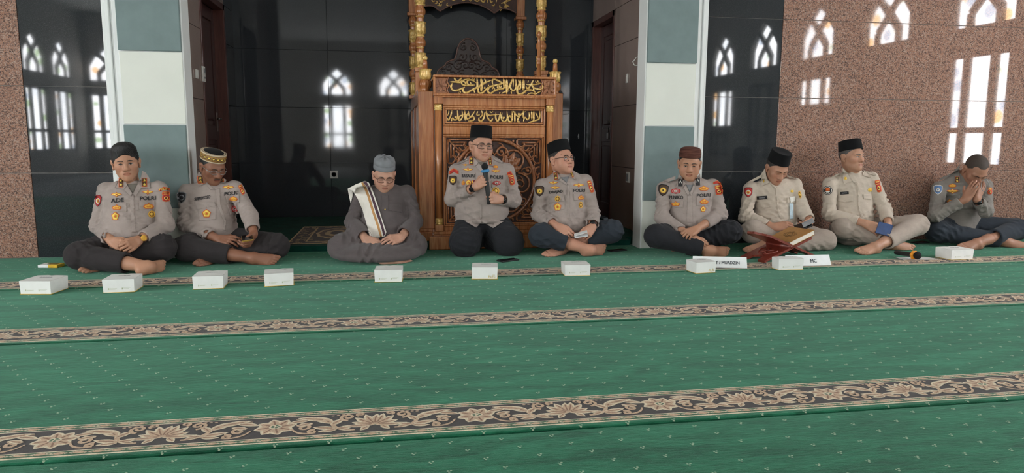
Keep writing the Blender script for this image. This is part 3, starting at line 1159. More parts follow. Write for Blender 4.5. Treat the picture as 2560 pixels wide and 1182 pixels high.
MID = [([(2125, 750), (2125, 860), (2080, 900), (2010, 920), (1900, 950)], 26), ([(2005, 750), (2005, 940)], 28), ([(2040, 780), (2100, 880)], 20), ([(1965, 750), (1965, 900)], 26),
       ([(1910, 780), (1920, 850), (1880, 900), (1830, 860), (1800, 940)], 24), ([(1800, 750), (1800, 880)], 24), ([(1850, 760), (1750, 820), (1690, 900), (1700, 940), (1740, 930)], 24),
       ([(1600, 760), (1680, 840), (1740, 860)], 24), ([(1700, 790), (1710, 830), (1730, 800), (1750, 820)], 15), ([(1635, 760), (1635, 950)], 26),
       ([(1580, 760), (1585, 860), (1570, 930), (1520, 930), (1500, 880), (1540, 840), (1560, 880)], 26), ([(1480, 760), (1490, 870), (1450, 930), (1390, 920), (1370, 860), (1390, 790)], 24),
       ([(1400, 850), (1410, 890), (1430, 860), (1445, 890)], 15), ([(1360, 780), (1330, 880), (1300, 930), (1265, 880), (1265, 790)], 26), ([(1330, 820), (1200, 830), (1110, 840)], 18),
       ([(1080, 760), (1100, 860), (1170, 930), (1210, 880)], 26), ([(1060, 790), (1180, 850)], 18), ([(1050, 790), (1040, 870), (990, 930), (945, 920), (940, 870)], 26),
       ([(990, 760), (1010, 820), (960, 880)], 22), ([(920, 770), (900, 830), (960, 830)], 18), ([(870, 760), (800, 850), (720, 900), (700, 860), (740, 790)], 24),
       ([(740, 770), (760, 850), (830, 860), (850, 900), (800, 930), (730, 930)], 24), ([(670, 760), (680, 930)], 24), ([(620, 760), (630, 850), (600, 910), (560, 920), (570, 860), (650, 830)], 24),
       ([(530, 760), (540, 860), (510, 910), (460, 910), (440, 870)], 24), ([(430, 760), (400, 860), (360, 920), (335, 880)], 24), ([(430, 880), (420, 940)], 18), ([(480, 850), (490, 885), (505, 855), (515, 885)], 14),
       ([(370, 760), (365, 810), (340, 850)], 18), ([(1150, 765), (1180, 790), (1215, 765)], 15)]


def band_map(x0, x1, zlo, zhi, X0, X1, Zlo, Zhi, y):
    def f(p):
        return (X0 + (p[0] - x0) / (x1 - x0) * (X1 - X0), y, Zhi + (p[1] - zlo) / (zhi - zlo) * (Zlo - Zhi))
    f.k = (X1 - X0) / (x1 - x0)
    return f


pbuild(strokes_mesh(TOP, band_map(310, 2190, 95, 425, -.385, .385, ZT0 + .013, ZT1 - .013, -.012), .55), 'gilded_lettering', M_GOLD)
pbuild(strokes_mesh(MID, band_map(330, 2150, 740, 960, -.382, .382, .964, 1.070, .030), .55), 'gilded_lettering', M_GOLD)
# carved leaf squares at the ends of the top bar
for s in (-1, 1):
    b = MB()
    cx, cz = s * .432, (ZT0 + ZT1) / 2
    for k in range(8):
        a = k * PI / 4
        R = .062 if k % 2 else .05
        pts = [(cx, cz), (cx + R * .5 * math.cos(a + .12), cz + R * .5 * math.sin(a + .12)), (cx + R * math.cos(a), cz + R * math.sin(a))]
        v, f = ribbon2d(smooth_path(pts), [.008, .026, .024, .004])
        n = len(v)
        b.add([(x, -.022, z) for x, z in v] + [(x, .0, z) for x, z in v], f + [tuple(n + i for i in reversed(q)) for q in f])
        for i in range(0, n - 2, 2):
            b.add([(v[i][0], -.022, v[i][1]), (v[i + 2][0], -.022, v[i + 2][1]), (v[i + 2][0], 0, v[i + 2][1]), (v[i][0], 0, v[i][1])], [(0, 1, 2, 3)])
            b.add([(v[i + 1][0], -.022, v[i + 1][1]), (v[i + 3][0], -.022, v[i + 3][1]), (v[i + 3][0], 0, v[i + 3][1]), (v[i + 1][0], 0, v[i + 1][1])], [(0, 1, 2, 3)])
    xe = cx - s * .045
    b.tube([(p, -.01, q) for p, q in smooth_path([(xe - s * .02, cz + .07), (xe - s * .005, cz + .03), (xe - s * .022, cz), (xe - s * .005, cz - .03), (xe - s * .02, cz - .07)])], .007, 6)
    lsq = pbuild(b, 'leaf_square', M_TEAKC)
    pbox('leaf_ground', (cx - .054, -.004, ZT0 + .017), (cx + .054, .004, ZT1 - .017), parent=lsq)

# ---- big carved panel: ring, vine scrolls, leaves, corner fretwork
CX, CZ, RR = 0.0, 0.504, 0.328
pbuild(MB().tube([(CX + RR * math.cos(a), .024, CZ + RR * math.sin(a)) for a in np.linspace(0, 2 * PI, 65)[:-1]], .0135, 8, closed=True), 'carved_ring', M_TEAKC)


def scroll(b, pts, r0, r1, y=.034, depth=1.0):
    n = len(pts)
    b.tube([(p[0], y - .010 * math.sin(PI * i / max(1, n - 1)), p[1]) for i, p in enumerate(pts)], [r0 + (r1 - r0) * i / (n - 1) for i in range(n)], 6)


def carved_leaf(b, x, z, ang, L, W, y=.022, lobes=5):
    """lobed leaf with a raised mid rib"""
    ca, sa = math.cos(ang), math.sin(ang)
    out = []
    N = 24
    for side in (1, -1):
        rng = range(N + 1) if side > 0 else range(N - 1, 0, -1)
        for i in rng:
            t = i / N
            w = W * math.sin(PI * min(1, t * .93 + .07)) ** .7 * (0.66 + .34 * abs(math.sin(lobes * PI * t)))
            out.append((t * L, side * w))
    n = len(out)
    vs = [(x + (p * ca - q * sa), y + .012 * (abs(q) / W), z + (p * sa + q * ca)) for p, q in out]
    mid = [(x + t * L * ca, y - .012 * math.sin(PI * t), z + t * L * sa) for t in np.linspace(0, 1, N + 1)]
    o = n
    fs = []
    for i in range(N):
        fs.append((i, i + 1, o + i + 1, o + i))
        a = (n - i) % n
        c = (n - i - 1) % n if i < N - 1 else N
        fs.append((a, o + i, o + i + 1, c))
    b.add(vs + mid, fs, 0, True)


b = MB()
lf = MB()
for s in (-1, 1):
    for (cx, cz, r, a0, tn, ex) in ((.165, .155, .105, 2.7, -1.5, None), (.215, -.035, .095, 1.8, -1.6, None), (.125, -.185, .105, 1.3, -1.5, None),
                                    (.055, .225, .06, -.6, 1.3, None), (.275, .085, .045, 3.6, 1.2, None), (.235, -.165, .05, 2.4, 1.3, None), (.045, -.075, .065, 2.8, -1.3, None), (.06, .06, .06, 1.2, 1.3, None)):
        p = [(CX + s * (q[0]), CZ + q[1]) for q in spiral((cx, cz), r, r * .16, a0, tn, 26)]
        scroll(b, p, .010, .006)
        e = p[-1]
        lf.sphere((e[0], .028, e[1]), .014, 5)
        # offshoot curls
        for k in (6, 12, 18):
            d = math.atan2(p[k][1] - (CZ + cz), p[k][0] - s * cx - CX)
            q = [(p[k][0] + t * .05 * math.cos(d + s * t * 1.2), p[k][1] + t * .05 * math.sin(d + s * t * 1.2)) for t in np.linspace(0, 1, 7)]
            if all(math.hypot(u - CX, v - CZ) < RR - .012 for u, v in q):
                scroll(b, q, .007, .003)
    stem = smooth_path([(CX, CZ - .31), (CX + s * .05, CZ - .22), (CX + s * .02, CZ - .10), (CX + s * .09, CZ + .0), (CX + s * .06, CZ + .12), (CX + s * .10, CZ + .25)])
    scroll(b, stem, .012, .008)
    for (x, z, a, L, W) in ((.115, .085, 1.25, .15, .036), (.120, .090, .75, .13, .032), (.110, .090, 1.75, .12, .030), (.125, .080, .25, .10, .028), (.15, -.08, -.6, .10, .028), (.06, -.13, -1.0, .10, .03), (.03, -.02, 2.2, .09, .026)):
        carved_leaf(lf, CX + s * x, CZ + z, a if s > 0 else PI - a, L, W)
for k in range(6):
    carved_leaf(lf, CX, CZ - .02, k * PI / 3 + .3, .075, .026, .014, 3)
lf.sphere((CX, .01, CZ - .02), .022, 6)
pbuild(b, 'vine_scrolls', M_TEAKC)
pbuild(lf, 'carved_leaves', M_TEAKC)


def fret(sx, sz):
    """one corner of pierced scroll fretwork between the frame and the ring"""
    b = MB()
    x1, z1 = .386, .340                               # half-size of the carved field
    def P(u, v):                                      # u,v measured inwards from the corner
        return (CX + sx * (x1 - u), CZ + sz * (z1 - v))
    paths = []
    for k in (0.012,):
        paths += [[P(k, k), P(k, .20), ], [P(k, k), P(.20, k)]]
    paths += [[P(.035, .16), P(.035, .05), P(.05, .035), P(.16, .035)], [P(.06, .14), P(.06, .075), P(.075, .06), P(.14, .06)],
              smooth_path([P(.012, .20), P(.05, .20), P(.07, .165), P(.05, .14), P(.035, .16)]), smooth_path([P(.20, .012), P(.20, .05), P(.165, .07), P(.14, .05), P(.16, .035)]),
              smooth_path([P(.06, .14), P(.085, .155), P(.10, .125), P(.075, .10)]), smooth_path([P(.14, .06), P(.155, .085), P(.125, .10), P(.10, .075)]),
              smooth_path([P(.012, .23), P(.04, .24), P(.05, .27), P(.03, .30), P(.012, .28)]), smooth_path([P(.23, .012), P(.24, .04), P(.27, .05), P(.30, .03), P(.28, .012)]),
              smooth_path([P(.02, .31), P(.035, .33)]), smooth_path([P(.31, .02), P(.34, .03), P(.37, .012)]),
              smooth_path([P(.05, .20), P(.06, .23), P(.04, .26)]), smooth_path([P(.20, .05), P(.23, .06), P(.26, .04)]),
              [P(.02, .02), P(.115, .115)], smooth_path([P(.07, .165), P(.095, .175), P(.105, .15)]), smooth_path([P(.165, .07), P(.175, .095), P(.15, .105)])]
    for p in paths:
        pts = [q for i, q in enumerate(p)]
        # keep outside the ring
        pts = [q for q in pts if math.hypot(q[0] - CX, q[1] - CZ) > RR + .006]
        if len(pts) >= 2:
            b.tube([(q[0], .030, q[1]) for q in pts], .0095, 4, up=(0, 1, 0))
    return b


for sx in (-1, 1):
    for sz in (-1, 1):
        pbuild(fret(sx, sz), 'corner_fretwork', M_TEAKC)

# ---- posts and turned pillars
def turned_pillar(name, x, y, z0, z1, k=1.0):
    root = pbuild(MB().box((x - .055 * k, y - .055 * k, z0), (x + .055 * k, y + .055 * k, z0 + .035), bevel=.004), name, M_TEAK)
    z = z0 + .035
    prof, gold = [(.034 * k, z)], []
    while z < z1 - .05:
        gold.append(z)
        prof += [(.030 * k, z + .02), (.028 * k, z + .120), (.028 * k, z + .160), (.031 * k, z + .172), (.035 * k, z + .176), (.030 * k, z + .182), (.042 * k, z + .196), (.045 * k, z + .218), (.042 * k, z + .240),
                 (.030 * k, z + .254), (.034 * k, z + .266)]
        z += .266
    pbuild(MB().lathe(prof, (x, y, 0), 48, flute=.05, nfl=12), 'turned_shaft', M_TEAK, root)
    for z in gold:
        pbuild(MB().lathe([(.034 * k, z), (.041 * k, z + .006), (.034 * k, z + .014), (.031 * k, z + .022), (.043 * k, z + .034), (.044 * k, z + .07), (.041 * k, z + .105), (.048 * k, z + .130), (.034 * k, z + .126)], (x, y, 0), 48, flute=.06, nfl=8), 'gilded_leaves', M_GOLD, root)
        pbuild(MB().lathe([(.031 * k, z + .170), (.037 * k, z + .176), (.031 * k, z + .182)], (x, y, 0), 20), 'gilded_ring', M_GOLD, root)
    return root


for s in (-1, 1):
    turned_pillar('front_pillar', s * .545, .80, 1.42, 2.75, 1.04)
    pbox('pillar_pedestal', (s * .545 - .05, .75, 1.205), (s * .545 + .05, .85, 1.42))
    pbox('pillar_rail', (s * .545 - .045, SY + .26, 1.205), (s * .545 + .045, .75, 1.25))
    pbox('pillar_rail', (s * .545 - .045, .85, 1.205), (s * .545 + .045, 2.0, 1.25))
    turned_pillar('rear_pillar', s * .565, 1.94, 1.25, 2.04, .95)
    pbox('pillar_cap', (s * .565 - .058, 1.882, 2.085), (s * .565 + .058, 1.998, 2.115))
    pbox('pillar_block', (s * .565 - .042, 1.898, 2.115), (s * .565 + .042, 1.982, 2.80))
    # corner post with gilded tulip finial
    fx, fy = s * .538, SY + .045
    wpost = pbuild(MB().lathe([(.030, 1.215), (.036, 1.224), (.030, 1.232), (.046, 1.25), (.050, 1.272), (.046, 1.294), (.034, 1.308)], (fx, fy, 0), 40, flute=.06, nfl=12), 'corner_finial', M_TEAK)
    pbuild(MB().lathe([(.030, 1.306), (.040, 1.316), (.045, 1.345), (.041, 1.370), (.050, 1.392), (.030, 1.385)], (fx, fy, 0), 48, flute=.08, nfl=8), 'gilded_tulip', M_GOLD, wpost)
    pbuild(MB().lathe([(.021, 1.375), (.018, 1.45), (.015, 1.462)], (fx, fy, 0), 16), 'finial_stem', M_TEAK, wpost)
    pbuild(MB().sphere((fx, fy, 1.478), .021, 8), 'finial_ball', M_GOLD, wpost)
# slim turned newel beside the right front pillar
pbuild(MB().lathe([(.022, 1.25), (.018, 1.28), (.018, 1.49), (.024, 1.495), (.020, 1.502), (.024, 1.509), (.017, 1.517), (.022, 1.535), (.017, 1.555), (.024, 1.56), (.019, 1.567), (.016, 1.68), (.012, 1.72), (.024, 1.735), (.020, 1.76), (.0, 1.78)], (.482, .60, 0), 16), 'newel_post', M_TEAK)
# canopy
pbox('canopy_roof', (-.66, .68, 2.76), (.66, 2.06, 2.84))
pbox('canopy_cornice', (-.64, .70, 2.70), (.64, .76, 2.76))
# rear valance with scalloped edge and gilded lettering
zv = 2.175
edge = []
for i in range(61):
    t = i / 60
    x = -.525 + 1.05 * t
    if t < .22:
        u = t / .22
        z = zv - .035 + .055 * math.sin(PI * (u * .75 + .05)) - .06 * max(0, u - .75) * 1.6
    elif t > .78:
        u = (1 - t) / .22
        z = zv - .035 + .055 * math.sin(PI * (u * .75 + .05)) - .06 * max(0, u - .75) * 1.6
    else:
        u = (t - .22) / .56
        z = zv - .045 + .11 * math.sin(PI * u) ** .75
    edge.append((x, z))
poly = edge + [(.525, 2.76), (-.525, 2.76)]
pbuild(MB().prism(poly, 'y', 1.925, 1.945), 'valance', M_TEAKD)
pbuild(MB().tube([(x, 1.918, z) for x, z in edge], .008, 6), 'valance_edge', M_CRESTB)
vs_ = [(p, w) for p, w in MID]
pbuild(strokes_mesh(vs_, band_map(330, 2150, 740, 960, -.49, .49, 2.235, 2.42, 1.918), .5), 'gilded_lettering', M_GOLD)
rnd = random.Random(4)
extra = []
for k in range(26):
    x, y = rnd.uniform(340, 2130), rnd.uniform(940, 1010)
    if 900 < x < 1600:
        continue
    a = rnd.uniform(0, 2 * PI)
    extra.append(([(x, y), (x + 40 * math.cos(a), y + 25 * math.sin(a)), (x + 70 * math.cos(a + .8), y + 40 * math.sin(a + .8))], 18))
xo = pbuild(strokes_mesh(extra, band_map(330, 2150, 740, 960, -.49, .49, 2.235, 2.42, 1.918), .5), 'gilded_lettering', M_GOLD)
xo['kind'] = 'stuff'
# carved chair-back crest seen over the desk
cr = [(-.32, 1.30), (-.315, 1.44), (-.29, 1.50), (-.235, 1.535), (-.215, 1.565), (-.175, 1.585), (-.135, 1.60), (-.115, 1.65), (-.105, 1.70), (-.075, 1.755), (-.035, 1.785), (0, 1.792)]
cr = smooth_path([(x * 1.05, (z - 1.30) * 1.095 + 1.33) for x, z in cr], 4)
out = cr + [(-x, z) for x, z in reversed(cr[:-1])]
pbuild(MB().prism(out, 'y', 1.86, 1.89), 'crest_board', M_CREST)
pbuild(MB().tube([(x, 1.856, z) for x, z in out], .009, 6), 'crest_edge', M_CRESTB)
b = MB()
for s in (-1, 1):
    for (cx, cz, r, a0, tn) in ((.045, 1.71, .045, 1.9, -1.4), (.06, 1.62, .05, 2.6, 1.3), (.10, 1.54, .06, 2.0, -1.5), (.03, 1.54, .05, .4, 1.3), (.19, 1.52, .05, 2.6, -1.4), (.25, 1.47, .045, 2.2, -1.4), (.16, 1.44, .05, 1.1, 1.4), (.07, 1.45, .055, 2.0, -1.4)):
        p = spiral((s * cx * 1.05, (cz - 1.30) * 1.095 + 1.33), r, r * .15, a0 if s > 0 else PI - a0, tn * s, 22)
        b.tube([(u, 1.856, v) for u, v in p], .007, 6)
pbuild(b, 'crest_carving', M_CREST)

# ================================================================== PEOPLE
# bodies and clothes are grown as smooth implicit surfaces and meshed with surface nets
F32 = np.float32


class Pr:
    __slots__ = ('f', 'lo', 'hi')

    def __init__(self, f, lo, hi):
        self.f, self.lo, self.hi = f, np.asarray(lo, F32), np.asarray(hi, F32)


def V3(*a):
    return np.array(a if len(a) > 1 else a[0], dtype=np.float64)


def unit(v):
    v = np.asarray(v, float)
    return v / (np.linalg.norm(v) + 1e-12)


def rc(a, b, ra, rb=None):
    rb = ra if rb is None else rb
    a, b = np.asarray(a, F32), np.asarray(b, F32)
    ab = b - a
    L2 = float(ab @ ab) + 1e-12
    dr = F32(rb - ra)

    def f(P):
        q = P - a
        t = np.clip(q @ ab / L2, 0, 1).astype(F32)
        q = q - t[:, None] * ab
        return np.sqrt(np.einsum('ij,ij->i', q, q)) - (F32(ra) + dr * t)
    m = max(ra, rb)
    return Pr(f, np.minimum(a, b) - m, np.maximum(a, b) + m)


def ell(c, r, R=None):
    c, r = np.asarray(c, F32), np.asarray(r, F32)
    R = None if R is None else np.asarray(R, F32)

    def f(P):
        q = P - c
        if R is not None:
            q = q @ R
        q = q / r
        k0 = np.sqrt(np.einsum('ij,ij->i', q, q))
        g = q / r
        k1 = np.sqrt(np.einsum('ij,ij->i', g, g)) + 1e-6
        return k0 * (k0 - 1) / k1
    m = float(r.max())
    return Pr(f, c - m, c + m)


def echain(st, side):
    """stations (centre, half width along side, half depth): tube of elliptical section"""
    C = [np.asarray(s[0], F32) for s in st]
    W = [float(s[1]) for s in st]
    D = [float(s[2]) for s in st]
    side = np.asarray(unit(side), F32)

    def f(P):
        out = None
        for i in range(len(C) - 1):
            a, b = C[i], C[i + 1]
            ab = b - a
            L2 = float(ab @ ab)
            q = P - a
            t = np.clip(q @ ab / L2, 0, 1).astype(F32)
            q = q - t[:, None] * ab
            w = W[i] + (W[i + 1] - W[i]) * t
            d = D[i] + (D[i + 1] - D[i]) * t
            s_ = q @ side
            r2 = np.maximum(np.einsum('ij,ij->i', q, q) - s_ * s_, 0)
            k0 = np.sqrt((s_ / w) ** 2 + r2 / (d * d))
            k1 = np.sqrt((s_ / (w * w)) ** 2 + r2 / (d ** 4)) + 1e-6
            v = k0 * (k0 - 1) / k1
            v = np.where(k0 < .05, -np.minimum(w, d), v)
            out = v if out is None else smin(out, v, 0.04)
        return out
    m = max(max(W), max(D))
    return Pr(f, np.min(C, 0) - m, np.max(C, 0) + m)


def smin(a, b, k):
    if k <= 0:
        return np.minimum(a, b)
    h = np.maximum(k - np.abs(a - b), 0) / k
    return np.minimum(a, b) - h * h * (k * 0.25)


def ev(ops, P, mg=0.03):
    d = np.full(len(P), 9.0, F32)
    for op in ops:
        kind, pr, k = op
        if kind == 'd':
            m = np.abs(d) < 0.08
            if m.any():
                d[m] += pr(P[m])
            continue
        if kind == 'i':
            d = -smin(-d, -pr.f(P), k)
            continue
        e = mg + k
        m = np.nonzero(np.all((P > pr.lo - e) & (P < pr.hi + e), axis=1))[0]
        if len(m) == 0:
            continue
        v = pr.f(P[m])
        if kind == 'u':
            d[m] = smin(d[m], v, k)
        else:
            d[m] = -smin(-d[m], v, k)
    return d


def grp(ops):
    lo = np.min([o[1].lo for o in ops if o[0] == 'u'], 0)
    hi = np.max([o[1].hi for o in ops if o[0] == 'u'], 0)
    return Pr(lambda P: ev(ops, P, 0.06), lo, hi)


def plane(p, n):
    """keeps the side the normal points away from"""
    p, n = np.asarray(p, F32), np.asarray(unit(n), F32)
    return Pr(lambda P: (P - p) @ n, p - 9, p + 9)


def nets(ops, h, pad=0.012):
    """mesh of an implicit surface -> verts, quads"""
    B = 8
    lo = np.min([o[1].lo for o in ops if o[0] == 'u'], 0) - pad
    hi = np.max([o[1].hi for o in ops if o[0] == 'u'], 0) + pad
    nb = np.maximum(1, np.ceil((hi - lo) / (h * B))).astype(int)
    bs = h * B
    g = np.stack(np.meshgrid(*[np.arange(n) for n in nb], indexing='ij'), -1).reshape(-1, 3)
    cen = (lo + (g + 0.5) * bs).astype(F32)
    dc = ev(ops, cen, bs * 1.2)
    g = g[np.abs(dc) < bs * 1.15]
    N = nb * B + 1
    D = np.full(int(N.prod()), 9.0, F32)
    st = np.array([N[1] * N[2], N[2], 1])
    loc = np.stack(np.meshgrid(*[np.arange(B + 1)] * 3, indexing='ij'), -1).reshape(-1, 3)
    mask = np.zeros(int(N.prod()), bool)
    base = (g * B) @ st
    lo9 = loc @ st
    mask[(base[:, None] + lo9[None]).ravel()] = True
    idx = np.nonzero(mask)[0]
    ijk = np.stack([idx // st[0], (idx // st[1]) % N[1], idx % N[2]], -1)
    P = (lo + ijk * h).astype(F32)
    D[idx] = ev(ops, P)
    loc8 = np.stack(np.meshgrid(*[np.arange(B)] * 3, indexing='ij'), -1).reshape(-1, 3) @ st
    cells = (base[:, None] + loc8[None]).ravel()
    co = np.array([[i, j, k] for i in (0, 1) for j in (0, 1) for k in (0, 1)])
    off = co @ st
    sg = np.zeros(len(cells), np.int8)
    for o in off:
        sg += (D[cells + o] < 0)
    cells = np.sort(cells[(sg > 0) & (sg < 8)])
    val = D[cells[:, None] + off[None]]
    acc = np.zeros((len(cells), 3), F32)
    cnt = np.zeros(len(cells), F32)
    for a in range(8):
        for ax in range(3):
            if co[a][ax] == 0:
                b = a + (4, 2, 1)[ax]
                va, vb = val[:, a], val[:, b]
                cr = (va < 0) != (vb < 0)
                t = np.where(cr, va / np.where(cr, va - vb, 1), 0)
                p = np.tile(co[a].astype(F32), (len(cells), 1))
                p[:, ax] += t
                acc += np.where(cr[:, None], p, 0)
                cnt += cr
    ci = np.stack([cells // st[0], (cells // st[1]) % N[1], cells % N[2]], -1)
    V = lo + (ci + acc / cnt[:, None]) * h
    vid = np.full(int(N.prod()), -1, np.int32)
    vid[cells] = np.arange(len(cells))
    Fs = []
    for ax in range(3):
        b = (4, 2, 1)[ax]
        va, vb = val[:, 0], val[:, b]
        cr = np.nonzero((va < 0) != (vb < 0))[0]
        u, w = st[(ax + 1) % 3], st[(ax + 2) % 3]
        c = cells[cr]
        q = np.stack([vid[c], vid[c - u], vid[c - u - w], vid[c - w]], -1)
        ok = (q >= 0).all(1)
        q = q[ok]
        fl = (va[cr] >= 0)[ok]
        q[fl] = q[fl][:, ::-1]
        Fs.append(q)
    return V.astype(F32), np.concatenate(Fs)


def sinfold(seed, dirs, wl, amp, ridged=True, at=None, rad=.13, base=.25):
    """cloth creases: ridged waves across the given directions"""
    r = np.random.default_rng(seed)
    K = []
    for d in dirs:
        d = unit(np.asarray(d) + r.normal(size=3) * .18)
        K.append((np.asarray(d * 2 * np.pi / (wl * r.uniform(.8, 1.25)), F32), r.uniform(0, 6.28)))
    W = [(np.asarray(r.normal(size=3) * 9, F32), r.uniform(0, 6.28)) for _ in range(2)]
    M1 = np.asarray(r.normal(size=3) * 11, F32)
    at = None if at is None else [np.asarray(a, F32) for a in at]

    def f(P):
        wob = sum(np.sin(P @ k + p) for k, p in W)
        s = 0
        for k, p in K:
            v = np.sin(P @ k + p + 1.1 * wob)
            s = s + (np.abs(v) if ridged else v)
        m = np.clip(.55 + .75 * np.sin(P @ M1 + 1.3 * wob), 0.08, 1)
        if at is not None:
            w = base
            for a in at:
                q = P - a
                w = w + np.exp(-np.einsum('ij,ij->i', q, q) / (rad * rad))
            m = m * np.minimum(w, 1.15)
        return (amp * (s / len(K) - .5) * m).astype(F32)
    return f


# ------------------------------------------------------------------ person kit
SK_MAT = vcol_mat('skin', 0.48, 0.35, 0.12)
M_HAIR = plain('black_hair', (24, 22, 22), 0.5, var=0.3, scale=300, bump=0.5)
M_HAIRG = plain('greying_hair', (74, 70, 68), 0.6, var=0.35, scale=300, bump=0.4)
M_SHORT = plain('cropped_hair', (52, 46, 43), 0.7, var=0.2, scale=400, bump=0.3)
M_SHIRT = fabric('police_shirt_cloth', (160, 147, 141), 0.05, 1100, 0.9, 0.1)
M_SHIRT2 = fabric('darker_police_shirt_cloth', (130, 124, 118), 0.05, 1100, 0.9, 0.1)
M_KHAKI = fabric('khaki_shirt_cloth', (192, 178, 163), 0.04, 1100, 0.9, 0.1)
M_KHAKIT = fabric('khaki_trouser_cloth', (168, 154, 143), 0.05, 1100, 0.9, 0.1)
M_TROUS = fabric('charcoal_trouser_cloth', (50, 46, 47), 0.08, 1000, 0.9, 0.05)
M_TROUSB = fabric('black_trouser_cloth', (36, 37, 41), 0.08, 1000, 0.9, 0.05)
M_NAVYT = fabric('slate_trouser_cloth', (46, 52, 60), 0.08, 1000, 0.85, 0.06)
M_ROBE = fabric('grey_robe_cloth', (92, 84, 84), 0.06, 900, 0.9, 0.15)
M_VELVET = fabric('black_velvet', (15, 15, 17), 0.2, 600, 0.95, 0.04, 0.1)
M_UNDER = fabric('undershirt_cloth', (112, 106, 98), 0.05)
M_BELT = plain('black_leather', (26, 25, 26), 0.4)
PT = {k: plain('patch_' + k, c, 0.7, var=0.08, scale=200) for k, c in dict(
    gold=(226, 172, 66), orange=(214, 104, 46), red=(176, 44, 38), black=(34, 32, 34), white=(222, 218, 210), maroon=(112, 34, 48), blue=(96, 130, 178),
    yellow=(240, 206, 96), brown=(74, 52, 36), grey=(120, 120, 122), pink=(206, 150, 150)).items()}
M_WATCH = plain('watch_black', (22, 22, 24), 0.25)
M_RIM = plain('dark_spectacle_rim', (28, 26, 28), 0.25, 0.3)
M_RIMB = plain('brown_spectacle_rim', (92, 62, 52), 0.25, 0.4)
M_RIMS = plain('silver_spectacle_rim', (150, 148, 146), 0.25, 0.5)
ml, tl = new_mat('spectacle_lens', (90, 94, 98), 0.03, 0, 0.5)
tl.b.inputs['Alpha'].default_value = 0.07
M_LENS = ml
M_EYEW = plain('eye_white', (188, 176, 168), 0.3, var=0.02)
M_IRIS = plain('eye_iris', (34, 22, 18), 0.15)
M_LASH = plain('eye_lash', (34, 25, 22), 0.7)
M_BROW = plain('brow_hair', (52, 40, 35), 0.8, var=0.3, scale=500)
ZV = np.array([0, 0, 1.0])


def view_basis(p):
    v = np.asarray(p, float) - CAM_C
    v[2] = 0
    v = unit(v)
    return np.cross(v, ZV), ZV, -v                    # right, up, towards the viewer


class Person:
    pass


def hand_ops(W, f, n, sgn, curls, spread=1.0, thumb=(35, 30, 25), k=1.0, arm=None):
    """one hand at wrist W, fingers along f, back of hand n; sgn +1 right hand, -1 left hand"""
    f = unit(f)
    n = unit(np.asarray(n) - f * (np.asarray(n) @ f))
    s = np.cross(n, f) * sgn                            # thumb side
    ops = []
    palm = []
    Ls = (.070, .078, .072, .056)
    offs = (.029, .010, -.010, -.029)
    mc = (.092, .096, .091, .084)
    tips = []
    for i in range(4):
        base = W + (f * mc[i] + s * offs[i]) * k
        palm.append(('u', rc(W + s * offs[i] * .55 * k + f * .01, base - n * .002, .0155 * k, .0115 * k), .010))
    palm.append(('u', rc(W + (f * .022 + s * .024 - n * .008) * k, W + (f * .058 + s * .030 - n * .010) * k, .016 * k, .014 * k), .012))
    palm.append(('u', rc(W + (f * .02 - s * .022 - n * .006) * k, W + (f * .06 - s * .026 - n * .008) * k, .014 * k, .012 * k), .012))
    fing = []
    for i in range(4):
        p = W + (f * mc[i] + s * offs[i]) * k
        c = curls[i] if isinstance(curls[0], (list, tuple)) else curls
        sp = math.radians((6, 2, -3, -8)[i]) * spread
        d0 = unit(f * math.cos(sp) + s * math.sin(sp))
        ang = 0.0
        L = Ls[i] * k
        rad = (.0092, .0095, .0090, .0080)[i] * k
        for j, (fr, a) in enumerate(zip((.46, .30, .24), c)):
            ang += math.radians(a)
            d = d0 * math.cos(ang) - n * math.sin(ang)
            q = p + d * L * fr * 1.02
            fing.append(('u', rc(p, q, rad * (1.0, .93, .86)[j], rad * (.93, .86, .76)[j]), 0.0 if j == 0 else .003))
            p = q
        tips.append(p)
    # thumb
    t0 = W + (f * .030 + s * .028 - n * .006) * k
    a, bnd, c2 = [math.radians(x) for x in thumb]
    d = unit(f * math.cos(a) + s * math.sin(a) - n * .25)
    t1 = t0 + d * .040 * k
    d2 = unit(d * math.cos(bnd) - (s * math.sin(bnd)) - n * .15)
    t2 = t1 + d2 * .032 * k
    d3 = unit(d2 * math.cos(c2) - s * math.sin(c2))
    t3 = t2 + d3 * .022 * k
    for p, q, r0, r1 in ((t0, t1, .0130, .0110), (t1, t2, .0108, .0098), (t2, t3, .0095, .0080)):
        fing.append(('u', rc(p, q, r0 * k, r1 * k), .004))
    ops = palm
    ops.append(('u', grp(fing), .006))
    if arm is not None:
        ops.append(('u', rc(arm, W, .036 * k, .0265 * k), .012))
        ops.append(('u', rc(W - f * .01 + s * .010, W + f * .015 + s * .012, .019 * k), .012))
        ops.append(('u', rc(W - f * .01 - s * .010, W + f * .015 - s * .012, .019 * k), .012))
    return ops, tips


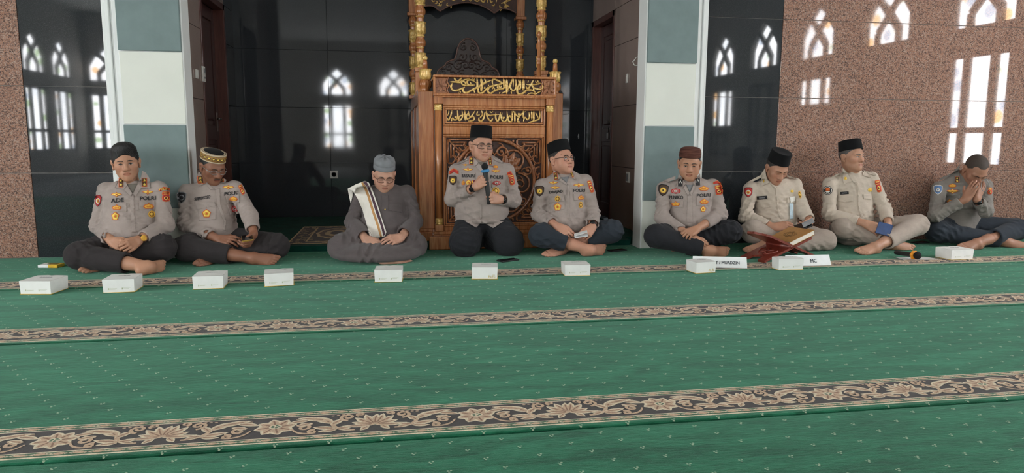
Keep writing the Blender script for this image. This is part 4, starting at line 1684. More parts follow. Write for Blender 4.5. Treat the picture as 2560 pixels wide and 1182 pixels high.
def foot_ops(A, f, n, big, shin=None, k=1.0):
    """foot: ankle A, toes along f, instep faces n, big toe towards 'big'"""
    f = unit(f)
    n = unit(np.asarray(n) - f * (np.asarray(n) @ f))
    s = np.cross(n, f)
    if s @ np.asarray(big) < 0:
        s = -s
    A = np.asarray(A, float)
    heel = A - f * .040 * k - n * .036 * k
    ops = [('u', rc(A, A - n * .03 - f * .02, .036 * k, .034 * k), .02), ('u', rc(heel, heel + f * .03 * k, .033 * k, .032 * k), .03)]
    for o, r, e in ((.026, .021, .125), (.006, .020, .122), (-.014, .018, .112), (-.030, .016, .100)):
        ops.append(('u', rc(A + (f * .02 - n * .010 + s * o * .4) * k, A + (f * e - n * .028 + s * o) * k, (.030 if o > 0 else .026) * k, r * k), .02))
    ops.append(('u', rc(heel + s * -.012 * k, A + (f * .10 - n * .036 - s * .03) * k, .026 * k, .017 * k), .02))
    toes = []
    for o, e, L, r in ((.030, .128, .048, .0145), (.010, .130, .040, .0105), (-.008, .124, .036, .0098), (-.023, .116, .032, .0092), (-.037, .106, .028, .0088)):
        b = A + (f * e - n * .032 + s * o) * k
        m = b + (f * L * .55 + n * .004) * k
        t = b + (f * L - n * .006) * k
        toes += [('u', rc(b, m, r * k, r * .98 * k), 0.0), ('u', rc(m, t, r * .98 * k, r * .95 * k), .004)]
    ops.append(('u', grp(toes), .006))
    ops.append(('u', ell(A + s * .030 * k, (.014 * k,) * 3), .014))
    ops.append(('u', ell(A - s * .030 * k - n * .006, (.014 * k,) * 3), .014))
    if shin is not None:
        ops.append(('u', rc(shin, A, .050 * k, .034 * k), .025))
    return ops


def head_ops(H, B, hs, g):
    """B columns: lateral, forward, up. g = shape options"""
    B = np.asarray(B)

    def p(x, y, z):
        return H + B @ np.array([x, y, z]) * hs
    r = lambda v: v * hs
    jw = g.get('jaw', 1.0)
    fat = g.get('fat', 0.0)
    o = [('u', ell(p(0, -.020, .032), np.array([.078, .098, .088]) * hs, B), 0),
         ('u', ell(p(0, .025, -.018), np.array([.0645 + fat, .066, .086]) * hs, B), .035),
         ('u', ell(p(0, .020, -.064), np.array([.0535 * jw + fat, .060, .046]) * hs, B), .03)]
    for s in (-1, 1):
        o.append(('u', rc(p(s * (.0495 * jw + fat * .6), .002, -.058), p(s * .017, .066, -.097), r(.019 + fat * .3), r(.017)), .025))
        o.append(('u', ell(p(s * .046, .052, -.024), np.array([.024, .020, .022]) * hs, B), .025))
        o.append(('u', rc(p(s * .046, .068, .018), p(s * .012, .083, .016), r(.010), r(.011)), .016))
        if fat:
            o.append(('u', ell(p(s * .042, .050, -.055), np.array([.026, .024, .028]) * hs, B), .03))
    o += [('u', rc(p(0, .073, -.096), p(0, .071, -.102), r(.0195)), .022)]
    for s in (-1, 1):                                    # eye sockets, lids
        o.append(('s', ell(p(s * .032, .098, -.004), np.array([.021, .016, .013]) * hs, B), .014))
        o.append(('u', ell(p(s * .031, .070, -.005), np.array([.0165, .0135, .0125]) * hs, B), .007))
    nw = g.get('nose', 1.0)
    o += [('u', rc(p(0, .084, .006), p(0, .103, -.034), r(.0085), r(.0125 * nw)), .014),
          ('u', ell(p(0, .102, -.037), np.array([.0135 * nw, .012, .0105]) * hs, B), .008)]
    for s in (-1, 1):
        o.append(('u', ell(p(s * .0150 * nw, .091, -.040), np.array([.0095, .012, .0095]) * hs, B), .008))
        o.append(('s', ell(p(s * .0075 * nw, .104, -.049), np.array([.0042, .006, .0035]) * hs, B), .004))
    # mouth
    o += [('u', ell(p(0, .077, -.070), np.array([.028, .014, .018]) * hs, B), .018)]
    o += [('u', rc(p(-.017, .083, -.0655), p(.017, .083, -.0655), r(.0058)), .008), ('u', rc(p(-.013, .0845, -.0765), p(.013, .0845, -.0765), r(.0072)), .008)]
    o += [('s', rc(p(-.023, .0905, -.0712), p(.023, .0905, -.0712), r(.0022)), .004)]
    for s in (-1, 1):                                    # ears
        E = B @ np.array([[1, 0, 0], [0, .97, -.24], [0, .24, .97]]).T
        ear = [('u', ell(p(s * .0815, -.016, -.010), np.array([.0075, .0195, .033]) * hs, E), 0),
               ('u', ell(p(s * .086, -.024, .006), np.array([.008, .016, .020]) * hs, E), .006),
               ('s', ell(p(s * .091, -.010, -.006), np.array([.007, .009, .017]) * hs, E), .005),
               ('u', ell(p(s * .080, -.006, -.036), np.array([.007, .010, .010]) * hs, E), .006)]
        o.append(('u', grp(ear), .008))
    return o, p


def skin_colors(V, base, hp=None, Bm=None, hs=1.0, feat=None, extra=None):
    base = (base[0] * .985, base[1] * .955, base[2] * .91)
    c = np.tile(np.array(lin(base) + (1,), F32), (len(V), 1))
    n = .5 + .5 * np.sin(V @ np.array([31., 17., 23.]) + 2 * np.sin(V @ np.array([-13., 29., 11.])))
    c[:, :3] *= (0.94 + 0.10 * n)[:, None]
    if hp is not None:
        q = ((V - hp) @ Bm) / hs
        x, y, z = q[:, 0], q[:, 1], q[:, 2]
        lips = (y > .06) & (((x / .024) ** 2 + ((z + .0705) / .0115) ** 2) < 1)
        c[lips, :3] *= np.array([.84, .64, .62])
        ck = np.exp(-(((np.abs(x) - .045) / .022) ** 2 + ((z + .035) / .022) ** 2)) * (y > .02)
        c[:, :3] *= 1 - ck[:, None] * np.array([.0, .10, .10])
        if feat:
            sh = feat.get('stubble', 0)
            if sh:
                m = np.clip(1 - np.abs(z + .085) / .05, 0, 1) * (y > -.02)
                c[:, :3] *= 1 - sh * m[:, None] * np.array([.25, .22, .18])
    return c


def surf_project(bvh, p, d):
    h, n, i, t = bvh.ray_cast(Vector(p), Vector(d))
    return h


def decal(name, pieces, bvh, px, mats, parent, off=.003, thick=.004, step=9.0, maxdev=.07):
    """flat sewn pieces laid on a surface. pieces = list of (outline px, material index, layer)"""
    VV, FF, MM = [], [], []
    for pts, mi, lay in pieces:
        bm = bmesh.new()
        vs = [bm.verts.new((x, y, 0)) for x, y in pts]
        try:
            fc = bm.faces.new(vs)
        except ValueError:
            bm.free()
            continue
        bmesh.ops.triangulate(bm, faces=[fc])
        for _ in range(4):
            ed = [e for e in bm.edges if e.calc_length() > step * 1.6]
            if not ed:
                break
            bmesh.ops.subdivide_edges(bm, edges=ed, cuts=1)
            bmesh.ops.triangulate(bm, faces=bm.faces[:])
        bm.verts.index_update()
        uv = np.array([v.co[:2] for v in bm.verts])
        tri = [[v.index for v in f.verts] for f in bm.faces]
        bnd = [(e.verts[0].index, e.verts[1].index) for e in bm.edges if len(e.link_faces) == 1]
        bm.free()
        T, Ds = [], []
        for u, v in uv:
            a, b = px(u, v)
            d = unit(ray(a, b))
            hit = bvh.ray_cast(Vector(CAM_C), Vector(d))
            T.append(hit[3] if hit[0] is not None else np.nan)
            Ds.append(d)
        T = np.array(T, float)
        if np.all(np.isnan(T)):
            continue
        med = np.nanmedian(T)
        T[np.isnan(T) | (np.abs(T - med) > maxdev)] = med
        Ds = np.array(Ds)
        top = CAM_C + Ds * (T - off - lay * .0012)[:, None]
        bot = CAM_C + Ds * (T + thick)[:, None]
        o = len(VV)
        n = len(top)
        VV += top.tolist() + bot.tolist()
        a2 = 0
        for t in tri:
            p0, p1, p2 = [np.array(VV[o + i]) for i in t]
            if np.cross(p1 - p0, p2 - p0) @ Ds[t[0]] > 0:
                t = t[::-1]
            FF.append([o + i for i in t])
            MM.append(mi)
        for a, b in bnd:
            FF.append([o + a, o + b, o + n + b])
            MM.append(mi)
            FF.append([o + a, o + n + b, o + n + a])
            MM.append(mi)
    if not VV:
        return None
    o = mesh_np(name, VV, FF, mats, parent, True, midx=MM)
    return o, VV, FF


def text_mesh2d(body, bold=.012):
    cu = bpy.data.curves.new('lettering', 'FONT')
    cu.body = body
    cu.offset = bold
    cu.resolution_u = 2
    ob = bpy.data.objects.new('lettering', cu)
    col.objects.link(ob)
    dg = bpy.context.evaluated_depsgraph_get()
    me = bpy.data.meshes.new_from_object(ob.evaluated_get(dg))
    V = np.array([v.co[:2] for v in me.vertices])
    Fc = [list(p.vertices) for p in me.polygons]
    bpy.data.objects.remove(ob)
    bpy.data.curves.remove(cu)
    bpy.data.meshes.remove(me)
    return V, Fc


def text_on(body, box, bvh, px, mat, parent, off=.004, bold=.03, name='lettering'):
    """lettering fitted into box = (x0, y0, x1, y1, slope) in crop pixels and laid on the cloth"""
    V, Fc = text_mesh2d(body, bold)
    lo, hi = V.min(0), V.max(0)
    x0, y0, x1, y1, sl = box
    bx_, by_ = (y1 - y0) * .045, (y1 - y0) * .030
    n0 = len(V)
    Fc = [[i + n0 * k for i in f] for k in range(5) for f in Fc]
    SH_ = np.repeat(np.array([(0, 0), (bx_, 0), (-bx_, 0), (0, by_), (0, -by_)]), n0, 0)
    V = np.tile(V, (5, 1))
    u = x0 + (V[:, 0] - lo[0]) / (hi[0] - lo[0]) * (x1 - x0) + SH_[:, 0]
    v = y1 - (V[:, 1] - lo[1]) / (hi[1] - lo[1]) * (y1 - y0) + (u - x0) * sl + SH_[:, 1]
    T, Ds = [], []
    for a, b in zip(u, v):
        d = unit(ray(*px(a, b)))
        h = bvh.ray_cast(Vector(CAM_C), Vector(d))
        T.append(h[3] if h[0] is not None else np.nan)
        Ds.append(d)
    T = np.array(T, float)
    if np.all(np.isnan(T)):
        return None
    med = np.nanmedian(T)
    T[np.isnan(T) | (np.abs(T - med) > .06)] = med
    P = CAM_C + np.array(Ds) * (T - off - np.repeat(np.arange(5), n0) * .00012)[:, None]
    me = bpy.data.meshes.new(name)
    me.from_pydata(P.tolist(), [], Fc)
    me.update()
    return link_mesh(name, me, mat, parent)


def rot2(pts, a, cx, cy):
    c, s = math.cos(a), math.sin(a)
    return [(cx + x * c - y * s, cy + x * s + y * c) for x, y in pts]


def emblem(kind, cx, cy, w, h=None, rot=0.0):
    """sewn insignia as layered outlines; returns pieces and material list"""
    h = w * .6 if h is None else h
    W, H = w / 2, h / 2
    circ = lambda r, n=14, sx=1, sy=1: [(r * math.cos(a) * W * sx, r * math.sin(a) * H * sy) for a in np.linspace(0, 2 * PI, n + 1)[:-1]]
    P = []
    if kind == 'wings':
        o = [(-1, -.1), (-.6, -.5), (-.22, -.45), (0, -1), (.22, -.45), (.6, -.5), (1, -.1), (.55, .35), (.2, .5), (0, 1), (-.2, .5), (-.55, .35)]
        P = [(o, 0, 0), ([(x * .84, y * .68) for x, y in o], 1, 1), (circ(.22, 8), 0, 2)]
        P[0] = ([(x * W, y * H) for x, y in o], 0, 0)
        P[1] = ([(x * W * .84, y * H * .68) for x, y in o], 1, 1)
        mats = [PT['orange'], PT['yellow']]
    elif kind == 'lotus':
        o = [(-1, .12), (-.66, -.45), (-.26, -.58), (0, -1), (.26, -.58), (.66, -.45), (1, .12), (.62, .8), (-.62, .8)]
        P = [([(x * W, y * H) for x, y in o], 0, 0), ([(x * W * .80, y * H * .74) for x, y in o], 1, 1), ([(-.45 * W, -.02 * H), (.45 * W, -.02 * H), (.38 * W, .2 * H), (-.38 * W, .2 * H)], 0, 2)]
        mats = [PT['orange'], PT['gold']]
    elif kind == 'pent':
        pt = lambda r: [(r * math.sin(a) * W, -r * math.cos(a) * H) for a in np.linspace(0, 2 * PI, 6)[:-1]]
        P = [(pt(1.05), 0, 0), (pt(.85), 1, 1), (circ(.45), 2, 2), (circ(.24), 0, 3)]
        mats = [PT['orange'], PT['yellow'], PT['gold']]
    elif kind == 'disc':
        pt = [((1 + .08 * math.cos(8 * a)) * math.cos(a) * W, (1 + .08 * math.cos(8 * a)) * math.sin(a) * H) for a in np.linspace(0, 2 * PI, 33)[:-1]]
        P = [(pt, 0, 0), (circ(.72), 1, 1), (circ(.5), 0, 2), (circ(.3), 2, 3)]
        mats = [PT['gold'], PT['brown'], PT['yellow']]
    elif kind == 'rdisc':
        pt = [((1 + .08 * math.cos(8 * a)) * math.cos(a) * W, (1 + .08 * math.cos(8 * a)) * math.sin(a) * H) for a in np.linspace(0, 2 * PI, 33)[:-1]]
        P = [(pt, 0, 0), (circ(.74), 1, 1), (circ(.58), 0, 2), (circ(.42), 2, 3), (circ(.2), 3, 4)]
        mats = [PT['red'], PT['pink'], PT['white'], PT['brown']]
    elif kind in ('shield', 'bshield', 'kshield', 'blueshield'):
        o = [(-1, -.75), (-.5, -1), (.5, -1), (1, -.75), (.95, .1), (.6, .65), (0, 1), (-.6, .65), (-.95, .1)]
        P = [([(x * W, y * H) for x, y in o], 0, 0), ([(x * W * .86, y * H * .87) for x, y in o], 1, 1), (circ(.60, 14, 1, .8), 2, 2), (circ(.42, 12, 1, .8), 3, 3), (circ(.2, 8, 1, .8), 1, 4)]
        mats = {'shield': [PT['maroon'], PT['red'], PT['white'], PT['gold']], 'bshield': [PT['black'], PT['brown'], PT['gold'], PT['yellow']],
                'kshield': [PT['grey'], PT['black'], PT['grey'], PT['black']], 'blueshield': [PT['white'], PT['blue'], PT['grey'], PT['white']]}[kind]
    elif kind == 'tab':
        o = [(-1, -.2), (0, -1), (1, -.2), (1, .75), (0, .15), (-1, .75)]
        P = [([(x * W, y * H) for x, y in o], 0, 0), ([(x * W * .85, y * H * .7) for x, y in o], 1, 1)]
        mats = [PT['orange'], PT['red']]
    elif kind == 'region':
        o = [(-.8, -1), (.8, -1), (1, -.5), (.8, -.2), (1, .1), (.8, .9), (0, 1), (-.8, .9), (-1, .1), (-.8, -.2), (-1, -.5)]
        P = [([(x * W, y * H) for x, y in o], 0, 0), ([(x * W * .8, y * H * .86) for x, y in o], 1, 1), ([(p, q + H * .3) for p, q in circ(.5, 12, 1, .7)], 2, 2), ([(p, q + H * .3) for p, q in circ(.28, 10, 1, .7)], 3, 3),
             ([(-.6 * W, -.8 * H), (.6 * W, -.8 * H), (.6 * W, -.62 * H), (-.6 * W, -.62 * H)], 2, 2), ([(-.6 * W, -.42 * H), (.6 * W, -.42 * H), (.6 * W, -.3 * H), (-.6 * W, -.3 * H)], 2, 2)]
        mats = [PT['orange'], PT['red'], PT['yellow'], PT['maroon']]
    elif kind == 'rank':
        n = int(round(h / w * 1.2)) if h > w else 1
        P = [([(-W, -H), (W, -H), (W, H), (-W, H)], 0, 0), ([(-W * .8, -H * .9), (W * .8, -H * .9), (W * .8, H * .9), (-W * .8, H * .9)], 1, 1)]
        for i in range(n):
            cy_ = (-1 + (2 * i + 1) / n) * H * .9
            r = min(W * .62, H / n * .8)
            P.append(([((r if k % 2 == 0 else r * .62) * math.sin(k * PI / 5), cy_ - (r if k % 2 == 0 else r * .62) * math.cos(k * PI / 5)) for k in range(10)], 2, 2))
        mats = [PT['orange'], PT['brown'], PT['yellow']]
    elif kind == 'chevron':
        P = [([(-W, -H * .7), (0, -H), (W, -H * .7), (W, H), (-W, H)], 0, 0)]
        for q in (.0,):
            P.append(([(-W * .6, H * .35), (0, -H * .35), (W * .6, H * .35), (W * .6, H * .05 + H * .0), (0, -H * .72), (-W * .6, H * .05)], 1, 1))
        mats = [PT['black'], PT['white']]
    elif kind == 'plate':
        P = [([(-W, -H), (W, -H), (W, H), (-W, H)], 0, 0), ([(-W * .6, -H * .3), (W * .6, -H * .3), (W * .6, H * .35), (-W * .6, H * .35)], 1, 1)]
        mats = [PT['black'], PT['grey']]
    elif kind == 'roundel':
        P = [(circ(1, 20), 0, 0), (circ(.88, 20), 1, 1), (circ(.78, 20), 0, 2), ([(x * W, y * H) for x, y in ((-.45, -.45), (0, -.6), (.45, -.45), (.4, .1), (-.4, .1))], 2, 3), ([(x * W, y * H) for x, y in ((-.5, .2), (.5, .2), (.3, .5), (-.3, .5))], 1, 3)]
        mats = [PT['black'], PT['white'], PT['orange']]
    elif kind == 'pin':
        P = [(circ(1, 10), 0, 0), (circ(.6, 8), 1, 1)]
        mats = [PT['yellow'], PT['gold']]
    elif kind == 'bar':
        P = [([(-W, -H), (W, -H), (W, H), (-W, H)], 0, 0), ([(-W * .9, -H * .75), (-W * .2, -H * .75), (-W * .2, H * .75), (-W * .9, H * .75)], 1, 1)]
        mats = [PT['maroon'], PT['gold']]
    return [(rot2(p, math.radians(rot), cx, cy), m, l) for p, m, l in P], mats


def make_person(S):
    o_, s_, yT = S['o'], S['s'], S['yT']
    pxf = lambda zx, zy: (o_[0] + zx / s_, o_[1] + zy / s_)

    def J(q):
        if q[0] == 'z':
            return at_z(*pxf(q[1], q[2]), q[3])
        return at_y(*pxf(q[0], q[1]), yT + q[2])
    N = J(S['neck'])
    H = J(S['head'])
    sh = {k: J(S['sh'][k]) for k in 'lr'}
    el = {k: J(S['el'][k]) for k in 'lr'}
    wr = {k: J(S['wr'][k]) for k in 'lr'}
    kn = {k: J(S['kn'][k]) for k in 'lr'}
    an = {k: J(S['an'][k]) for k in 'lr'}
    pz = S.get('pz', 0.125)
    Pv = at_y(*pxf(S['px'], 900), yT + S.get('pdy', 0.0))
    Pv[2] = pz
    root = thing('person', S['label'], 'person', (float(Pv[0]), float(Pv[1]), 0.0))
    side = unit((sh['r'] - sh['l']) * [1, 1, 0])
    fw = unit(np.cross(side, ZV))
    bw = S.get('build', 1.0)
    belly = S.get('belly', .03)
    hw = np.linalg.norm(sh['r'] - sh['l']) / 2

    def tor(t, push=0.0):
        return Pv + (N - Pv) * t + fw * push

    def torso(e=0.0, bot=0.0):
        return echain([(tor(bot) + fw * .01, .165 * bw + e, .130 * bw + e), (tor(.24, belly), .160 * bw + e, .118 * bw + belly * .4 + e), (tor(.52, belly * .6), max(.150, hw * .80) + e, .112 * bw + e),
                       (tor(.78, .01), hw * .86 + e, .098 * bw + e), (tor(.93, 0), hw * .60 + e, .072 + e)], side)

    # ---------------- skin
    skin = S['skin']
    hs = S.get('hs', 1.03)
    r0, u0, t0 = view_basis(H)
    yw, pt, rl = [math.radians(a) for a in S['face']]
    f = math.cos(yw) * t0 + math.sin(yw) * r0
    l = math.cos(yw) * r0 - math.sin(yw) * t0
    f2 = math.cos(pt) * f - math.sin(pt) * u0
    u2 = math.cos(pt) * u0 + math.sin(pt) * f
    u3 = math.cos(rl) * u2 + math.sin(rl) * l
    l3 = math.cos(rl) * l - math.sin(rl) * u2
    B = np.stack([l3, f2, u3], -1)
    g = S.get('shape', {})
    hops, lp = head_ops(H, B, hs, g)
    nk = g.get('neck', .056)
    Nb = N + np.array([0, 0, .0])
    hops += [('u', rc(lp(0, -.030, -.055), Nb + fw * -.005, nk, nk + .006), .03), ('u', rc(lp(0, .02, -.085), Nb + fw * .025, .030, .040), .035)]
    hv, hf = nets(hops, .0029)
    allV, allF, allC = [hv], [hf], [skin_colors(hv, skin, H, B, hs, S.get('feat'))]
    hbvh = BVHTree.FromPolygons(hv.tolist(), hf.tolist())
    nv = len(hv)

    def put(V, Fq, C):
        nonlocal nv
        allV.append(V)
        allF.append(Fq + nv)
        allC.append(C)
        nv += len(V)
    hands = {}
    for k in 'lr':
        hd = S['hand'][k]
        vb = np.stack(view_basis(wr[k]), 0)
        K = J(hd['k'])
        fdir = K - wr[k]
        n_ = np.asarray(hd['n']) @ vb
        hk = S.get('hk', 1.0)
        arm = wr[k] + unit(el[k] - wr[k]) * hd.get('arm', .11)
        ops, tips = hand_ops(wr[k], fdir, n_, 1 if k == 'l' else -1, hd['curl'], hd.get('spread', 1.0), hd.get('thumb', (35, 30, 25)), hk, arm)
        fu = unit(fdir)
        nu = unit(n_ - fu * (n_ @ fu))
        hands[k] = wr[k] + fu * .100 - nu * .027
        V, Fq = nets(ops, .0029)
        put(V, Fq, skin_colors(V, S.get('handskin', skin)))
    for k in 'lr':
        ft = S.get('foot', {}).get(k)
        if not ft:
            continue
        T = J(ft['toe'])
        vb = np.stack(view_basis(an[k]), 0)
        ops = foot_ops(an[k], T - an[k], np.asarray(ft['n']) @ vb, np.asarray(ft['big']) @ vb, an[k] + unit(kn[k] - an[k]) * ft.get('shin', .16), S.get('fk', .95))
        ops.append(('i', plane((0, 0, .002), (0, 0, -1)), .004))
        V, Fq = nets(ops, .0032)
        put(V, Fq, skin_colors(V, ft.get('skin', S.get('handskin', skin))))
    core = [('u', torso(-.022), 0), ('u', rc(N, Pv + (N - Pv) * .8, .06, .08), .04)]
    for k in 'lr':
        core += [('u', rc(N - ZV * .05, sh[k], .045, .045), .04), ('u', rc(sh[k], el[k], .046, .038), .03), ('u', rc(el[k], wr[k], .036, .026), .02)]
        hip = Pv + side * (.085 if k == 'r' else -.085)
        core += [('u', rc(hip, kn[k], .075, .052), .04), ('u', rc(kn[k], an[k], .050, .032), .03)]
    V, Fq = nets(core, .014)
    put(V, Fq, skin_colors(V, skin))
    body = mesh_np('body', np.concatenate(allV), np.concatenate(allF), SK_MAT, root, True, np.concatenate(allC))

    # ---------------- face details sewn to the head surface
    def face_mesh(name, pieces, mats, parent=body, off=.0012):
        VV, FF, MM = [], [], []
        for pts, mi, lay in pieces:
            cx = sum(p[0] for p in pts) / len(pts)
            cz = sum(p[1] for p in pts) / len(pts)
            Q = [(cx, cz)] + [(cx + (x - cx) * .5, cz + (z - cz) * .5) for x, z in pts] + list(pts)
            n = len(pts)
            T = []
            for x, z in Q:
                a = lp(x, .16, z)
                h = hbvh.ray_cast(Vector(a), Vector(-f2))
                T.append(h[3] if h[0] is not None else .08 * hs)
            o = len(VV)
            for (x, z), t in zip(Q, T):
                VV.append(lp(x, .16, z) - f2 * (t - off - lay * .0005))
            for i in range(n):
                j = (i + 1) % n
                FF.append([o, o + 1 + i, o + 1 + j, o + 1 + j])
                FF.append([o + 1 + i, o + 1 + n + i, o + 1 + n + j, o + 1 + j])
                MM += [mi, mi]
        me = bpy.data.meshes.new(name)
        fs = [tuple(dict.fromkeys(q)) for q in FF]
        me.from_pydata([tuple(v) for v in VV], [], fs)
        me.polygons.foreach_set('material_index', np.asarray(MM, np.int32))
        me.update()
        return link_mesh(name, me, mats, parent, True)
    op = S.get('eyes', .55)
    ex = .031
    for sgn in (-1, 1):
        up = lambda t: (.0092 * op) * math.sin(PI * t) ** .8
        dn = lambda t: (-.0056 * op) * math.sin(PI * t) ** .8
        xs = np.linspace(0, 1, 9)
        X = lambda t: sgn * ex + (t - .5) * .029
        zc = -.0045 - (.003 if op < .2 else 0)
        pieces = []
        if op > .2:
            pieces.append(([(X(t), zc + up(t)) for t in xs] + [(X(t), zc + dn(t)) for t in xs[::-1][1:-1]], 0, 0))
            ix = sgn * ex + S.get('gaze', 0) * .006
            ir = .0066
            pieces.append(([(ix + ir * math.cos(a), zc + .0008 * op + max(-.0052 * op, min(.0085 * op, ir * math.sin(a)))) for a in np.linspace(0, 2 * PI, 13)[:-1]], 1, 1))
        pieces.append(([(X(t), zc + up(t) + .0011) for t in xs] + [(X(t), zc + up(t) - .0008) for t in xs[::-1]], 2, 2))
        face_mesh('eye', pieces, [M_EYEW, M_IRIS, M_LASH])
        bx = np.linspace(.011, .049, 8)
        bz = [.0150 + .0042 * math.sin(PI * (i / 7 * .85 + .1)) for i in range(8)]
        th = [.0022, .0032, .0035, .0034, .0030, .0026, .0018, .0010]
        face_mesh('eyebrow', [([(sgn * x, z + t) for x, z, t in zip(bx, bz, th)] + [(sgn * x, z - t) for x, z, t in list(zip(bx, bz, th))[::-1]], 0, 0)], [M_BROW if S.get('hair') != 'grey' else M_HAIRG], off=.0016)
    face_mesh('lip_line', [([(x, -.0706 + .0007 + .0010 * math.cos(x * 130)) for x in np.linspace(-.0235, .0235, 9)] + [(x, -.0706 - .0006 + .0010 * math.cos(x * 130)) for x in np.linspace(-.0235, .0235, 9)[::-1]], 0, 0)],
              [plain('lip_crease', (92, 48, 44), 0.6)], off=.0012)
    if S.get('feat', {}).get('moustache'):
        face_mesh('moustache', [([(x, -.0565 - .10 * abs(x)) for x in np.linspace(-.022, .022, 9)] + [(x, -.0625 - .06 * abs(x)) for x in np.linspace(-.022, .022, 9)[::-1]], 0, 0)], [M_SHORT], off=.0010)

    # ---------------- hair
    hm = S.get('hair', 'short')
    hmat = {'short': M_SHORT, 'full': M_HAIR, 'grey': M_HAIRG, 'buzz': plain('stubbly_scalp', (64, 54, 48), 0.75, var=0.2, scale=400), 'dark': M_HAIR}[hm]
    tk = .008 if hm == 'full' else .0015 if hm == 'buzz' else .0030
    ho = [('u', ell(lp(0, -.020, .032), np.array([.078 + tk, .098 + tk, .088 + tk]) * hs, B), 0)]
    if hm == 'full':
        ho += [('u', ell(lp(0, .012, .092), np.array([.074, .078, .050]) * hs, B), .03), ('u', ell(lp(.012, .040, .110), np.array([.048, .046, .030]) * hs, B), .02)]
    zline = .055 if hm == 'full' else .062
    ho += [('s', ell(lp(0, .105, zline - .085), np.array([.070, .085, .092]) * hs, B), .006), ('i', plane(lp(0, -.05, -.050), -u3 + f2 * .35), .006)]
    for sgn in (-1, 1):
        ho.append(('s', ell(lp(sgn * .085, .012, -.035), np.array([.03, .034, .034]) * hs, B), .006))
        ho.append(('s', ell(lp(sgn * .087, -.015, -.012), np.array([.02, .020, .030]) * hs, B), .004))
    if hm == 'buzz':
        for sgn in (-1, 1):
            ho.append(('s', ell(lp(sgn * .052, .078, .062), np.array([.030, .040, .030]) * hs, B), .008))
    if hm == 'full':
        ho.append(('d', sinfold(7, [l3, l3 + u3 * .4, l3 - f2 * .3], .016, .011), 0))
    V, Fq = nets(ho, .0032)
    mesh_np('hair', V, Fq, hmat, root)

    # ---------------- cap
    cap = S.get('cap')
    if cap:
        Mx = Matrix(((B[0, 0] * hs, B[0, 1] * hs, B[0, 2] * hs, H[0]), (B[1, 0] * hs, B[1, 1] * hs, B[1, 2] * hs, H[1]), (B[2, 0] * hs, B[2, 1] * hs, B[2, 2] * hs, H[2]), (0, 0, 0, 1)))
        tilt = Matrix.Translation((0, -.016, .050)) @ Matrix.Rotation(math.radians(cap.get('tilt', 8)), 4, 'X') @ Matrix.Rotation(math.radians(cap.get('roll', 0)), 4, 'Y')
        MM_ = Mx @ tilt
        hh = cap['h']
        kind = cap['kind']
        if kind == 'peci':
            prof = [(.96, .004), (1.0, 0), (1.005, .004), (.975, hh * .5), (.945, hh - .004), (.93, hh), (.88, hh + .001), (.6, hh - .008), (.0, hh - .010)]
        elif kind == 'band':
            prof = [(.96, .004), (1.0, 0), (1.02, .006), (1.02, hh - .006), (1.0, hh), (.95, hh + .002), (.90, hh - .004), (.88, hh - .002), (.6, hh + .012), (.25, hh + .016), (0, hh + .016)]
        elif kind == 'gather':
            prof = [(.96, .004), (1.0, 0), (1.01, .004), (1.0, hh * .36), (.985, hh * .38), (1.0, hh * .40), (.99, hh * .62), (.93, hh * .80), (.78, hh * .93), (.55, hh), (.2, hh + .004), (0, hh)]
        else:
            prof = [(.96, .004), (1.0, 0), (1.01, .005), (1.0, hh * .45), (.96, hh * .72), (.86, hh * .90), (.66, hh), (.3, hh + .005), (0, hh + .006)]
        b = MB()
        b.lathe([(r * 1.0, z) for r, z in prof], (0, 0, 0), 48, sx=.0835, sy=.1035)
        if kind == 'gather':
            for i, (x, y, z) in enumerate(b.v):
                a = math.atan2(y, x)
                q = max(0, (z - hh * .45) / (hh * .55))
                b.v[i] = (x * (1 - .05 * q * math.cos(9 * a)), y * (1 - .05 * q * math.cos(9 * a)), z + .006 * q * math.cos(9 * a + 1))
        b.v = [tuple(MM_ @ Vector(p)) for p in b.v]
        co = b.build('cap', cap['mat'], root)
        co['label'] = cap['label']
        if kind == 'band':
            for (z0, z1, mt, rr, nm) in ((.0, .010, cap['trim'], 1.035, 'cap_trim'), (hh - .011, hh + .001, cap['trim'], 1.035, 'cap_trim'), (.010, hh - .011, cap['bandmat'], 1.026, 'cap_band')):
                MB().lathe([(rr - .02, z0), (rr, z0 + .001), (rr, z1 - .001), (rr - .02, z1)], (0, 0, 0), 48, sx=.0835, sy=.1035, M=MM_).build(nm, mt, co)
            dm = MB()
            nD = 18
            for i in range(nD):
                for (sc_, rr, mi) in ((1.0, 1.032, 0), (.55, 1.037, 1)):
                    pts = []
                    for (da, dz) in ((-.16, 0), (0, .013), (.16, 0), (0, -.013)):
                        a = 2 * PI * i / nD + da * sc_
                        pts.append(MM_ @ Vector((math.cos(a) * rr * .0835, math.sin(a) * rr * .1035, hh / 2 + dz * sc_)))
                    dm.add(pts, [(0, 1, 2, 3)], mi)
            q = dm.build('woven_diamonds', [PT['brown'], PT['yellow']], co)
            q['kind'] = 'stuff'

    # ---------------- spectacles
    gl = S.get('glasses')
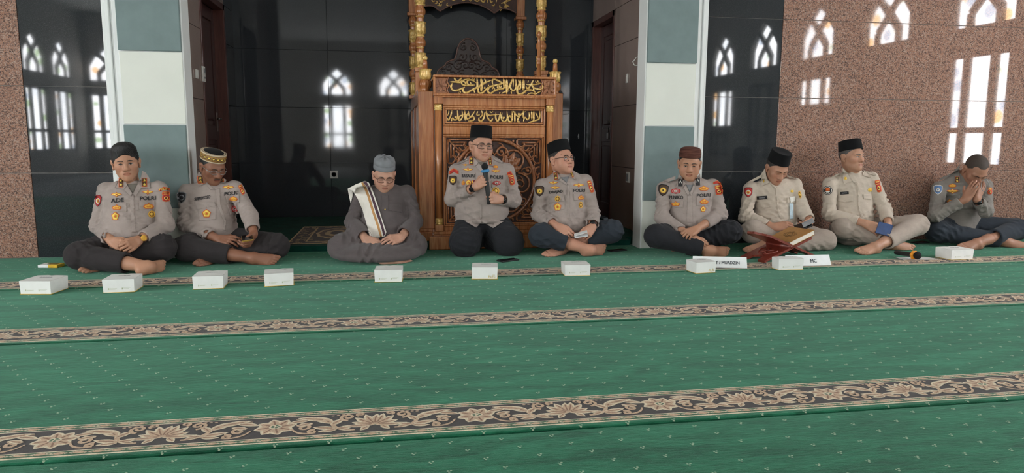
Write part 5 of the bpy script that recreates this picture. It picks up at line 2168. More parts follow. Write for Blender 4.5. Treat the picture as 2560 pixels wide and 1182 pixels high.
    if gl:
        rim, lens = MB(), MB()
        hwid, hhei, rad = gl.get('size', (.026, .0175, 3.0))
        yy = .098
        for sgn in (-1, 1):
            pts = []
            for a in np.linspace(0, 2 * PI, 25)[:-1]:
                ca, sa = math.cos(a), math.sin(a)
                e = 2.0 / rad
                pts.append((sgn * .0325 + hwid * math.copysign(abs(ca) ** e, ca), -.006 + hhei * math.copysign(abs(sa) ** e, sa)))
            P = [lp(x, yy - .25 * max(0, abs(x) - .03), z) for x, z in pts]
            rim.tube(P, .0017, 6, closed=True)
            n = len(P)
            lens.add(P, [tuple(range(n))])
            rim.tube([lp(sgn * (.0325 + hwid), yy - .008, .000), lp(sgn * .073, yy - .022, .003), lp(sgn * .082, .02, .004), lp(sgn * .084, -.012, -.002)], .0018, 6)
        rim.tube([lp(-.0325 + hwid, yy, -.003), lp(0, yy + .004, .001), lp(.0325 - hwid, yy, -.003)], .0016, 6)
        go = rim.build('spectacles', gl['mat'], root)
        lens.build('lens', M_LENS, go)

    # ---------------- shirt or robe
    sm = S['shirt']
    cuff = S.get('cuff', {'l': .80, 'r': .80})
    ops = [('u', torso(S.get('ease', .006), S.get('hem', 0.0)), 0)]
    for k in 'lr':
        ops.append(('u', rc(N + (sh[k] - N) * .25 - ZV * .035, sh[k] + ZV * -.006, .055, .056), .06))
    for k in 'lr':
        cw = S.get('cuffw', .046)
        cp = el[k] + (wr[k] - el[k]) * cuff[k]
        ax = unit(wr[k] - el[k])
        ax2 = unit(el[k] - sh[k])
        slv = [('u', rc(sh[k], el[k], .060 * bw, .055), 0), ('u', rc(el[k], cp + ax * .02, .056, cw), .03)]
        slv.append(('d', sinfold(S['seed'] + ord(k), [ax * .6 + ax2 * .5, ax2, ax], .085, .024, at=[el[k] + (sh[k] - el[k]) * .15], rad=.12, base=.30), 0))
        slv.append(('d', sinfold(S['seed'] + 3 + ord(k), [ax, ax2 + side * .4], .045, .010, at=[el[k], sh[k] - ZV * .08], rad=.10, base=.1), 0))
        slv.append(('i', plane(cp, ax), .002))
        slv.append(('s', rc(cp - ax * .035, cp + ax * .05, cw - .012), .003))
        ops.append(('u', grp(slv), .016))
    ops.append(('d', sinfold(S['seed'], [ZV * 1.0 + side * .3, ZV - side * .45, side * .7 + ZV * .4], .095, .017, at=[tor(.25, .1), tor(.15, .1)], rad=.20, base=.25), 0))
    if S.get('robe'):
        lower = []
        for k in 'lr':
            hip = Pv + side * (.085 if k == 'r' else -.085)
            lower += [('u', rc(hip, kn[k], .120, .098), .08)]
        mid = (kn['l'] + kn['r']) / 2
        mid[2] = .050
        hk_ = np.linalg.norm(kn['r'] - kn['l']) / 2
        lower.append(('u', ell(mid + fw * .09, (hk_ + .05, .27, .092)), .09))
        lower.append(('d', sinfold(S['seed'] + 9, [side + ZV * .5, side - ZV * .6], .13, .024), 0))
        lower.append(('i', plane((0, 0, .022), (0, 0, -1)), .006))
        ops.append(('u', grp(lower), .05))
    # neck opening and collar stand
    nax = unit(lp(0, -.03, -.05) - Nb)
    stand = [('u', rc(Nb - nax * .05, Nb + nax * .05, nk + .022, nk + .016), 0), ('s', rc(Nb - nax * .10, Nb + nax * .12, nk + .014, nk + .006), .002), ('i', plane(Nb + nax * S.get('stand', .018), nax - fw * .30), .004)]
    ops.append(('s', rc(Nb - nax * .02, Nb + nax * .15, nk + .012, nk + .012), .01))
    ops.append(('u', grp(stand), .012))
    if S.get('vneck'):
        a, b_, c_ = S['vneck']
        ops.append(('s', rc(Nb + fw * .075, Nb + fw * .095 - ZV * .02, .026, .020), .02))
    ops.append(('i', plane((0, 0, S.get('hemz', .004)), (0, 0, -1)), .004))
    V, Fq = nets(ops, S.get('hcloth', .0062))
    shirt = mesh_np('robe' if S.get('robe') else 'shirt', V, Fq, sm, root)
    bvh = BVHTree.FromPolygons(V.tolist(), Fq.tolist())
    shirtV, shirtF = V, Fq

    # ---------------- trousers
    tm = S['trousers']
    tr = S.get('trad', (.108, .090, .086, .066))
    ops = [('u', ell(Pv + ZV * -.01, (.175 * bw, .15 * bw, .115)), 0)]
    hemt = S.get('hemt', {'l': .72, 'r': .72})
    for k in ('l', 'r'):
        hip = Pv + side * (.085 if k == 'r' else -.085)
        hp = kn[k] + (an[k] - kn[k]) * hemt[k]
        ax = unit(an[k] - kn[k])
        axt = unit(kn[k] - hip)
        leg = [('u', rc(hip, kn[k], tr[0] * bw, tr[1]), 0), ('u', rc(kn[k], hp + ax * .02, tr[2], tr[3]), .03)]
        leg.append(('d', sinfold(S['seed'] + 20 + ord(k), [axt + ZV * .4, ax * .7 + axt * .5 + ZV * .3, side * .5 + ZV], .10, .022, at=[hip + fw * .08, kn[k]], rad=.16, base=.25), 0))
        leg.append(('i', plane(hp, ax), .003))
        leg.append(('s', rc(hp - ax * .03, hp + ax * .06, tr[3] - .013), .004))
        ops.append(('u', grp(leg), .022))
    ops.append(('i', plane((0, 0, .003), (0, 0, -1)), .006))
    V, Fq = nets(ops, .0068)
    trous = mesh_np('trousers', V, Fq, tm, root)

    # ---------------- sewn-on pieces: (kind, ...) traced on the crop
    tailb = bvh
    if any(d[1] == 'shirt_tail' for d in S.get('decor', [])):
        tailb = BVHTree.FromPolygons(shirtV.tolist() + V.tolist(), shirtF.tolist() + (Fq + len(shirtV)).tolist())
    allP, allT = [tuple(v) for v in shirtV.tolist()], [tuple(f) for f in shirtF.tolist()]
    bvh2 = None
    for d in sorted(S.get('decor', []), key=lambda d: d[0] != 'poly'):
        kd = d[0]
        if kd != 'poly' and bvh2 is None:
            bvh2 = BVHTree.FromPolygons(allP, allT)
        if kd == 'poly':                                  # name, outline, material, offset
            rr_ = decal(d[1], [(d[2], 0, 0)], tailb if d[1] == 'shirt_tail' else bvh, pxf, [d[3]], shirt, off=d[4] if len(d) > 4 else .004, thick=.006, maxdev=d[5] if len(d) > 5 else .07)
            if rr_ and d[1] != 'shirt_tail':
                n_ = len(allP)
                allP += [tuple(v) for v in rr_[1]]
                allT += [tuple(n_ + i for i in f) for f in rr_[2]]
        elif kd == 'multi':
            decal(d[1], d[2], bvh, pxf, d[3], shirt, off=d[4], thick=.006, maxdev=d[5])
        elif kd == 'text':                                # body, box
            text_on(d[1], d[2], bvh2, pxf, d[3] if len(d) > 3 else PT['black'], shirt, bold=0.0, off=.0085 if len(d) > 4 else .0042)
        else:
            pieces, mats = emblem(kd, *d[1:])
            decal({'rank': 'rank_badge', 'plate': 'name_plate', 'chevron': 'rank_badge', 'tab': 'sleeve_patch', 'region': 'sleeve_patch', 'shield': 'sleeve_patch', 'bshield': 'sleeve_patch', 'kshield': 'sleeve_patch',
                   'blueshield': 'sleeve_patch', 'roundel': 'sleeve_patch'}.get(kd, 'chest_badge'), pieces, bvh2, pxf, mats, shirt, off=.0038)
    # wrist watch
    for k in S.get('watch', ''):
        ax = unit(wr[k] - el[k])
        c = wr[k] - ax * .022
        vb = view_basis(c)
        d = MB()
        u = unit(np.asarray(vb[2]) - ax * (np.asarray(vb[2]) @ ax))
        w = np.cross(ax, u)
        Mw = Matrix(((w[0], u[0], ax[0], c[0]), (w[1], u[1], ax[1], c[1]), (w[2], u[2], ax[2], c[2]), (0, 0, 0, 1)))
        d.lathe([(.029, -.010), (.0315, -.009), (.0315, .009), (.029, .010)], (0, 0, 0), 24, M=Mw)
        wo = d.build('wrist_watch', S.get('watchmat', M_WATCH), root)
        Mf = Matrix(((w[0], ax[0], u[0], c[0] + u[0] * .030), (w[1], ax[1], u[1], c[1] + u[1] * .030), (w[2], ax[2], u[2], c[2] + u[2] * .030), (0, 0, 0, 1)))
        MB().lathe([(.0, -.004), (.018, -.004), (.020, 0), (.0195, .007), (.016, .009), (.0, .009)], (0, 0, 0), 24, M=Mf).build('watch_face', M_WATCH if S.get('watchmat') is None else PT['gold'], wo)
    S['_'] = dict(root=root, J=J, px=pxf, wr=wr, el=el, hands=hands, H=H, B=B, hs=hs, lp=lp, bvh=bvh, shirt=shirt, an=an, kn=kn)
    return S['_']

# ------------------------------------------------------------------ the nine seated men, left to right
M_GREYCAP = fabric('grey_cap_cloth', (128, 130, 134), 0.05, 900, 0.9, 0.1, 0.2)
mbc, tbc = new_mat('brown_woven_cap', (84, 52, 44), 0.9, 0, 0.2)
vbc = tbc.mapped((6, 6, 90))
nbc = tbc.noise(1.5, 4.0, 0.6, vbc)
tbc.link(tbc.ramp(nbc, [(0.3, lin((58, 34, 30))), (0.5, lin((88, 54, 46))), (0.72, lin((116, 78, 66)))]), tbc.b.inputs['Base Color'])
M_CAPBAND = plain('gold_brown_cap_band', (150, 112, 58), 0.7, var=0.1, scale=200)
M_CAPTRIM = plain('cream_cap_trim', (196, 176, 148), 0.8, var=0.05)
M_SCARFW = fabric('cream_scarf_cloth', (232, 226, 216), 0.03, 900, 0.9, 0.1, 0.15)
M_SCARFP = fabric('plum_scarf_stripe', (84, 62, 72), 0.05, 900, 0.9, 0.1, 0.1)
M_SCARFO = fabric('ochre_scarf_stripe', (190, 142, 92), 0.05, 900, 0.9, 0.1, 0.1)
M_LAN = plain('pale_blue_lanyard', (176, 196, 206), 0.6)
SH, SH2, KH = M_SHIRT, M_SHIRT2, M_KHAKI
PECI = lambda h=.098, tilt=8, roll=0, label='black velvet cap': dict(kind='peci', h=h, tilt=tilt, roll=roll, mat=M_VELVET, label=label)
SOFT = (35, 40, 25)

PEOPLE = [
    dict(label='bare-headed man in police shirt, hands clasped, first on the left', o=(160, 340), s=3.2833, yT=5.22, seed=11,
         head=(508, 218, -.03), face=(-2, 3, -5), neck=(545, 408, .0), sh=dict(l=(352, 450, 0), r=(775, 440, 0)), el=dict(l=(287, 735, -.04), r=(835, 730, -.04)),
         wr=dict(l=(395, 866, -.25), r=(608, 856, -.25)), px=545, build=1.06, belly=.055, skin=(192, 148, 126), hs=1, hair='full', eyes=.75, shape=dict(jaw=.95),
         hand=dict(l=dict(k=(470, 893, -.33), n=(-.5, .35, .8), curl=((35, 60, 30), (38, 60, 30), (42, 60, 30), (46, 60, 30)), thumb=(20, 20, 10)),
                   r=dict(k=(535, 905, -.345), n=(.5, .30, .8), curl=((38, 62, 30), (42, 62, 30), (46, 62, 30), (50, 62, 30)), thumb=(20, 25, 10))),
         kn=dict(l=(130, 980, -.27), r=(808, 915, -.17)), an=dict(l=('z', 700, 1075, .05), r=('z', 330, 1040, .045)),
         foot=dict(l=dict(toe=('z', 800, 1060, .045), n=(.1, .35, .9), big=(0, 1, 0)), r=dict(toe=('z', 200, 1085, .035), n=(0, .5, .8), big=(0, 1, .2))),
         hemt=dict(l=.68, r=.85), shirt=SH, trousers=M_TROUS, cuff=dict(l=.84, r=.80), watch='r', watchmat=PT['brown'],
         decor=[('poly', 'undershirt', [(515, 392), (612, 388), (566, 474)], M_UNDER, .002), ('poly', 'collar', [(462, 335), (415, 425), (492, 438), (520, 402), (492, 345)], SH, .010), ('poly', 'collar', [(640, 283), (672, 300), (706, 355), (705, 428), (632, 428), (602, 392), (632, 335)], SH, .010),
                ('poly', 'lapel', [(492, 438), (520, 402), (562, 472), (548, 498)], SH, .008), ('poly', 'lapel', [(632, 428), (602, 392), (566, 472), (582, 500)], SH, .008), ('poly', 'placket', [(540, 495), (572, 478), (578, 640), (590, 790), (555, 790), (546, 640)], SH, .005),
                ('poly', 'pocket', [(385, 545), (515, 550), (515, 620), (380, 625)], SH, .005), ('poly', 'pocket', [(615, 530), (745, 530), (748, 605), (618, 608)], SH, .005), ('poly', 'epaulette', [(440, 318), (375, 352), (372, 375), (450, 342)], SH, .008), ('poly', 'epaulette', [(665, 300), (672, 324), (755, 360), (762, 345)], SH, .008),
                ('rank', 467, 382, 38, 75), ('rank', 660, 380, 42, 72), ('wings', 430, 480, 92, 44), ('wings', 688, 460, 94, 44), ('text', 'ADE', (385, 514, 490, 548, -.08)), ('text', 'POLRI', (625, 496, 752, 527, -.03)),
                ('lotus', 432, 585, 84, 48), ('lotus', 695, 575, 92, 54), ('pent', 420, 658, 64, 74), ('disc', 720, 640, 58, 56), ('shield', 278, 532, 56, 98, 5), ('tab', 822, 436, 92, 42, -6), ('text', 'POLDA', (784, 430, 860, 446, -.08), PT['yellow'], .01), ('region', 838, 497, 70, 84)]),
    dict(label='man in police shirt and gold-banded cap looking down at a phone', o=(420, 340), s=3.2833, yT=5.42, seed=22,
         head=(368, 250, -.06), face=(26, 24, 0), neck=(345, 415, .0), sh=dict(l=(160, 455, 0), r=(548, 430, -.04)), el=dict(l=(145, 725, -.05), r=(672, 655, -.14)),
         wr=dict(l=(415, 845, -.25), r=(705, 805, -.25)), px=400, build=1.0, belly=.03, skin=(146, 104, 86), hs=0.96, hair='dark', eyes=.1, shape=dict(jaw=1.0, nose=1.15), feat=dict(moustache=1),
         hand=dict(l=dict(k=(520, 855, -.30), n=(0, .55, .8), curl=((15, 25, 15), (20, 25, 15), (28, 28, 15), (36, 30, 15)), thumb=(30, 20, 10), spread=1.6), r=dict(k=(672, 868, -.30), n=(.75, -.45, .5), curl=(50, 45, 25), thumb=(20, 35, 20))),
         kn=dict(l=(152, 920, -.26), r=(890, 900, -.20)), an=dict(l=('z', 700, 1000, .05), r=('z', 370, 990, .045)),
         foot=dict(l=dict(toe=('z', 835, 1010, .045), n=(.05, .35, .9), big=(0, 1, 0)), r=dict(toe=('z', 255, 1038, .035), n=(0, .5, .8), big=(0, 1, .2))),
         hemt=dict(l=.66, r=.8), shirt=SH, trousers=M_TROUS, cuff=dict(l=.80, r=.72), cuffw=.050, glasses=dict(mat=M_RIMS, size=(.025, .016, 2.6)),
         cap=dict(kind='band', h=.062, tilt=6, roll=2, mat=M_VELVET, trim=M_CAPTRIM, bandmat=M_CAPBAND, label='round black cap with gold woven band'),
         decor=[('poly', 'collar', [(250, 290), (232, 345), (250, 412), (305, 392), (290, 345), (262, 300)], SH, .010), ('poly', 'collar', [(455, 345), (480, 360), (470, 388), (430, 378)], SH, .010), ('poly', 'collar', [(305, 392), (320, 380), (385, 440), (350, 440)], SH, .007),
                ('poly', 'placket', [(388, 438), (425, 425), (432, 560), (480, 700), (472, 775), (450, 775), (460, 705), (402, 560)], SH, .006), ('poly', 'pocket', [(235, 560), (393, 560), (393, 685), (255, 697)], SH, .004), ('poly', 'pocket_flap', [(215, 537), (385, 540), (392, 570), (238, 604)], SH, .007),
                ('poly', 'pocket_flap', [(467, 475), (580, 460), (588, 545), (487, 555)], SH, .007), ('poly', 'pocket', [(482, 560), (585, 548), (585, 635), (510, 648)], SH, .004), ('rank', 267, 360, 50, 64, -5), ('rank', 447, 362, 26, 30), ('wings', 495, 420, 98, 40),
                ('text', 'SUPRIYOSO', (217, 506, 347, 532, -.17)), ('text', 'POLRI', (464, 461, 576, 490, -.11)), ('lotus', 537, 515, 72, 50), ('rdisc', 548, 597, 52, 60), ('pent', 316, 636, 74, 72), ('kshield', 110, 505, 80, 96), ('region', 606, 440, 34, 84, -22)]),
    dict(label='man in grey robe and grey cap with a striped cream scarf over one shoulder', o=(800, 360), s=3.6929, yT=5.45, seed=33, robe=True,
         head=(592, 286, -.07), face=(6, 20, 2), neck=(600, 420, -.01), sh=dict(l=(395, 470, 0), r=(800, 455, 0)), el=dict(l=(300, 720, -.06), r=(880, 715, -.06)),
         wr=dict(l=(425, 880, -.31), r=(745, 862, -.31)), px=600, build=1.12, belly=.05, skin=(200, 158, 142), hs=0.97, hair='dark', eyes=.1, shape=dict(jaw=1.04, fat=.003),
         hand=dict(l=dict(k=(520, 925, -.37), n=(-.1, .5, .85), curl=(25, 30, 20), thumb=(20, 20, 10)), r=dict(k=(635, 890, -.40), n=(.1, .55, .8), curl=(22, 30, 20), thumb=(25, 25, 10))),
         kn=dict(l=(195, 945, -.22), r=(870, 930, -.18)), an=dict(l=('z', 645, 1060, .035), r=('z', 400, 1045, .035)),
         foot=dict(l=dict(toe=('z', 770, 1066, .025), n=(.0, .9, .4), big=(0, 1, 0), shin=.08)), hemt=dict(l=.8, r=.8), trad=(.06, .05, .045, .04), shirt=M_ROBE, trousers=M_TROUSB, cuff=dict(l=.86, r=.80), cuffw=.058, glasses=dict(mat=M_RIMB, size=(.027, .018, 3.2)),
         cap=dict(kind='gather', h=.092, tilt=4, mat=M_GREYCAP, label='grey gathered cloth cap'), stand=.026,
         decor=[('poly', 'placket', [(566, 470), (632, 470), (634, 610), (572, 610)], M_ROBE, .005), ('poly', 'pocket', [(634, 545), (762, 555), (757, 635), (634, 612)], M_ROBE, .004), ('pin', 601, 603, 12, 12), ('pin', 573, 432, 10, 22),
                ('multi', 'scarf', [([(255, 412), (330, 372), (415, 340), (450, 355), (475, 400), (505, 480), (545, 600), (582, 720), (614, 812), (600, 850), (530, 868), (460, 855), (430, 740), (390, 600), (345, 500), (300, 430)], 0, 0),
                                    ([(412, 342), (428, 345), (455, 395), (490, 480), (532, 600), (575, 730), (604, 830), (586, 850), (562, 760), (512, 620), (468, 480), (437, 400), (400, 352)], 1, 1),
                                    ([(380, 355), (396, 352), (430, 402), (458, 480), (500, 620), (548, 760), (573, 855), (556, 860), (526, 760), (478, 620), (436, 480), (408, 410)], 2, 1)], [M_SCARFW, M_SCARFP, M_SCARFO], .014, .45),
                ('multi', 'scarf_tail', [([(255, 412), (302, 425), (305, 470), (284, 552), (268, 480)], 0, 0), ([(262, 430), (278, 436), (284, 545), (276, 520)], 1, 1)], [M_SCARFW, M_SCARFO], .012, .2)]),
    dict(label='man kneeling before the pulpit, speaking into a handheld microphone', o=(1090, 300), s=3.284, yT=5.40, seed=44,
         head=(372, 205, -.02), face=(20, 3, 2), neck=(378, 345, .02), sh=dict(l=(172, 420, .02), r=(580, 420, -.02)), el=dict(l=(132, 648, -.03), r=(640, 655, -.06)),
         wr=dict(l=(325, 548, -.22), r=(528, 652, -.23)), px=372, pz=.25, pdy=.03, build=1.08, belly=.045, skin=(198, 154, 136), hs=1, hair='short', eyes=.6, shape=dict(jaw=1.04, fat=.002, neck=.060), gaze=.3,
         hand=dict(l=dict(k=(400, 490, -.30), n=(-.45, .10, .88), curl=((55, 75, 40), (58, 75, 40), (62, 75, 40), (66, 75, 40)), thumb=(30, 40, 25)), r=dict(k=(445, 640, -.30), n=(.45, .15, .88), curl=((60, 70, 40), (62, 70, 40), (65, 70, 40), (68, 70, 40)), thumb=(30, 40, 25))),
         kn=dict(l=(238, 1005, -.17), r=(595, 1000, -.17)), an=dict(l=('z', 330, 1050, .06), r=('z', 430, 1050, .06)), anY=.12, foot={}, hemt=dict(l=.9, r=.9), trad=(.098, .122, .10, .08), shirt=SH, trousers=M_TROUSB, cuff=dict(l=.76, r=.84), watch='lr', hem=-.05, ease=.030, hemz=.245,
         cap=PECI(.094, 6, 2, 'black patterned velvet cap'), glasses=dict(mat=M_RIM, size=(.028, .017, 4.0)),
         decor=[('poly', 'undershirt', [(330, 345), (428, 345), (395, 398)], M_UNDER, .002), ('poly', 'collar', [(285, 298), (262, 362), (322, 380), (350, 352), (312, 306)], SH, .010), ('poly', 'collar', [(452, 298), (476, 376), (430, 374), (414, 352)], SH, .010), ('poly', 'lapel', [(322, 380), (350, 352), (392, 400), (375, 430)], SH, .007),
                ('poly', 'placket', [(358, 690), (374, 690), (374, 815), (362, 815)], SH, .005), ('poly', 'pocket', [(205, 430), (322, 432), (322, 560), (210, 560)], SH, .004), ('poly', 'pocket', [(455, 490), (550, 490), (548, 560), (455, 555)], SH, .004),
                ('poly', 'epaulette', [(262, 310), (170, 350), (172, 368), (262, 330)], SH, .008), ('poly', 'epaulette', [(478, 312), (480, 330), (550, 358), (552, 345)], SH, .008),
                ('poly', 'shirt_tail', [(235, 828), (378, 815), (378, 836), (330, 882)], SH, .014, .2), ('poly', 'shirt_tail', [(378, 815), (560, 828), (470, 886), (378, 836)], SH, .014, .2),
                ('rank', 290, 333, 34, 66), ('rank', 444, 335, 30, 64, -8), ('wings', 240, 368, 46, 22), ('wings', 262, 406, 88, 36), ('lotus', 490, 382, 46, 30), ('wings', 492, 418, 84, 36), ('text', 'B.R.SALIPU', (212, 445, 318, 470, 0)), ('text', 'POLRI', (448, 452, 548, 480, .03)),
                ('lotus', 224, 514, 30, 46), ('pent', 267, 514, 52, 50), ('bar', 308, 508, 32, 30), ('rdisc', 498, 517, 66, 36), ('disc', 492, 582, 58, 64), ('tab', 146, 424, 78, 60, -2), ('bshield', 138, 496, 66, 80), ('tab', 606, 440, 44, 44, 12), ('region', 622, 490, 48, 90, -12)]),
    dict(label='man in police shirt and black cap gazing up, folded papers in his hands', o=(1310, 340), s=3.8115, yT=5.40, seed=55,
         head=(357, 222, -.02), face=(42, -10, 0), neck=(385, 372, .0), sh=dict(l=(178, 480, 0), r=(580, 440, -.04)), el=dict(l=(135, 745, -.04), r=(655, 745, -.10)),
         wr=dict(l=(318, 862, -.26), r=(652, 868, -.26)), px=390, build=1.10, belly=.05, skin=(202, 154, 136), hs=0.985, hair='short', eyes=.65, gaze=.3, shape=dict(jaw=1.03, fat=.003, neck=.060),
         hand=dict(l=dict(k=(425, 935, -.32), n=(-.2, .4, .9), curl=((30, 40, 25), (35, 42, 25), (40, 45, 25), (45, 45, 25)), thumb=(20, 25, 10)), r=dict(k=(600, 930, -.32), n=(.3, .25, .9), curl=(50, 50, 25), thumb=(20, 20, 10))),
         kn=dict(l=(160, 945, -.25), r=(835, 905, -.18)), an=dict(l=('z', 640, 1085, .05), r=('z', 350, 1075, .045)), foot=dict(l=dict(toe=('z', 850, 1065, .05), n=(.0, .3, .95), big=(0, 1, 0)), r=dict(toe=('z', 195, 1118, .035), n=(-.1, .6, .75), big=(0, 1, .1), shin=.22)),
         hemt=dict(l=.50, r=.52), shirt=SH, trousers=M_NAVYT, cuff=dict(l=.74, r=.80), cuffw=.052, watch='r', cap=PECI(.092, 10, 0, 'plain black velvet cap'), glasses=dict(mat=M_RIM, size=(.0245, .0215, 2.2)),
         decor=[('poly', 'undershirt', [(345, 392), (432, 384), (405, 448)], PT['grey'], .002), ('poly', 'collar', [(285, 325), (262, 382), (312, 422), (352, 400), (318, 350)], SH, .010), ('poly', 'collar', [(450, 338), (446, 392), (498, 416), (480, 365)], SH, .010), ('poly', 'lapel', [(352, 400), (330, 420), (410, 470), (408, 448)], SH, .007),
                ('poly', 'placket', [(412, 460), (432, 455), (430, 790), (416, 790)], SH, .005), ('poly', 'pocket_flap', [(235, 560), (385, 560), (388, 618), (240, 640)], SH, .006), ('poly', 'pocket', [(245, 642), (390, 625), (390, 695), (250, 728)], SH, .004), ('poly', 'pocket_flap', [(470, 550), (570, 545), (570, 610), (475, 615)], SH, .006),
                ('rank', 302, 380, 36, 70, -8), ('rank', 460, 366, 18, 56, -18), ('wings', 280, 445, 90, 36), ('wings', 295, 491, 94, 36), ('wings', 522, 468, 108, 42), ('text', 'DRAJAD', (242, 524, 368, 556, -.09)), ('text', 'POLRI', (470, 504, 580, 534, -.03)),
                ('disc', 320, 598, 54, 56), ('pent', 320, 675, 74, 80), ('lotus', 545, 585, 58, 52), ('disc', 542, 655, 40, 60), ('bshield', 148, 525, 88, 104), ('region', 636, 482, 40, 120, -18)]),
    dict(label='young man in police shirt and brown woven cap, one hand gripping his wrist', o=(1600, 350), s=3.9385, yT=5.24, seed=66,
         head=(488, 232, -.05), face=(2, 10, 2), neck=(488, 420, .0), sh=dict(l=(238, 478, 0), r=(715, 455, 0)), el=dict(l=(215, 760, -.05), r=(790, 730, -.08)),
         wr=dict(l=(510, 965, -.29), r=(550, 880, -.28)), px=490, build=1.04, belly=.02, skin=(188, 144, 122), hs=1.005, hair='dark', eyes=.5, shape=dict(jaw=1.03, fat=.001, nose=1.1),
         hand=dict(l=dict(k=(600, 1030, -.33), n=(-.2, .45, .9), curl=((35, 40, 20), (40, 45, 20), (45, 45, 20), (50, 45, 20)), thumb=(25, 20, 10)), r=dict(k=(445, 925, -.35), n=(-.15, .5, .85), curl=((45, 45, 25), (48, 45, 25), (50, 45, 25), (52, 45, 25)), thumb=(25, 20, 10), arm=.20)),
         kn=dict(l=(160, 945, -.22), r=(885, 900, -.17)), an=dict(l=('z', 715, 1090, .05), r=('z', 330, 1060, .045)), foot=dict(l=dict(toe=('z', 900, 1088, .045), n=(.0, .45, .9), big=(0, 1, 0))),
         hemt=dict(l=.80, r=.8), shirt=SH, trousers=M_TROUSB, cuff=dict(l=.66, r=.62), cuffw=.044, cap=dict(kind='round', h=.074, tilt=4, mat=mbc, label='brown woven round cap'),
         decor=[('poly', 'undershirt', [(452, 438), (528, 438), (490, 520)], PT['grey'], .002), ('poly', 'collar', [(380, 325), (355, 465), (425, 468), (452, 425), (405, 365)], SH, .010), ('poly', 'collar', [(590, 325), (606, 445), (545, 450), (520, 425), (560, 372)], SH, .010), ('poly', 'lapel', [(425, 468), (452, 438), (488, 522), (472, 552)], SH, .008), ('poly', 'lapel', [(545, 450), (526, 438), (492, 522), (508, 552)], SH, .008),
                ('poly', 'placket', [(468, 550), (515, 545), (520, 815), (460, 815)], SH, .005), ('poly', 'pocket', [(293, 598), (425, 598), (425, 665), (295, 660)], SH, .005), ('poly', 'pocket', [(555, 565), (680, 560), (680, 648), (560, 650)], SH, .005), ('poly', 'epaulette', [(350, 352), (235, 395), (238, 425), (348, 385)], SH, .008), ('poly', 'epaulette', [(600, 325), (606, 350), (735, 380), (722, 352)], SH, .008),
                ('chevron', 398, 418, 45, 76), ('chevron', 570, 408, 42, 74), ('rdisc', 352, 502, 98, 50), ('lotus', 628, 475, 104, 56), ('text', 'M.NIKO', (290, 548, 425, 580, -.0)), ('text', 'POLRI', (560, 530, 694, 562, -.05)), ('lotus', 350, 628, 92, 50), ('lotus', 632, 605, 88, 62), ('pent', 622, 680, 58, 58),
                ('bshield', 228, 494, 104, 118, 8), ('tab', 760, 422, 78, 50, 8), ('region', 778, 492, 78, 98, -8)]),
    dict(label='man in khaki uniform and black cap reading a phone behind the book stand', o=(1830, 360), s=4.074, yT=5.37, seed=77,
         head=(458, 246, -.07), face=(30, 30, 2), neck=(420, 395, .0), sh=dict(l=(190, 455, 0), r=(638, 415, -.04)), el=dict(l=(140, 740, -.05), r=(725, 690, -.12)),
         wr=dict(l=(425, 842, -.25), r=(800, 785, -.26)), px=430, build=1.0, belly=.025, skin=(186, 142, 122), hs=0.975, hair='short', eyes=.1, shape=dict(jaw=.98),
         hand=dict(l=dict(k=(540, 835, -.31), n=(-.1, .6, .8), curl=(30, 35, 20), thumb=(25, 15, 10)), r=dict(k=(760, 850, -.33), n=(.7, -.4, .6), curl=(45, 40, 25), thumb=(20, 25, 15))),
         kn=dict(l=(210, 890, -.20), r=(940, 985, -.22)), an=dict(l=('z', 640, 1030, .05), r=('z', 330, 1030, .06)), foot=dict(r=dict(toe=('z', 205, 1065, .04), n=(.2, .6, .75), big=(.3, .9, .2))),
         hemt=dict(l=.92, r=.85), shirt=KH, trousers=M_KHAKIT, cuff=dict(l=.82, r=.80), cap=PECI(.098, 8, 3, 'tall black velvet cap'),
         decor=[('poly', 'collar', [(335, 245), (296, 305), (298, 432), (382, 396), (350, 330)], KH, .010), ('poly', 'collar', [(545, 338), (556, 390), (522, 402), (470, 425), (500, 370)], KH, .010), ('poly', 'collar', [(382, 396), (365, 372), (450, 436), (440, 450)], KH, .007), ('poly', 'placket', [(442, 440), (462, 438), (484, 690), (518, 755), (500, 765), (466, 700)], KH, .006),
                ('poly', 'pocket_flap', [(245, 590), (400, 584), (400, 640), (322, 652), (248, 632)], KH, .006), ('poly', 'pocket_flap', [(560, 545), (650, 542), (645, 605), (560, 600)], KH, .006), ('poly', 'epaulette', [(296, 312), (160, 385), (165, 405), (298, 340)], KH, .008), ('poly', 'epaulette', [(560, 315), (565, 335), (655, 360), (650, 345)], KH, .008),
                ('pin', 323, 375, 15, 34), ('plate', 306, 547, 104, 36, -4), ('pin', 612, 480, 36, 28), ('shield', 166, 492, 88, 104), ('disc', 692, 515, 32, 72, -10), ('poly', 'identity_card_clip', [(585, 540), (640, 532), (645, 580), (598, 600)], PT['white'], .012), ('poly', 'lanyard', [(585, 605), (625, 605), (626, 760), (590, 765)], M_LAN, .012)]),
    dict(label='man in khaki uniform and black cap looking right, blue phone in his hands', o=(2040, 330), s=3.693, yT=5.36, seed=88,
         head=(332, 228, -.02), face=(48, -3, 0), neck=(335, 395, .0), sh=dict(l=(128, 480, .0), r=(510, 430, -.05)), el=dict(l=(120, 760, -.04), r=(632, 720, -.12)),
         wr=dict(l=(452, 842, -.26), r=(668, 845, -.27)), px=330, build=.98, belly=.02, skin=(190, 148, 128), hs=0.985, hair='grey', eyes=.6, shape=dict(jaw=.95),
         hand=dict(l=dict(k=(545, 890, -.32), n=(-.1, .45, .9), curl=((15, 25, 15), (18, 25, 15), (22, 25, 15), (28, 25, 15)), thumb=(25, 10, 5)), r=dict(k=(672, 905, -.33), n=(.75, -.1, .65), curl=(50, 50, 30), thumb=(20, 30, 15))),
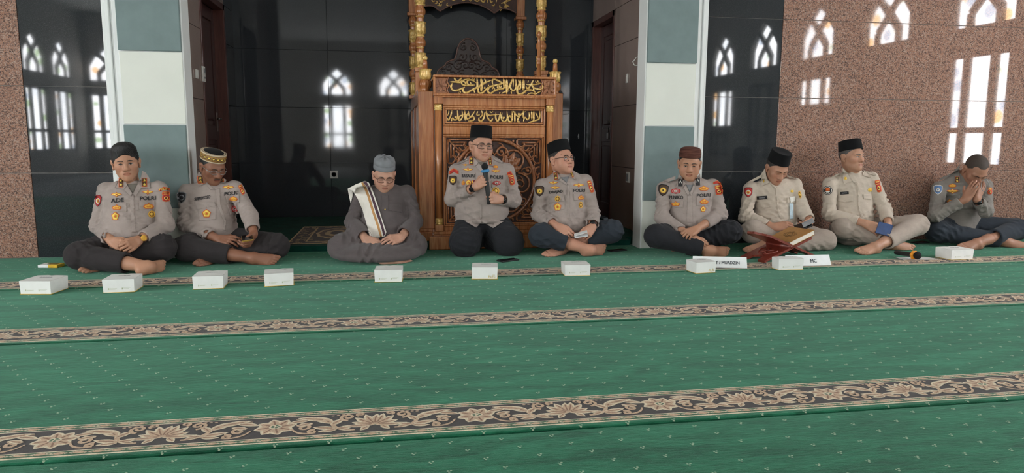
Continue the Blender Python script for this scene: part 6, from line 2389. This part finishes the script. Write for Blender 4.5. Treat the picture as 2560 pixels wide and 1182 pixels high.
         kn=dict(l=(250, 885, -.15), r=(935, 855, -.22)), an=dict(l=('z', 720, 1035, .05), r=('z', 545, 1060, .055)), foot=dict(r=dict(toe=('z', 400, 1085, .045), n=(-.2, .45, .85), big=(-.2, 1, 0)), l=dict(toe=('z', 830, 1055, .035), n=(.0, .5, .85), big=(0, 1, 0))),
         hemt=dict(l=.9, r=.76), trad=(.106, .088, .080, .068), shirt=KH, trousers=M_KHAKIT, cuff=dict(l=.82, r=.80), cap=PECI(.088, 10, 0, 'black velvet cap tipped back'),
         decor=[('poly', 'collar', [(245, 325), (248, 440), (266, 480), (332, 452), (300, 385)], KH, .010), ('poly', 'collar', [(430, 358), (436, 400), (505, 420), (475, 372)], KH, .010), ('poly', 'collar', [(332, 452), (318, 425), (384, 490), (384, 470)], KH, .007), ('poly', 'placket', [(384, 490), (412, 485), (408, 690), (440, 785), (415, 785), (390, 690)], KH, .006),
                ('poly', 'pocket_flap', [(200, 588), (342, 585), (342, 638), (265, 652), (200, 640)], KH, .006), ('poly', 'pocket_flap', [(435, 575), (515, 570), (510, 625), (440, 618)], KH, .006), ('poly', 'epaulette', [(215, 378), (85, 440), (90, 465), (220, 412)], KH, .008), ('poly', 'epaulette', [(440, 350), (445, 372), (552, 402), (548, 385)], KH, .008),
                ('pin', 273, 427, 26, 32), ('plate', 263, 563, 78, 26, -4), ('pin', 500, 533, 40, 38), ('roundel', 108, 538, 90, 82), ('region', 576, 500, 50, 116, -12)]),
    dict(label='bare-headed man in police shirt bowed forward, covering his face with both hands', o=(2290, 370), s=4.222, yT=5.42, seed=99,
         head=(630, 235, -.16), face=(28, 44, 4), neck=(505, 300, -.04), sh=dict(l=(245, 420, -.02), r=(730, 400, -.10)), el=dict(l=(205, 715, -.16), r=(735, 665, -.24)),
         wr=dict(l=(525, 540, -.30), r=(640, 540, -.30)), px=430, build=1.0, belly=.0, skin=(170, 128, 110), hs=1.04, hair='buzz', eyes=.1,
         hand=dict(l=dict(k=(585, 440, -.31), n=(-.45, -.25, .85), curl=((8, 12, 8), (8, 12, 8), (8, 12, 8), (10, 12, 8)), thumb=(40, 10, 5), spread=.6), r=dict(k=(690, 425, -.30), n=(.7, -.2, .6), curl=((10, 15, 10), (10, 15, 10), (12, 15, 10), (14, 15, 10)), thumb=(30, 10, 5))),
         kn=dict(l=(220, 885, -.15), r=(1075, 855, -.23)), an=dict(l=('z', 950, 985, .05), r=('z', 650, 1000, .055)), foot=dict(r=dict(toe=('z', 480, 1025, .045), n=(-.2, .45, .85), big=(-.2, 1, 0)), l=dict(toe=('z', 1050, 1010, .035), n=(0, .5, .85), big=(0, 1, 0))),
         hemt=dict(l=.9, r=.60), trad=(.116, .090, .084, .066), shirt=SH2, trousers=M_NAVYT, cuff=dict(l=.84, r=.82), watch='r',
         decor=[('poly', 'collar', [(462, 168), (396, 250), (414, 368), (472, 352), (456, 262)], SH2, .010), ('poly', 'epaulette', [(390, 262), (250, 318), (262, 338), (392, 285)], SH2, .008), ('rank', 435, 332, 46, 62), ('lotus', 385, 395, 90, 48), ('wings', 385, 456, 142, 58), ('lotus', 352, 560, 58, 44), ('poly', 'pocket_flap', [(290, 493), (468, 498), (468, 520), (290, 516)], SH2, .006), ('blueshield', 232, 440, 98, 104), ('region', 780, 452, 54, 74)]),
]
RES = []
for S in (PEOPLE if 'ONLY' not in globals() else [PEOPLE[i] for i in ONLY]):
    if S.get('anY'):
        # kneeling: feet folded behind under the hips
        S['an'] = {k: (q[1], q[2] - 70, S['anY']) for k, q in S['an'].items()}
    RES.append(make_person(S))

# ================================================================== SMALL THINGS
M_CARTON = plain('white_carton', (238, 238, 234), 0.55, var=0.012, scale=20)
M_CARTGOLD = plain('carton_gold_edge', (206, 178, 70), 0.5)
M_PRINT = plain('carton_print', (186, 190, 160), 0.6)
M_INK = plain('pen_ink', (96, 88, 110), 0.6)
M_PAPER = plain('white_paper', (240, 242, 242), 0.6, var=0.01)
M_PHONE = plain('black_phone_glass', (16, 16, 18), 0.12, var=0.1)
M_PHCASE = plain('dark_phone_case', (40, 38, 42), 0.4)


def frame_obj(name, A, Bp, depth, h, label, group):
    """carton: front bottom edge from A to Bp on the floor"""
    A, Bp = np.array(A), np.array(Bp)
    r = unit((Bp - A) * [1, 1, 0])
    w = float(np.linalg.norm((Bp - A)[:2]))
    bk = np.array([-r[1], r[0], 0])
    c = (A + Bp) / 2 + bk * depth / 2
    root = thing(name, label, 'box', (float(c[0]), float(c[1]), 0.0), group)
    root.rotation_euler = (0, 0, math.atan2(r[1], r[0]))
    return root, w


BOX = [((50, 737), (128, 737), .165, 'at the far left of the row'), ((257, 734), (337, 731), .165, 'in front of the bare-headed man with clasped hands'), ((482, 725), (559, 722), .165, 'in front of the man with the gold-banded cap'),
       ((661, 718), (735, 714), .15, 'fourth from the left, with handwriting on its lid'), ((936, 707), (1005, 706), .15, 'in front of the man in the grey robe'), ((1179, 699), (1244, 699), .15, 'in front of the kneeling man, with gold script'), ((1412, 691), (1476, 690), .15, 'in front of the man holding papers'),
       ((1740, 685), (1787, 683.5), .125, 'beside the long name card'), ((1946, 676.5), (2008, 675), .095, 'beside the MC name card'), ((2378, 651), (2433, 648.5), .15, 'in front of the man covering his face')]
rb = random.Random(5)
for i, (a, c, dep, where) in enumerate(BOX):
    A, Bp = at_z(*a), at_z(*c)
    if i == 7:
        d = unit(Bp - A)
        ang = math.radians(7)
        Bp = A + .152 * np.array([d[0] * math.cos(ang) - d[1] * math.sin(ang), d[0] * math.sin(ang) + d[1] * math.cos(ang), 0])
    root, w = frame_obj('snack_box', A, Bp, dep, .068, 'small white carton snack box ' + where, 'white snack boxes in a row on the carpet')
    h = .077 + rb.uniform(-.002, .004)

    def kid(b, nm, mat, par=root):
        o = b.build(nm, mat)
        o.parent = par
        return o
    W, D = w / 2, dep / 2
    # tapered tray body
    b = MB()
    t = .003
    b.add([(-W + t, -D + t, .0015), (W - t, -D + t, .0015), (W - t, D - t, .0015), (-W + t, D - t, .0015), (-W, -D, h), (W, -D, h), (W, D, h), (-W, D, h)], [(0, 3, 2, 1), (4, 5, 6, 7), (0, 1, 5, 4), (1, 2, 6, 5), (2, 3, 7, 6), (3, 0, 4, 7)])
    body = kid(b, 'carton_body', M_CARTON)
    b = MB()
    # lid flap with tuck notch, slightly bowed
    n = 8
    vs, fs = [], []
    for j in range(n + 1):
        u = j / n
        z = h + .0012 + .003 * math.sin(PI * u)
        vs += [(-W + .001 + (2 * W - .002) * u, -D + .001, h + .0010), (-W + .001 + (2 * W - .002) * u, 0, z), (-W + .001 + (2 * W - .002) * u, D - (.012 if abs(u - .5) < .07 else .002), z * .6 + (h + .001) * .4)]
    for j in range(n):
        fs += [(3 * j, 3 * j + 3, 3 * j + 4, 3 * j + 1), (3 * j + 1, 3 * j + 4, 3 * j + 5, 3 * j + 2)]
    b.add(vs, fs, 0, True)
    lid = kid(b, 'lid', M_CARTON)
    b = MB()
    for (p, q) in (((-W, -D), (W, -D)), ((W, -D), (W, D)), ((-W, D), (-W, -D))):
        dx, dy = q[0] - p[0], q[1] - p[1]
        b.tube([(p[0], p[1], .004), (q[0], q[1], .004)], .0018, 4)
    kid(b, 'gold_edge', M_CARTGOLD)
    # faint print on the front face
    b = MB()
    lean = lambda z: -D + t * (1 - z / h) - .0006
    if i in (5, 7):
        for k, pts in enumerate(([(.0, .018), (.006, .034), (.002, .018), (.012, .030), (.010, .018)], [(.014, .018), (.020, .028), (.016, .018), (.026, .018)], [(.028, .018), (.031, .038), (.030, .018)], [(.036, .018), (.039, .036), (.038, .018), (.046, .022)])):
            b.tube([(W * .28 + x, lean(z), z - .004) for x, z in smooth_path(pts, 4)], .0008, 4)
        kid(b, 'script_print', M_CARTGOLD, body)
    else:
        for (x0, x1, z) in ((-W * .55, -W * .1, .026), (-W * .55, -W * .2, .022), (W * .3, W * .75, .030), (W * .3, W * .65, .024)):
            b.box((x0, lean(z) - .0002, z), (x1, lean(z) + .0008, z + .0014))
        for x in (-W * .65, W * .2):
            b.box((x, lean(.025) - .0002, .020), (x + .005, lean(.025) + .0008, .030))
        q = kid(b, 'printed_lines', M_PRINT, body)
        q['kind'] = 'stuff'
    b = MB()
    for k in range(5):
        x = -W * .3 + k * W * .16
        b.tube([(x, D * .05, h + .0048), (x + .004, D * .25, h + .0044), (x + .008, D * .02, h + .0048), (x + .012, D * .18, h + .0046)], .00045, 4)
    q = kid(b, 'handwriting', M_INK, lid)
    q['kind'] = 'stuff'


# ---- name cards
def name_card(p0, p1, h_px, text, frac, label):
    A, Bp = at_z(*p0), at_z(*p1)
    r = unit((Bp - A) * [1, 1, 0])
    w = float(np.linalg.norm(Bp - A))
    bk = np.array([-r[1], r[0], 0])
    c = (A + Bp) / 2
    root = thing('name_card', label, 'sign', (float(c[0]), float(c[1]), 0.0), 'folded name cards on the carpet')
    root.rotation_euler = (0, 0, math.atan2(r[1], r[0]))
    h = h_px
    sl = .035
    vs = [(-w / 2, 0, .0045), (w / 2, 0, .0045), (w / 2, sl, h), (-w / 2, sl, h), (w / 2, sl * 2, .0045), (-w / 2, sl * 2, .0045)]
    b = MB().add(vs, [(0, 1, 2, 3), (3, 2, 4, 5)])
    vs2 = [(x, y + (.002 if y < sl else -.002), z - .002) for x, y, z in vs]
    b.add(vs2, [(3, 2, 1, 0), (5, 4, 2, 3)])
    o = b.build('folded_card', M_PAPER)
    o.parent = root
    V, Fc = text_mesh2d(text, 0.0)
    lo, hi = V.min(0), V.max(0)
    th = h * .31
    k = th / (hi[1] - lo[1])
    tw = (hi[0] - lo[0]) * k
    x0 = frac * w - w / 2 - tw / 2
    pts = []
    for x, y in V:
        X, Z = x0 + (x - lo[0]) * k, h * .32 + (y - lo[1]) * k
        pts.append((X, sl * (Z - .0045) / (h - .0045) - .0015, Z))
    n0 = len(pts)
    e = th * .035
    pts = [(x + dx, y - .00012 * k2, z + dz) for k2, (dx, dz) in enumerate(((0, 0), (e, 0), (-e, 0), (0, e * .7), (0, -e * .7))) for x, y, z in pts]
    Fc = [[i + n0 * k2 for i in f] for k2 in range(5) for f in Fc]
    me = bpy.data.meshes.new('printed_name')
    me.from_pydata(pts, [], Fc)
    q = link_mesh('printed_name', me, plain('card_print', (70, 76, 82), 0.6))
    q.parent = root


name_card((1733, 668.5), (1868, 671.5), .075, "QORI' / MUADZIN", .565, 'long white name card reading RI and MUADZIN behind a snack box')
name_card((1968, 666.5), (2078, 664), .075, 'MC', .615, 'white name card lettered MC beside the book stand')

# ---- book stand and book
M_REHAL = wood('red_brown_stand', (92, 34, 26), (122, 50, 38), (146, 70, 54), 0.35, 0.3, (40, 40, 10))
C0 = np.array([2.865, 4.825, .122])
cx_, hx_ = unit([.947, .32, 0]), unit([-.32, .947, 0])
rh = thing('book_stand', 'red-brown folding wooden book stand holding a thick book', 'book stand', (float(C0[0]), float(C0[1]), 0.0))


def rehal_board(s, name):
    """board leaning: foot on the -s side, top on the +s side"""
    L0, L1 = .275, .262
    z0, z1 = -.113, (.085 if s < 0 else .045)
    W = .115
    d = unit(cx_ * s * (L0 + L1) + ZV * (z1 - z0))
    n = unit(np.cross(d, hx_))
    foot = C0 - cx_ * s * L0 + ZV * z0
    Ltot = math.hypot(L0 + L1, z1 - z0)
    b = MB()
    # outline in (u along hinge, v along board): feet notched, top scalloped, comb joint in the middle
    half = Ltot * .5
    ol = [(-W, .0), (-W * .45, .0), (-W * .35, .06), (0, .085), (W * .35, .06), (W * .45, 0), (W, 0), (W, Ltot - .05), (W * .8, Ltot - .02), (W * .45, Ltot - .015), (W * .2, Ltot), (0, Ltot + .008), (-W * .2, Ltot), (-W * .45, Ltot - .015), (-W * .8, Ltot - .02), (-W, Ltot - .05)]
    # knuckles of the joint alternate between the two boards
    fr = [foot + hx_ * u + d * v + n * .008 for u, v in ol]
    bk = [foot + hx_ * u + d * v - n * .008 for u, v in ol]
    m = len(ol)
    b.add(fr + bk, [tuple(range(m)), tuple(range(2 * m - 1, m - 1, -1))] + [(i, i + m, (i + 1) % m + m, (i + 1) % m) for i in range(m)])
    o = b.build(name, M_REHAL, rh)
    # carved flower on the lower half, both faces
    lf2 = MB()
    for sd in (1, -1):
        cc = foot + d * (.16) + n * (.009 * sd)
        for k in range(6):
            a = k * PI / 3 + .3
            pts = [cc + hx_ * (t * .05 * math.cos(a)) + d * (t * .05 * math.sin(a)) for t in (0.15, .5, 1.0)]
            lf2.tube([tuple(p) for p in pts], [.004, .009, .003], 6)
        for k in range(2):
            s2 = 1 if k else -1
            pts = [cc + hx_ * (s2 * x) + d * v for x, v in ((.02, -.06), (.055, -.03), (.075, .02), (.06, .05))]
            lf2.tube([tuple(p) for p in pts], [.004, .006, .006, .003], 6)
    lf2.build('carved_flower', M_REHAL, o)
    return foot, d, n, Ltot


f1 = rehal_board(-1, 'crossed_board')
f2_ = rehal_board(1, 'crossed_board')
MB().tube([tuple(C0 - hx_ * .116 - ZV * .022), tuple(C0 + hx_ * .116 - ZV * .022)], .014, 10).build('hinge', M_REHAL, rh)
# book lying on the right-hand wing
ft, d, n, L = f2_
if n[2] < 0:
    n = -n
M_COVER = plain('ochre_book_cover', (168, 118, 58), 0.45, var=0.06, scale=60)
M_PAGES = plain('book_pages', (226, 220, 206), 0.8, var=0.03, scale=200)
M_EMB = plain('cover_emboss', (112, 80, 44), 0.5)
bc = ft + d * (L * .5 + .140) + n * .030
Mb = Matrix(((hx_[0], d[0], n[0], bc[0]), (hx_[1], d[1], n[1], bc[1]), (hx_[2], d[2], n[2], bc[2]), (0, 0, 0, 1)))
bkk = thing('book', 'thick closed book with ochre cover lying on the book stand', 'book', tuple(float(v) for v in bc))
MB().box((-.108, -.132, -.0165), (.108, .132, .0165), M=Mb, bevel=.001).build('page_block', M_PAGES, bkk)
MB().box((-.112, -.136, .0165), (.112, .136, .020), M=Mb, bevel=.001).build('front_cover', M_COVER, bkk)
MB().box((-.112, -.136, -.020), (.112, .136, -.0165), M=Mb, bevel=.001).build('back_cover', M_COVER, bkk)
MB().box((.108, -.136, -.018), (.1135, .136, .018), M=Mb, bevel=.002).build('spine', M_COVER, bkk)
b = MB()
for rr in (.045, .034, .02):
    b.tube([tuple(Mb @ Vector((rr * 1.1 * math.cos(a), rr * math.sin(a) * (1 + .12 * math.cos(8 * a)), .0203))) for a in np.linspace(0, 2 * PI, 41)[:-1]], .0022, 4, closed=True)
b.build('cover_emblem', M_EMB, bkk)


# ---- telephones and other small things on the carpet
def slab_thing(name, label, cat, c, ang, w, l, h, mats, tilt=(0, 0), group=None, screen=True, z=None):
    root = thing(name, label, cat, (float(c[0]), float(c[1]), 0.001 if z is None else z), group)
    root.rotation_euler = (tilt[0], tilt[1], ang)
    o = MB().box((-w / 2, -l / 2, 0), (w / 2, l / 2, h), bevel=min(h * .3, .003)).build('case', mats[0])
    o.parent = root
    if screen:
        q = MB().box((-w / 2 + .004, -l / 2 + .004, h - .0005), (w / 2 - .004, l / 2 - .004, h + .0006)).build('screen', mats[1])
        q.parent = root
        q = MB().lathe([(.004, h), (.004, h + .0012), (0, h + .0012)], (0, l / 2 - .012, 0), 10).build('camera_hole', mats[0])
        q.parent = root
    return root


slab_thing('mobile_phone', 'black mobile phone on the carpet in front of the kneeling man', 'phone', at_z(1270, 652), math.radians(-62), .074, .158, .010, (M_PHCASE, M_PHONE))
slab_thing('mobile_phone', 'black mobile phone beside the bare foot of the man with papers', 'phone', at_z(1543, 627), math.radians(-70), .070, .150, .009, (M_PHCASE, M_PHONE))
slab_thing('mobile_phone', 'black mobile phone at the foot of the young man in the brown cap', 'phone', at_z(1741, 637), math.radians(-80), .072, .155, .009, (M_PHCASE, M_PHONE))
slab_thing('mobile_phone', 'dark mobile phone left of the man covering his face', 'phone', at_z(2300, 607), math.radians(-75), .074, .155, .009, (M_PHCASE, M_PHONE))
yp = at_z(128, 667)
root = thing('yellow_packet', 'small white and yellow packet on the carpet at the left edge', 'packet', (float(yp[0]), float(yp[1]), .0))
root.rotation_euler = (0, 0, math.radians(-8))
for nm, lo, hi, mt in (('packet_body', (-.065, -.04, .001), (.065, .04, .020), M_PAPER), ('yellow_sleeve', (.004, -.0415, .0005), (.0665, .0415, .0215), plain('packet_yellow', (214, 172, 34), 0.4)), ('yellow_edge', (-.066, .030, .002), (.004, .0415, .0212), plain('packet_yellow', (214, 172, 34), 0.4)), ('dark_label', (-.02, -.01, .020), (.045, .022, .0226), plain('packet_label', (96, 84, 40), 0.5))):
    o = MB().box(lo, hi, bevel=.002).build(nm, mt)
    o.parent = root

# sheet of paper with a microphone lying on it
pc = (at_z(2248, 645) + at_z(2333, 648)) / 2
sh_ = thing('paper_sheet', 'sheet of white paper under the orange-ringed microphone', 'paper', (float(pc[0]), float(pc[1]), 0.0))
sh_.rotation_euler = (0, 0, math.radians(-6))
b = MB()
n = 8
vs, fs = [], []
for i in range(n + 1):
    for j in range(3):
        vs.append((-.135 + .27 * i / n, -.06 + .06 * j, .0018 + .0025 * abs(math.sin(i * 1.3 + j))))
for i in range(n):
    for j in range(2):
        fs.append((i * 3 + j, i * 3 + 3 + j, i * 3 + 4 + j, i * 3 + 1 + j))
b.add(vs, fs, 0, True)
b.add([(x, y, z - .0008) for x, y, z in vs], [f[::-1] for f in fs], 0, True)
o = b.build('sheet', M_PAPER)
o.parent = sh_
M_MICB = plain('matt_black_plastic', (30, 30, 31), 0.55, var=0.1)
M_FOAM = plain('black_foam', (20, 20, 21), 0.95, var=0.2, scale=400, bump=0.6)
M_ORANGE = plain('orange_rubber', (236, 150, 34), 0.5, var=0.03)


def microphone(name, label, base, tip, ringmat, foam_r=.026, up=0.0, ring_r=.032):
    """handheld microphone from handle end to head"""
    base, tip = np.array(base, float), np.array(tip, float)
    d = unit(tip - base)
    L = float(np.linalg.norm(tip - base))
    q = Vector((0, 0, 1)).rotation_difference(Vector(d)).to_matrix().to_4x4()
    M = Matrix.Translation(Vector(base)) @ q
    root = thing(name, label, 'microphone', tuple(float(v) for v in base))
    MB().lathe([(.0, 0), (.013, 0), (.015, .004), (.0165, .03), (.0175, L * .55), (.020, L - .062), (.020, L - .050)], (0, 0, 0), 24, M=M).build('handle', M_MICB, root)
    MB().lathe([(.019, L - .068), (ring_r * .86, L - .066), (ring_r, L - .058), (ring_r * .86, L - .048), (.020, L - .046)], (0, 0, 0), 24, M=M, flute=.10, nfl=6).build('colour_ring', ringmat, root)
    pr = [(.018, L - .050)] + [(foam_r * math.sin(PI * t) ** .6, L - .052 + .055 * t) for t in (.15, .3, .45, .6, .75, .9)] + [(0, L + .003)]
    MB().lathe(pr, (0, 0, 0), 24, M=M).build('foam_head', M_FOAM, root)
    return root


a = at_z(2238, 632, .024)
c = at_z(2300, 642, .032)
microphone('microphone', 'black microphone with orange ring lying on a sheet of paper', (a[0], a[1], .028), (c[0], c[1], .040), M_ORANGE, .030, ring_r=.034)

# prayer rug on the niche platform
ra, rb2, rbk = at_z(716, 612, STEP), at_z(872, 610, STEP), at_z(724, 572, STEP)
rug = thing('prayer_rug', 'patterned brown prayer rug lying on the niche floor', 'rug', (float(ra[0] + .33), float(ra[1] + .55), STEP))
rx0, ry0, ry1 = float(ra[0]), float(ra[1]), float(ra[1]) + 1.12
rx1 = rx0 + .68
M_RUGD = pile('rug_dark', (62, 48, 44))
M_RUGC = pile('rug_cream', (188, 160, 118))
M_RUGB = pile('rug_brown', (98, 76, 62))
MB().box((rx0, ry0, STEP + .001), (rx1, ry1, STEP + .007), bevel=.002).build('rug_body', M_RUGD, rug)
b = MB()
for (x0, x1, y0, y1) in ((rx0, rx1, ry0, ry0 + .015), (rx0, rx1, ry1 - .015, ry1), (rx0, rx0 + .012, ry0, ry1), (rx1 - .012, rx1, ry0, ry1), (rx0 + .13, rx0 + .145, ry0 + .1, ry1 - .1), (rx1 - .145, rx1 - .13, ry0 + .1, ry1 - .1), (rx0 + .13, rx1 - .13, ry0 + .10, ry0 + .115)):
    b.box((x0, y0, STEP + .006), (x1, y1, STEP + .0082))
q = b.build('rug_border', M_RUGC, rug)
q['kind'] = 'stuff'
b = MB()
rr = random.Random(9)
for k in range(150):
    x = rr.uniform(rx0 + .02, rx1 - .02)
    y = rr.uniform(ry0 + .02, ry1 - .02)
    if rx0 + .16 < x < rx1 - .16 and ry0 + .13 < y < ry1 - .2:
        continue
    pts = [(x + p * .022, y + q_ * .022) for p, q_ in spiral((0, 0), 1, .2, rr.uniform(0, 6), rr.choice((-1, 1)) * 1.1, 8)]
    v, f = ribbon2d(pts, .010)
    b.add([(p, q_, STEP + .0084) for p, q_ in v], [t[::-1] for t in f])
q = b.build('woven_scrolls', M_RUGC, rug)
q['kind'] = 'stuff'
mx, my = (rx0 + rx1) / 2, ry0 + .62
for k, (sa, sb, mt) in enumerate(((.17, .33, M_RUGC), (.145, .29, M_RUGB), (.10, .20, M_RUGC), (.055, .11, M_RUGD))):
    pts = [(mx + sa * math.cos(a) * (1 + .05 * math.cos(10 * a)), my + sb * math.sin(a) * (1 + .05 * math.cos(10 * a))) for a in np.linspace(0, 2 * PI, 41)[:-1]]
    MB().prism(pts[::-1], 'z', STEP + .006, STEP + .0082 + k * .0007).build('woven_medallion', mt, rug)

# ---- electrical plates, hanger
M_SWITCH = plain('white_plastic', (214, 212, 206), 0.4, var=0.02)
M_SWD = plain('grey_plastic', (120, 122, 124), 0.4)


def plate_x(name, label, cat, X, s, y, z, w, h, extra):
    root = thing(name, label, cat, (X, y, z))
    xa, xb = sorted((X, X + s * .012))
    MB().box((xa, y - w / 2, z - h / 2), (xb, y + w / 2, z + h / 2), bevel=.003).build('face_plate', M_SWITCH, root)
    for nm, (dy, dz, ww, hh, mt) in extra:
        xa, xb = sorted((X + s * .010, X + s * .016))
        MB().box((xa, y + dy - ww / 2, z + dz - hh / 2), (xb, y + dy + ww / 2, z + dz + hh / 2), bevel=.002).build(nm, mt, root)
    return root


def on_x(px, py, X):
    d = ray(px, py)
    return CAM_C + d * (X / d[0])


XLs, XRs = NXL + .0145, NXR - .0145
p = on_x(490, 185, XLs)
plate_x('light_switch', 'white light switch left of the thermostat on the brown side wall', 'switch', XLs, 1, p[1], p[2], .075, .075, [('rocker', (0, 0, .03, .05, M_SWITCH))])
p = on_x(507, 185, XLs)
plate_x('thermostat', 'white thermostat with grey display by the left niche door', 'thermostat', XLs, 1, p[1], p[2], .085, .13, [('display', (.015, .03, .04, .04, M_SWD)), ('button', (-.01, -.03, .02, .015, M_SWD)), ('button', (.02, -.03, .02, .015, M_SWD))])
p = on_x(1569, 196, XRs)
plate_x('light_switch', 'small white light switch below the hanger on the right side wall', 'switch', XRs, -1, p[1], p[2], .05, .085, [('rocker', (0, 0, .025, .05, M_SWITCH))])
p = on_x(1571, 443, XRs)
plate_x('wall_socket', 'grey wall socket low on the right niche side wall', 'socket', XRs, -1, p[1], p[2], .09, .10, [('socket_cover', (0, 0, .045, .07, M_SWD))])
p = at_y(835, 436, NB - .0145)
root = thing('wall_socket', 'white wall socket on the black niche back wall', 'socket', tuple(float(v) for v in p))
MB().box((p[0] - .042, p[1] - .010, p[2] - .042), (p[0] + .042, p[1], p[2] + .042), bevel=.004).build('face_plate', M_SWITCH, root)
Ms = Matrix.Translation((p[0], p[1] - .010, p[2])) @ Matrix.Rotation(PI / 2, 4, 'X')
MB().lathe([(.026, .0), (.026, .002), (.022, .003), (.021, -.004), (0, -.004)], (0, 0, 0), 24, M=Ms).build('socket_well', M_SWD, root)
for s in (-1, 1):
    MB().lathe([(.003, .0), (.003, .004), (0, .004)], (s * .009, 0, 0), 8, M=Ms).build('pin_hole', M_PHONE, root)
# white hanger peeking out beside the right pillar
ph = at_y(1592, 155, 5.66)
hg = thing('clothes_hanger', 'white plastic hanger hung beside the right pillar', 'hanger', (float(PXR + .01), 5.66, float(ph[2])))
Wp = at_y(1581, 155, 5.66)[0]
MB().tube([tuple(q) for q in ((PXR + .04, 5.66, ph[2] + .05), (PXR - .0, 5.66, ph[2] + .035), (Wp + .02, 5.66, ph[2] + .018), (Wp + .004, 5.66, ph[2] + .002), (Wp + .012, 5.66, ph[2] - .018), (PXR - .01, 5.66, ph[2] - .026), (PXR + .06, 5.66, ph[2] - .03))], .0045, 8).build('hanger_loop', M_SWITCH, hg)

# ---- things in people's hands
def held(i):
    return PEOPLE[i]['_']


def held_slab(name, label, cat, pos, right, up, w, l, h, mat, smat, extra=None):
    pos, right = np.asarray(pos), unit(right)
    up = unit(np.asarray(up) - right * (np.asarray(up) @ right))
    nn = np.cross(right, up)
    M = Matrix(((right[0], up[0], nn[0], pos[0]), (right[1], up[1], nn[1], pos[1]), (right[2], up[2], nn[2], pos[2]), (0, 0, 0, 1)))
    root = thing(name, label, cat, tuple(float(v) for v in pos))
    MB().box((-w / 2, -l / 2, -h / 2), (w / 2, l / 2, h / 2), M=M, bevel=min(.003, h * .3)).build('case', mat, root)
    if smat:
        MB().box((-w / 2 + .003, -l / 2 + .003, h / 2 - .0003), (w / 2 - .003, l / 2 - .003, h / 2 + .0008), M=M).build('screen', smat, root)
    return root, M


if 'ONLY' not in globals():
    # microphone of the kneeling man
    J = held(3)['J']
    gl_, gr_ = held(3)['hands']['l'], held(3)['hands']['r']
    ud = unit(gl_ - gr_ + ZV * .05)
    top, bot = gl_ + ud * .125, gr_ - ud * .045
    M_BLUE = plain('blue_rubber', (70, 140, 190), 0.5)
    microphone('microphone', 'black handheld microphone with blue ring held by the kneeling man', bot, top, M_BLUE, .026, ring_r=.030)
    # gold phone
    J = held(1)['J']
    p = J((652, 838, -.345))
    r_, u_, t_ = view_basis(p)
    held_slab('mobile_phone', 'gold-edged mobile phone held by the man in the gold-banded cap', 'phone', p, r_ * .95 + u_ * .12, u_ * .16 - t_ * .98, .078, .13, .011, plain('gold_phone_edge', (206, 164, 84), 0.3, 0.6), M_PHONE)
    # papers
    J = held(4)['J']
    for k, (x, y, a, nm) in enumerate(((540, 925, .30, 'folded white paper slip held upright by the gazing man'), (545, 950, .16, 'second paper slip under the first in the gazing man hands'))):
        p = J((x, y, -.375 - .006 * k))
        r_, u_, t_ = view_basis(p)
        held_slab('paper_slip', nm, 'paper', p, r_ * math.cos(a) + u_ * math.sin(a), u_ * .08 - t_ * .99, .100, .09, .003, M_PAPER, None)
    # phone wallet and card of the man at the book stand
    J = held(6)['J']
    p = J((715, 838, -.365))
    r_, u_, t_ = view_basis(p)
    held_slab('mobile_phone', 'black mobile phone in a folder case held by the man behind the book stand', 'phone', p, r_ * .9 + u_ * .38, u_ * .5 - t_ * .85, .145, .085, .012, M_PHCASE, M_PHONE)
    p = J((775, 800, -.395))
    held_slab('card', 'small grey card held against the black phone', 'card', p, r_ * .85 + u_ * .5, u_ * .6 - t_ * .8, .09, .06, .002, plain('grey_card', (150, 152, 156), 0.4), None)
    # blue phone
    J = held(7)['J']
    p = J((630, 895, -.385))
    r_, u_, t_ = view_basis(p)
    held_slab('mobile_phone', 'mobile phone in a navy blue case held by the khaki man looking right', 'phone', p, r_ * .96 - u_ * .2 + t_ * .15, u_ * .95 + r_ * .15 - t_ * .2, .105, .095, .022, plain('navy_case', (36, 62, 112), 0.45), plain('navy_case_face', (42, 72, 126), 0.4))
    # spectacles lifted off in front of the bowed man's face
    J = held(8)['J']
    rim, lens = MB(), MB()
    root = thing('eyeglasses', 'clear-rimmed glasses held in the hands of the bowed man', 'glasses', tuple(float(v) for v in J((725, 400, -.36))))
    pts = [tuple(J((728 + 42 * math.cos(a), 395 + 66 * math.sin(a), -.36 - .02 * math.cos(a)))) for a in np.linspace(0, 2 * PI, 29)[:-1]]
    rim.tube(pts, .0022, 6, closed=True)
    rim.build('rim', M_RIMS, root)
    lens.add(pts, [tuple(range(len(pts)))])
    lens.build('lens', M_LENS, root)
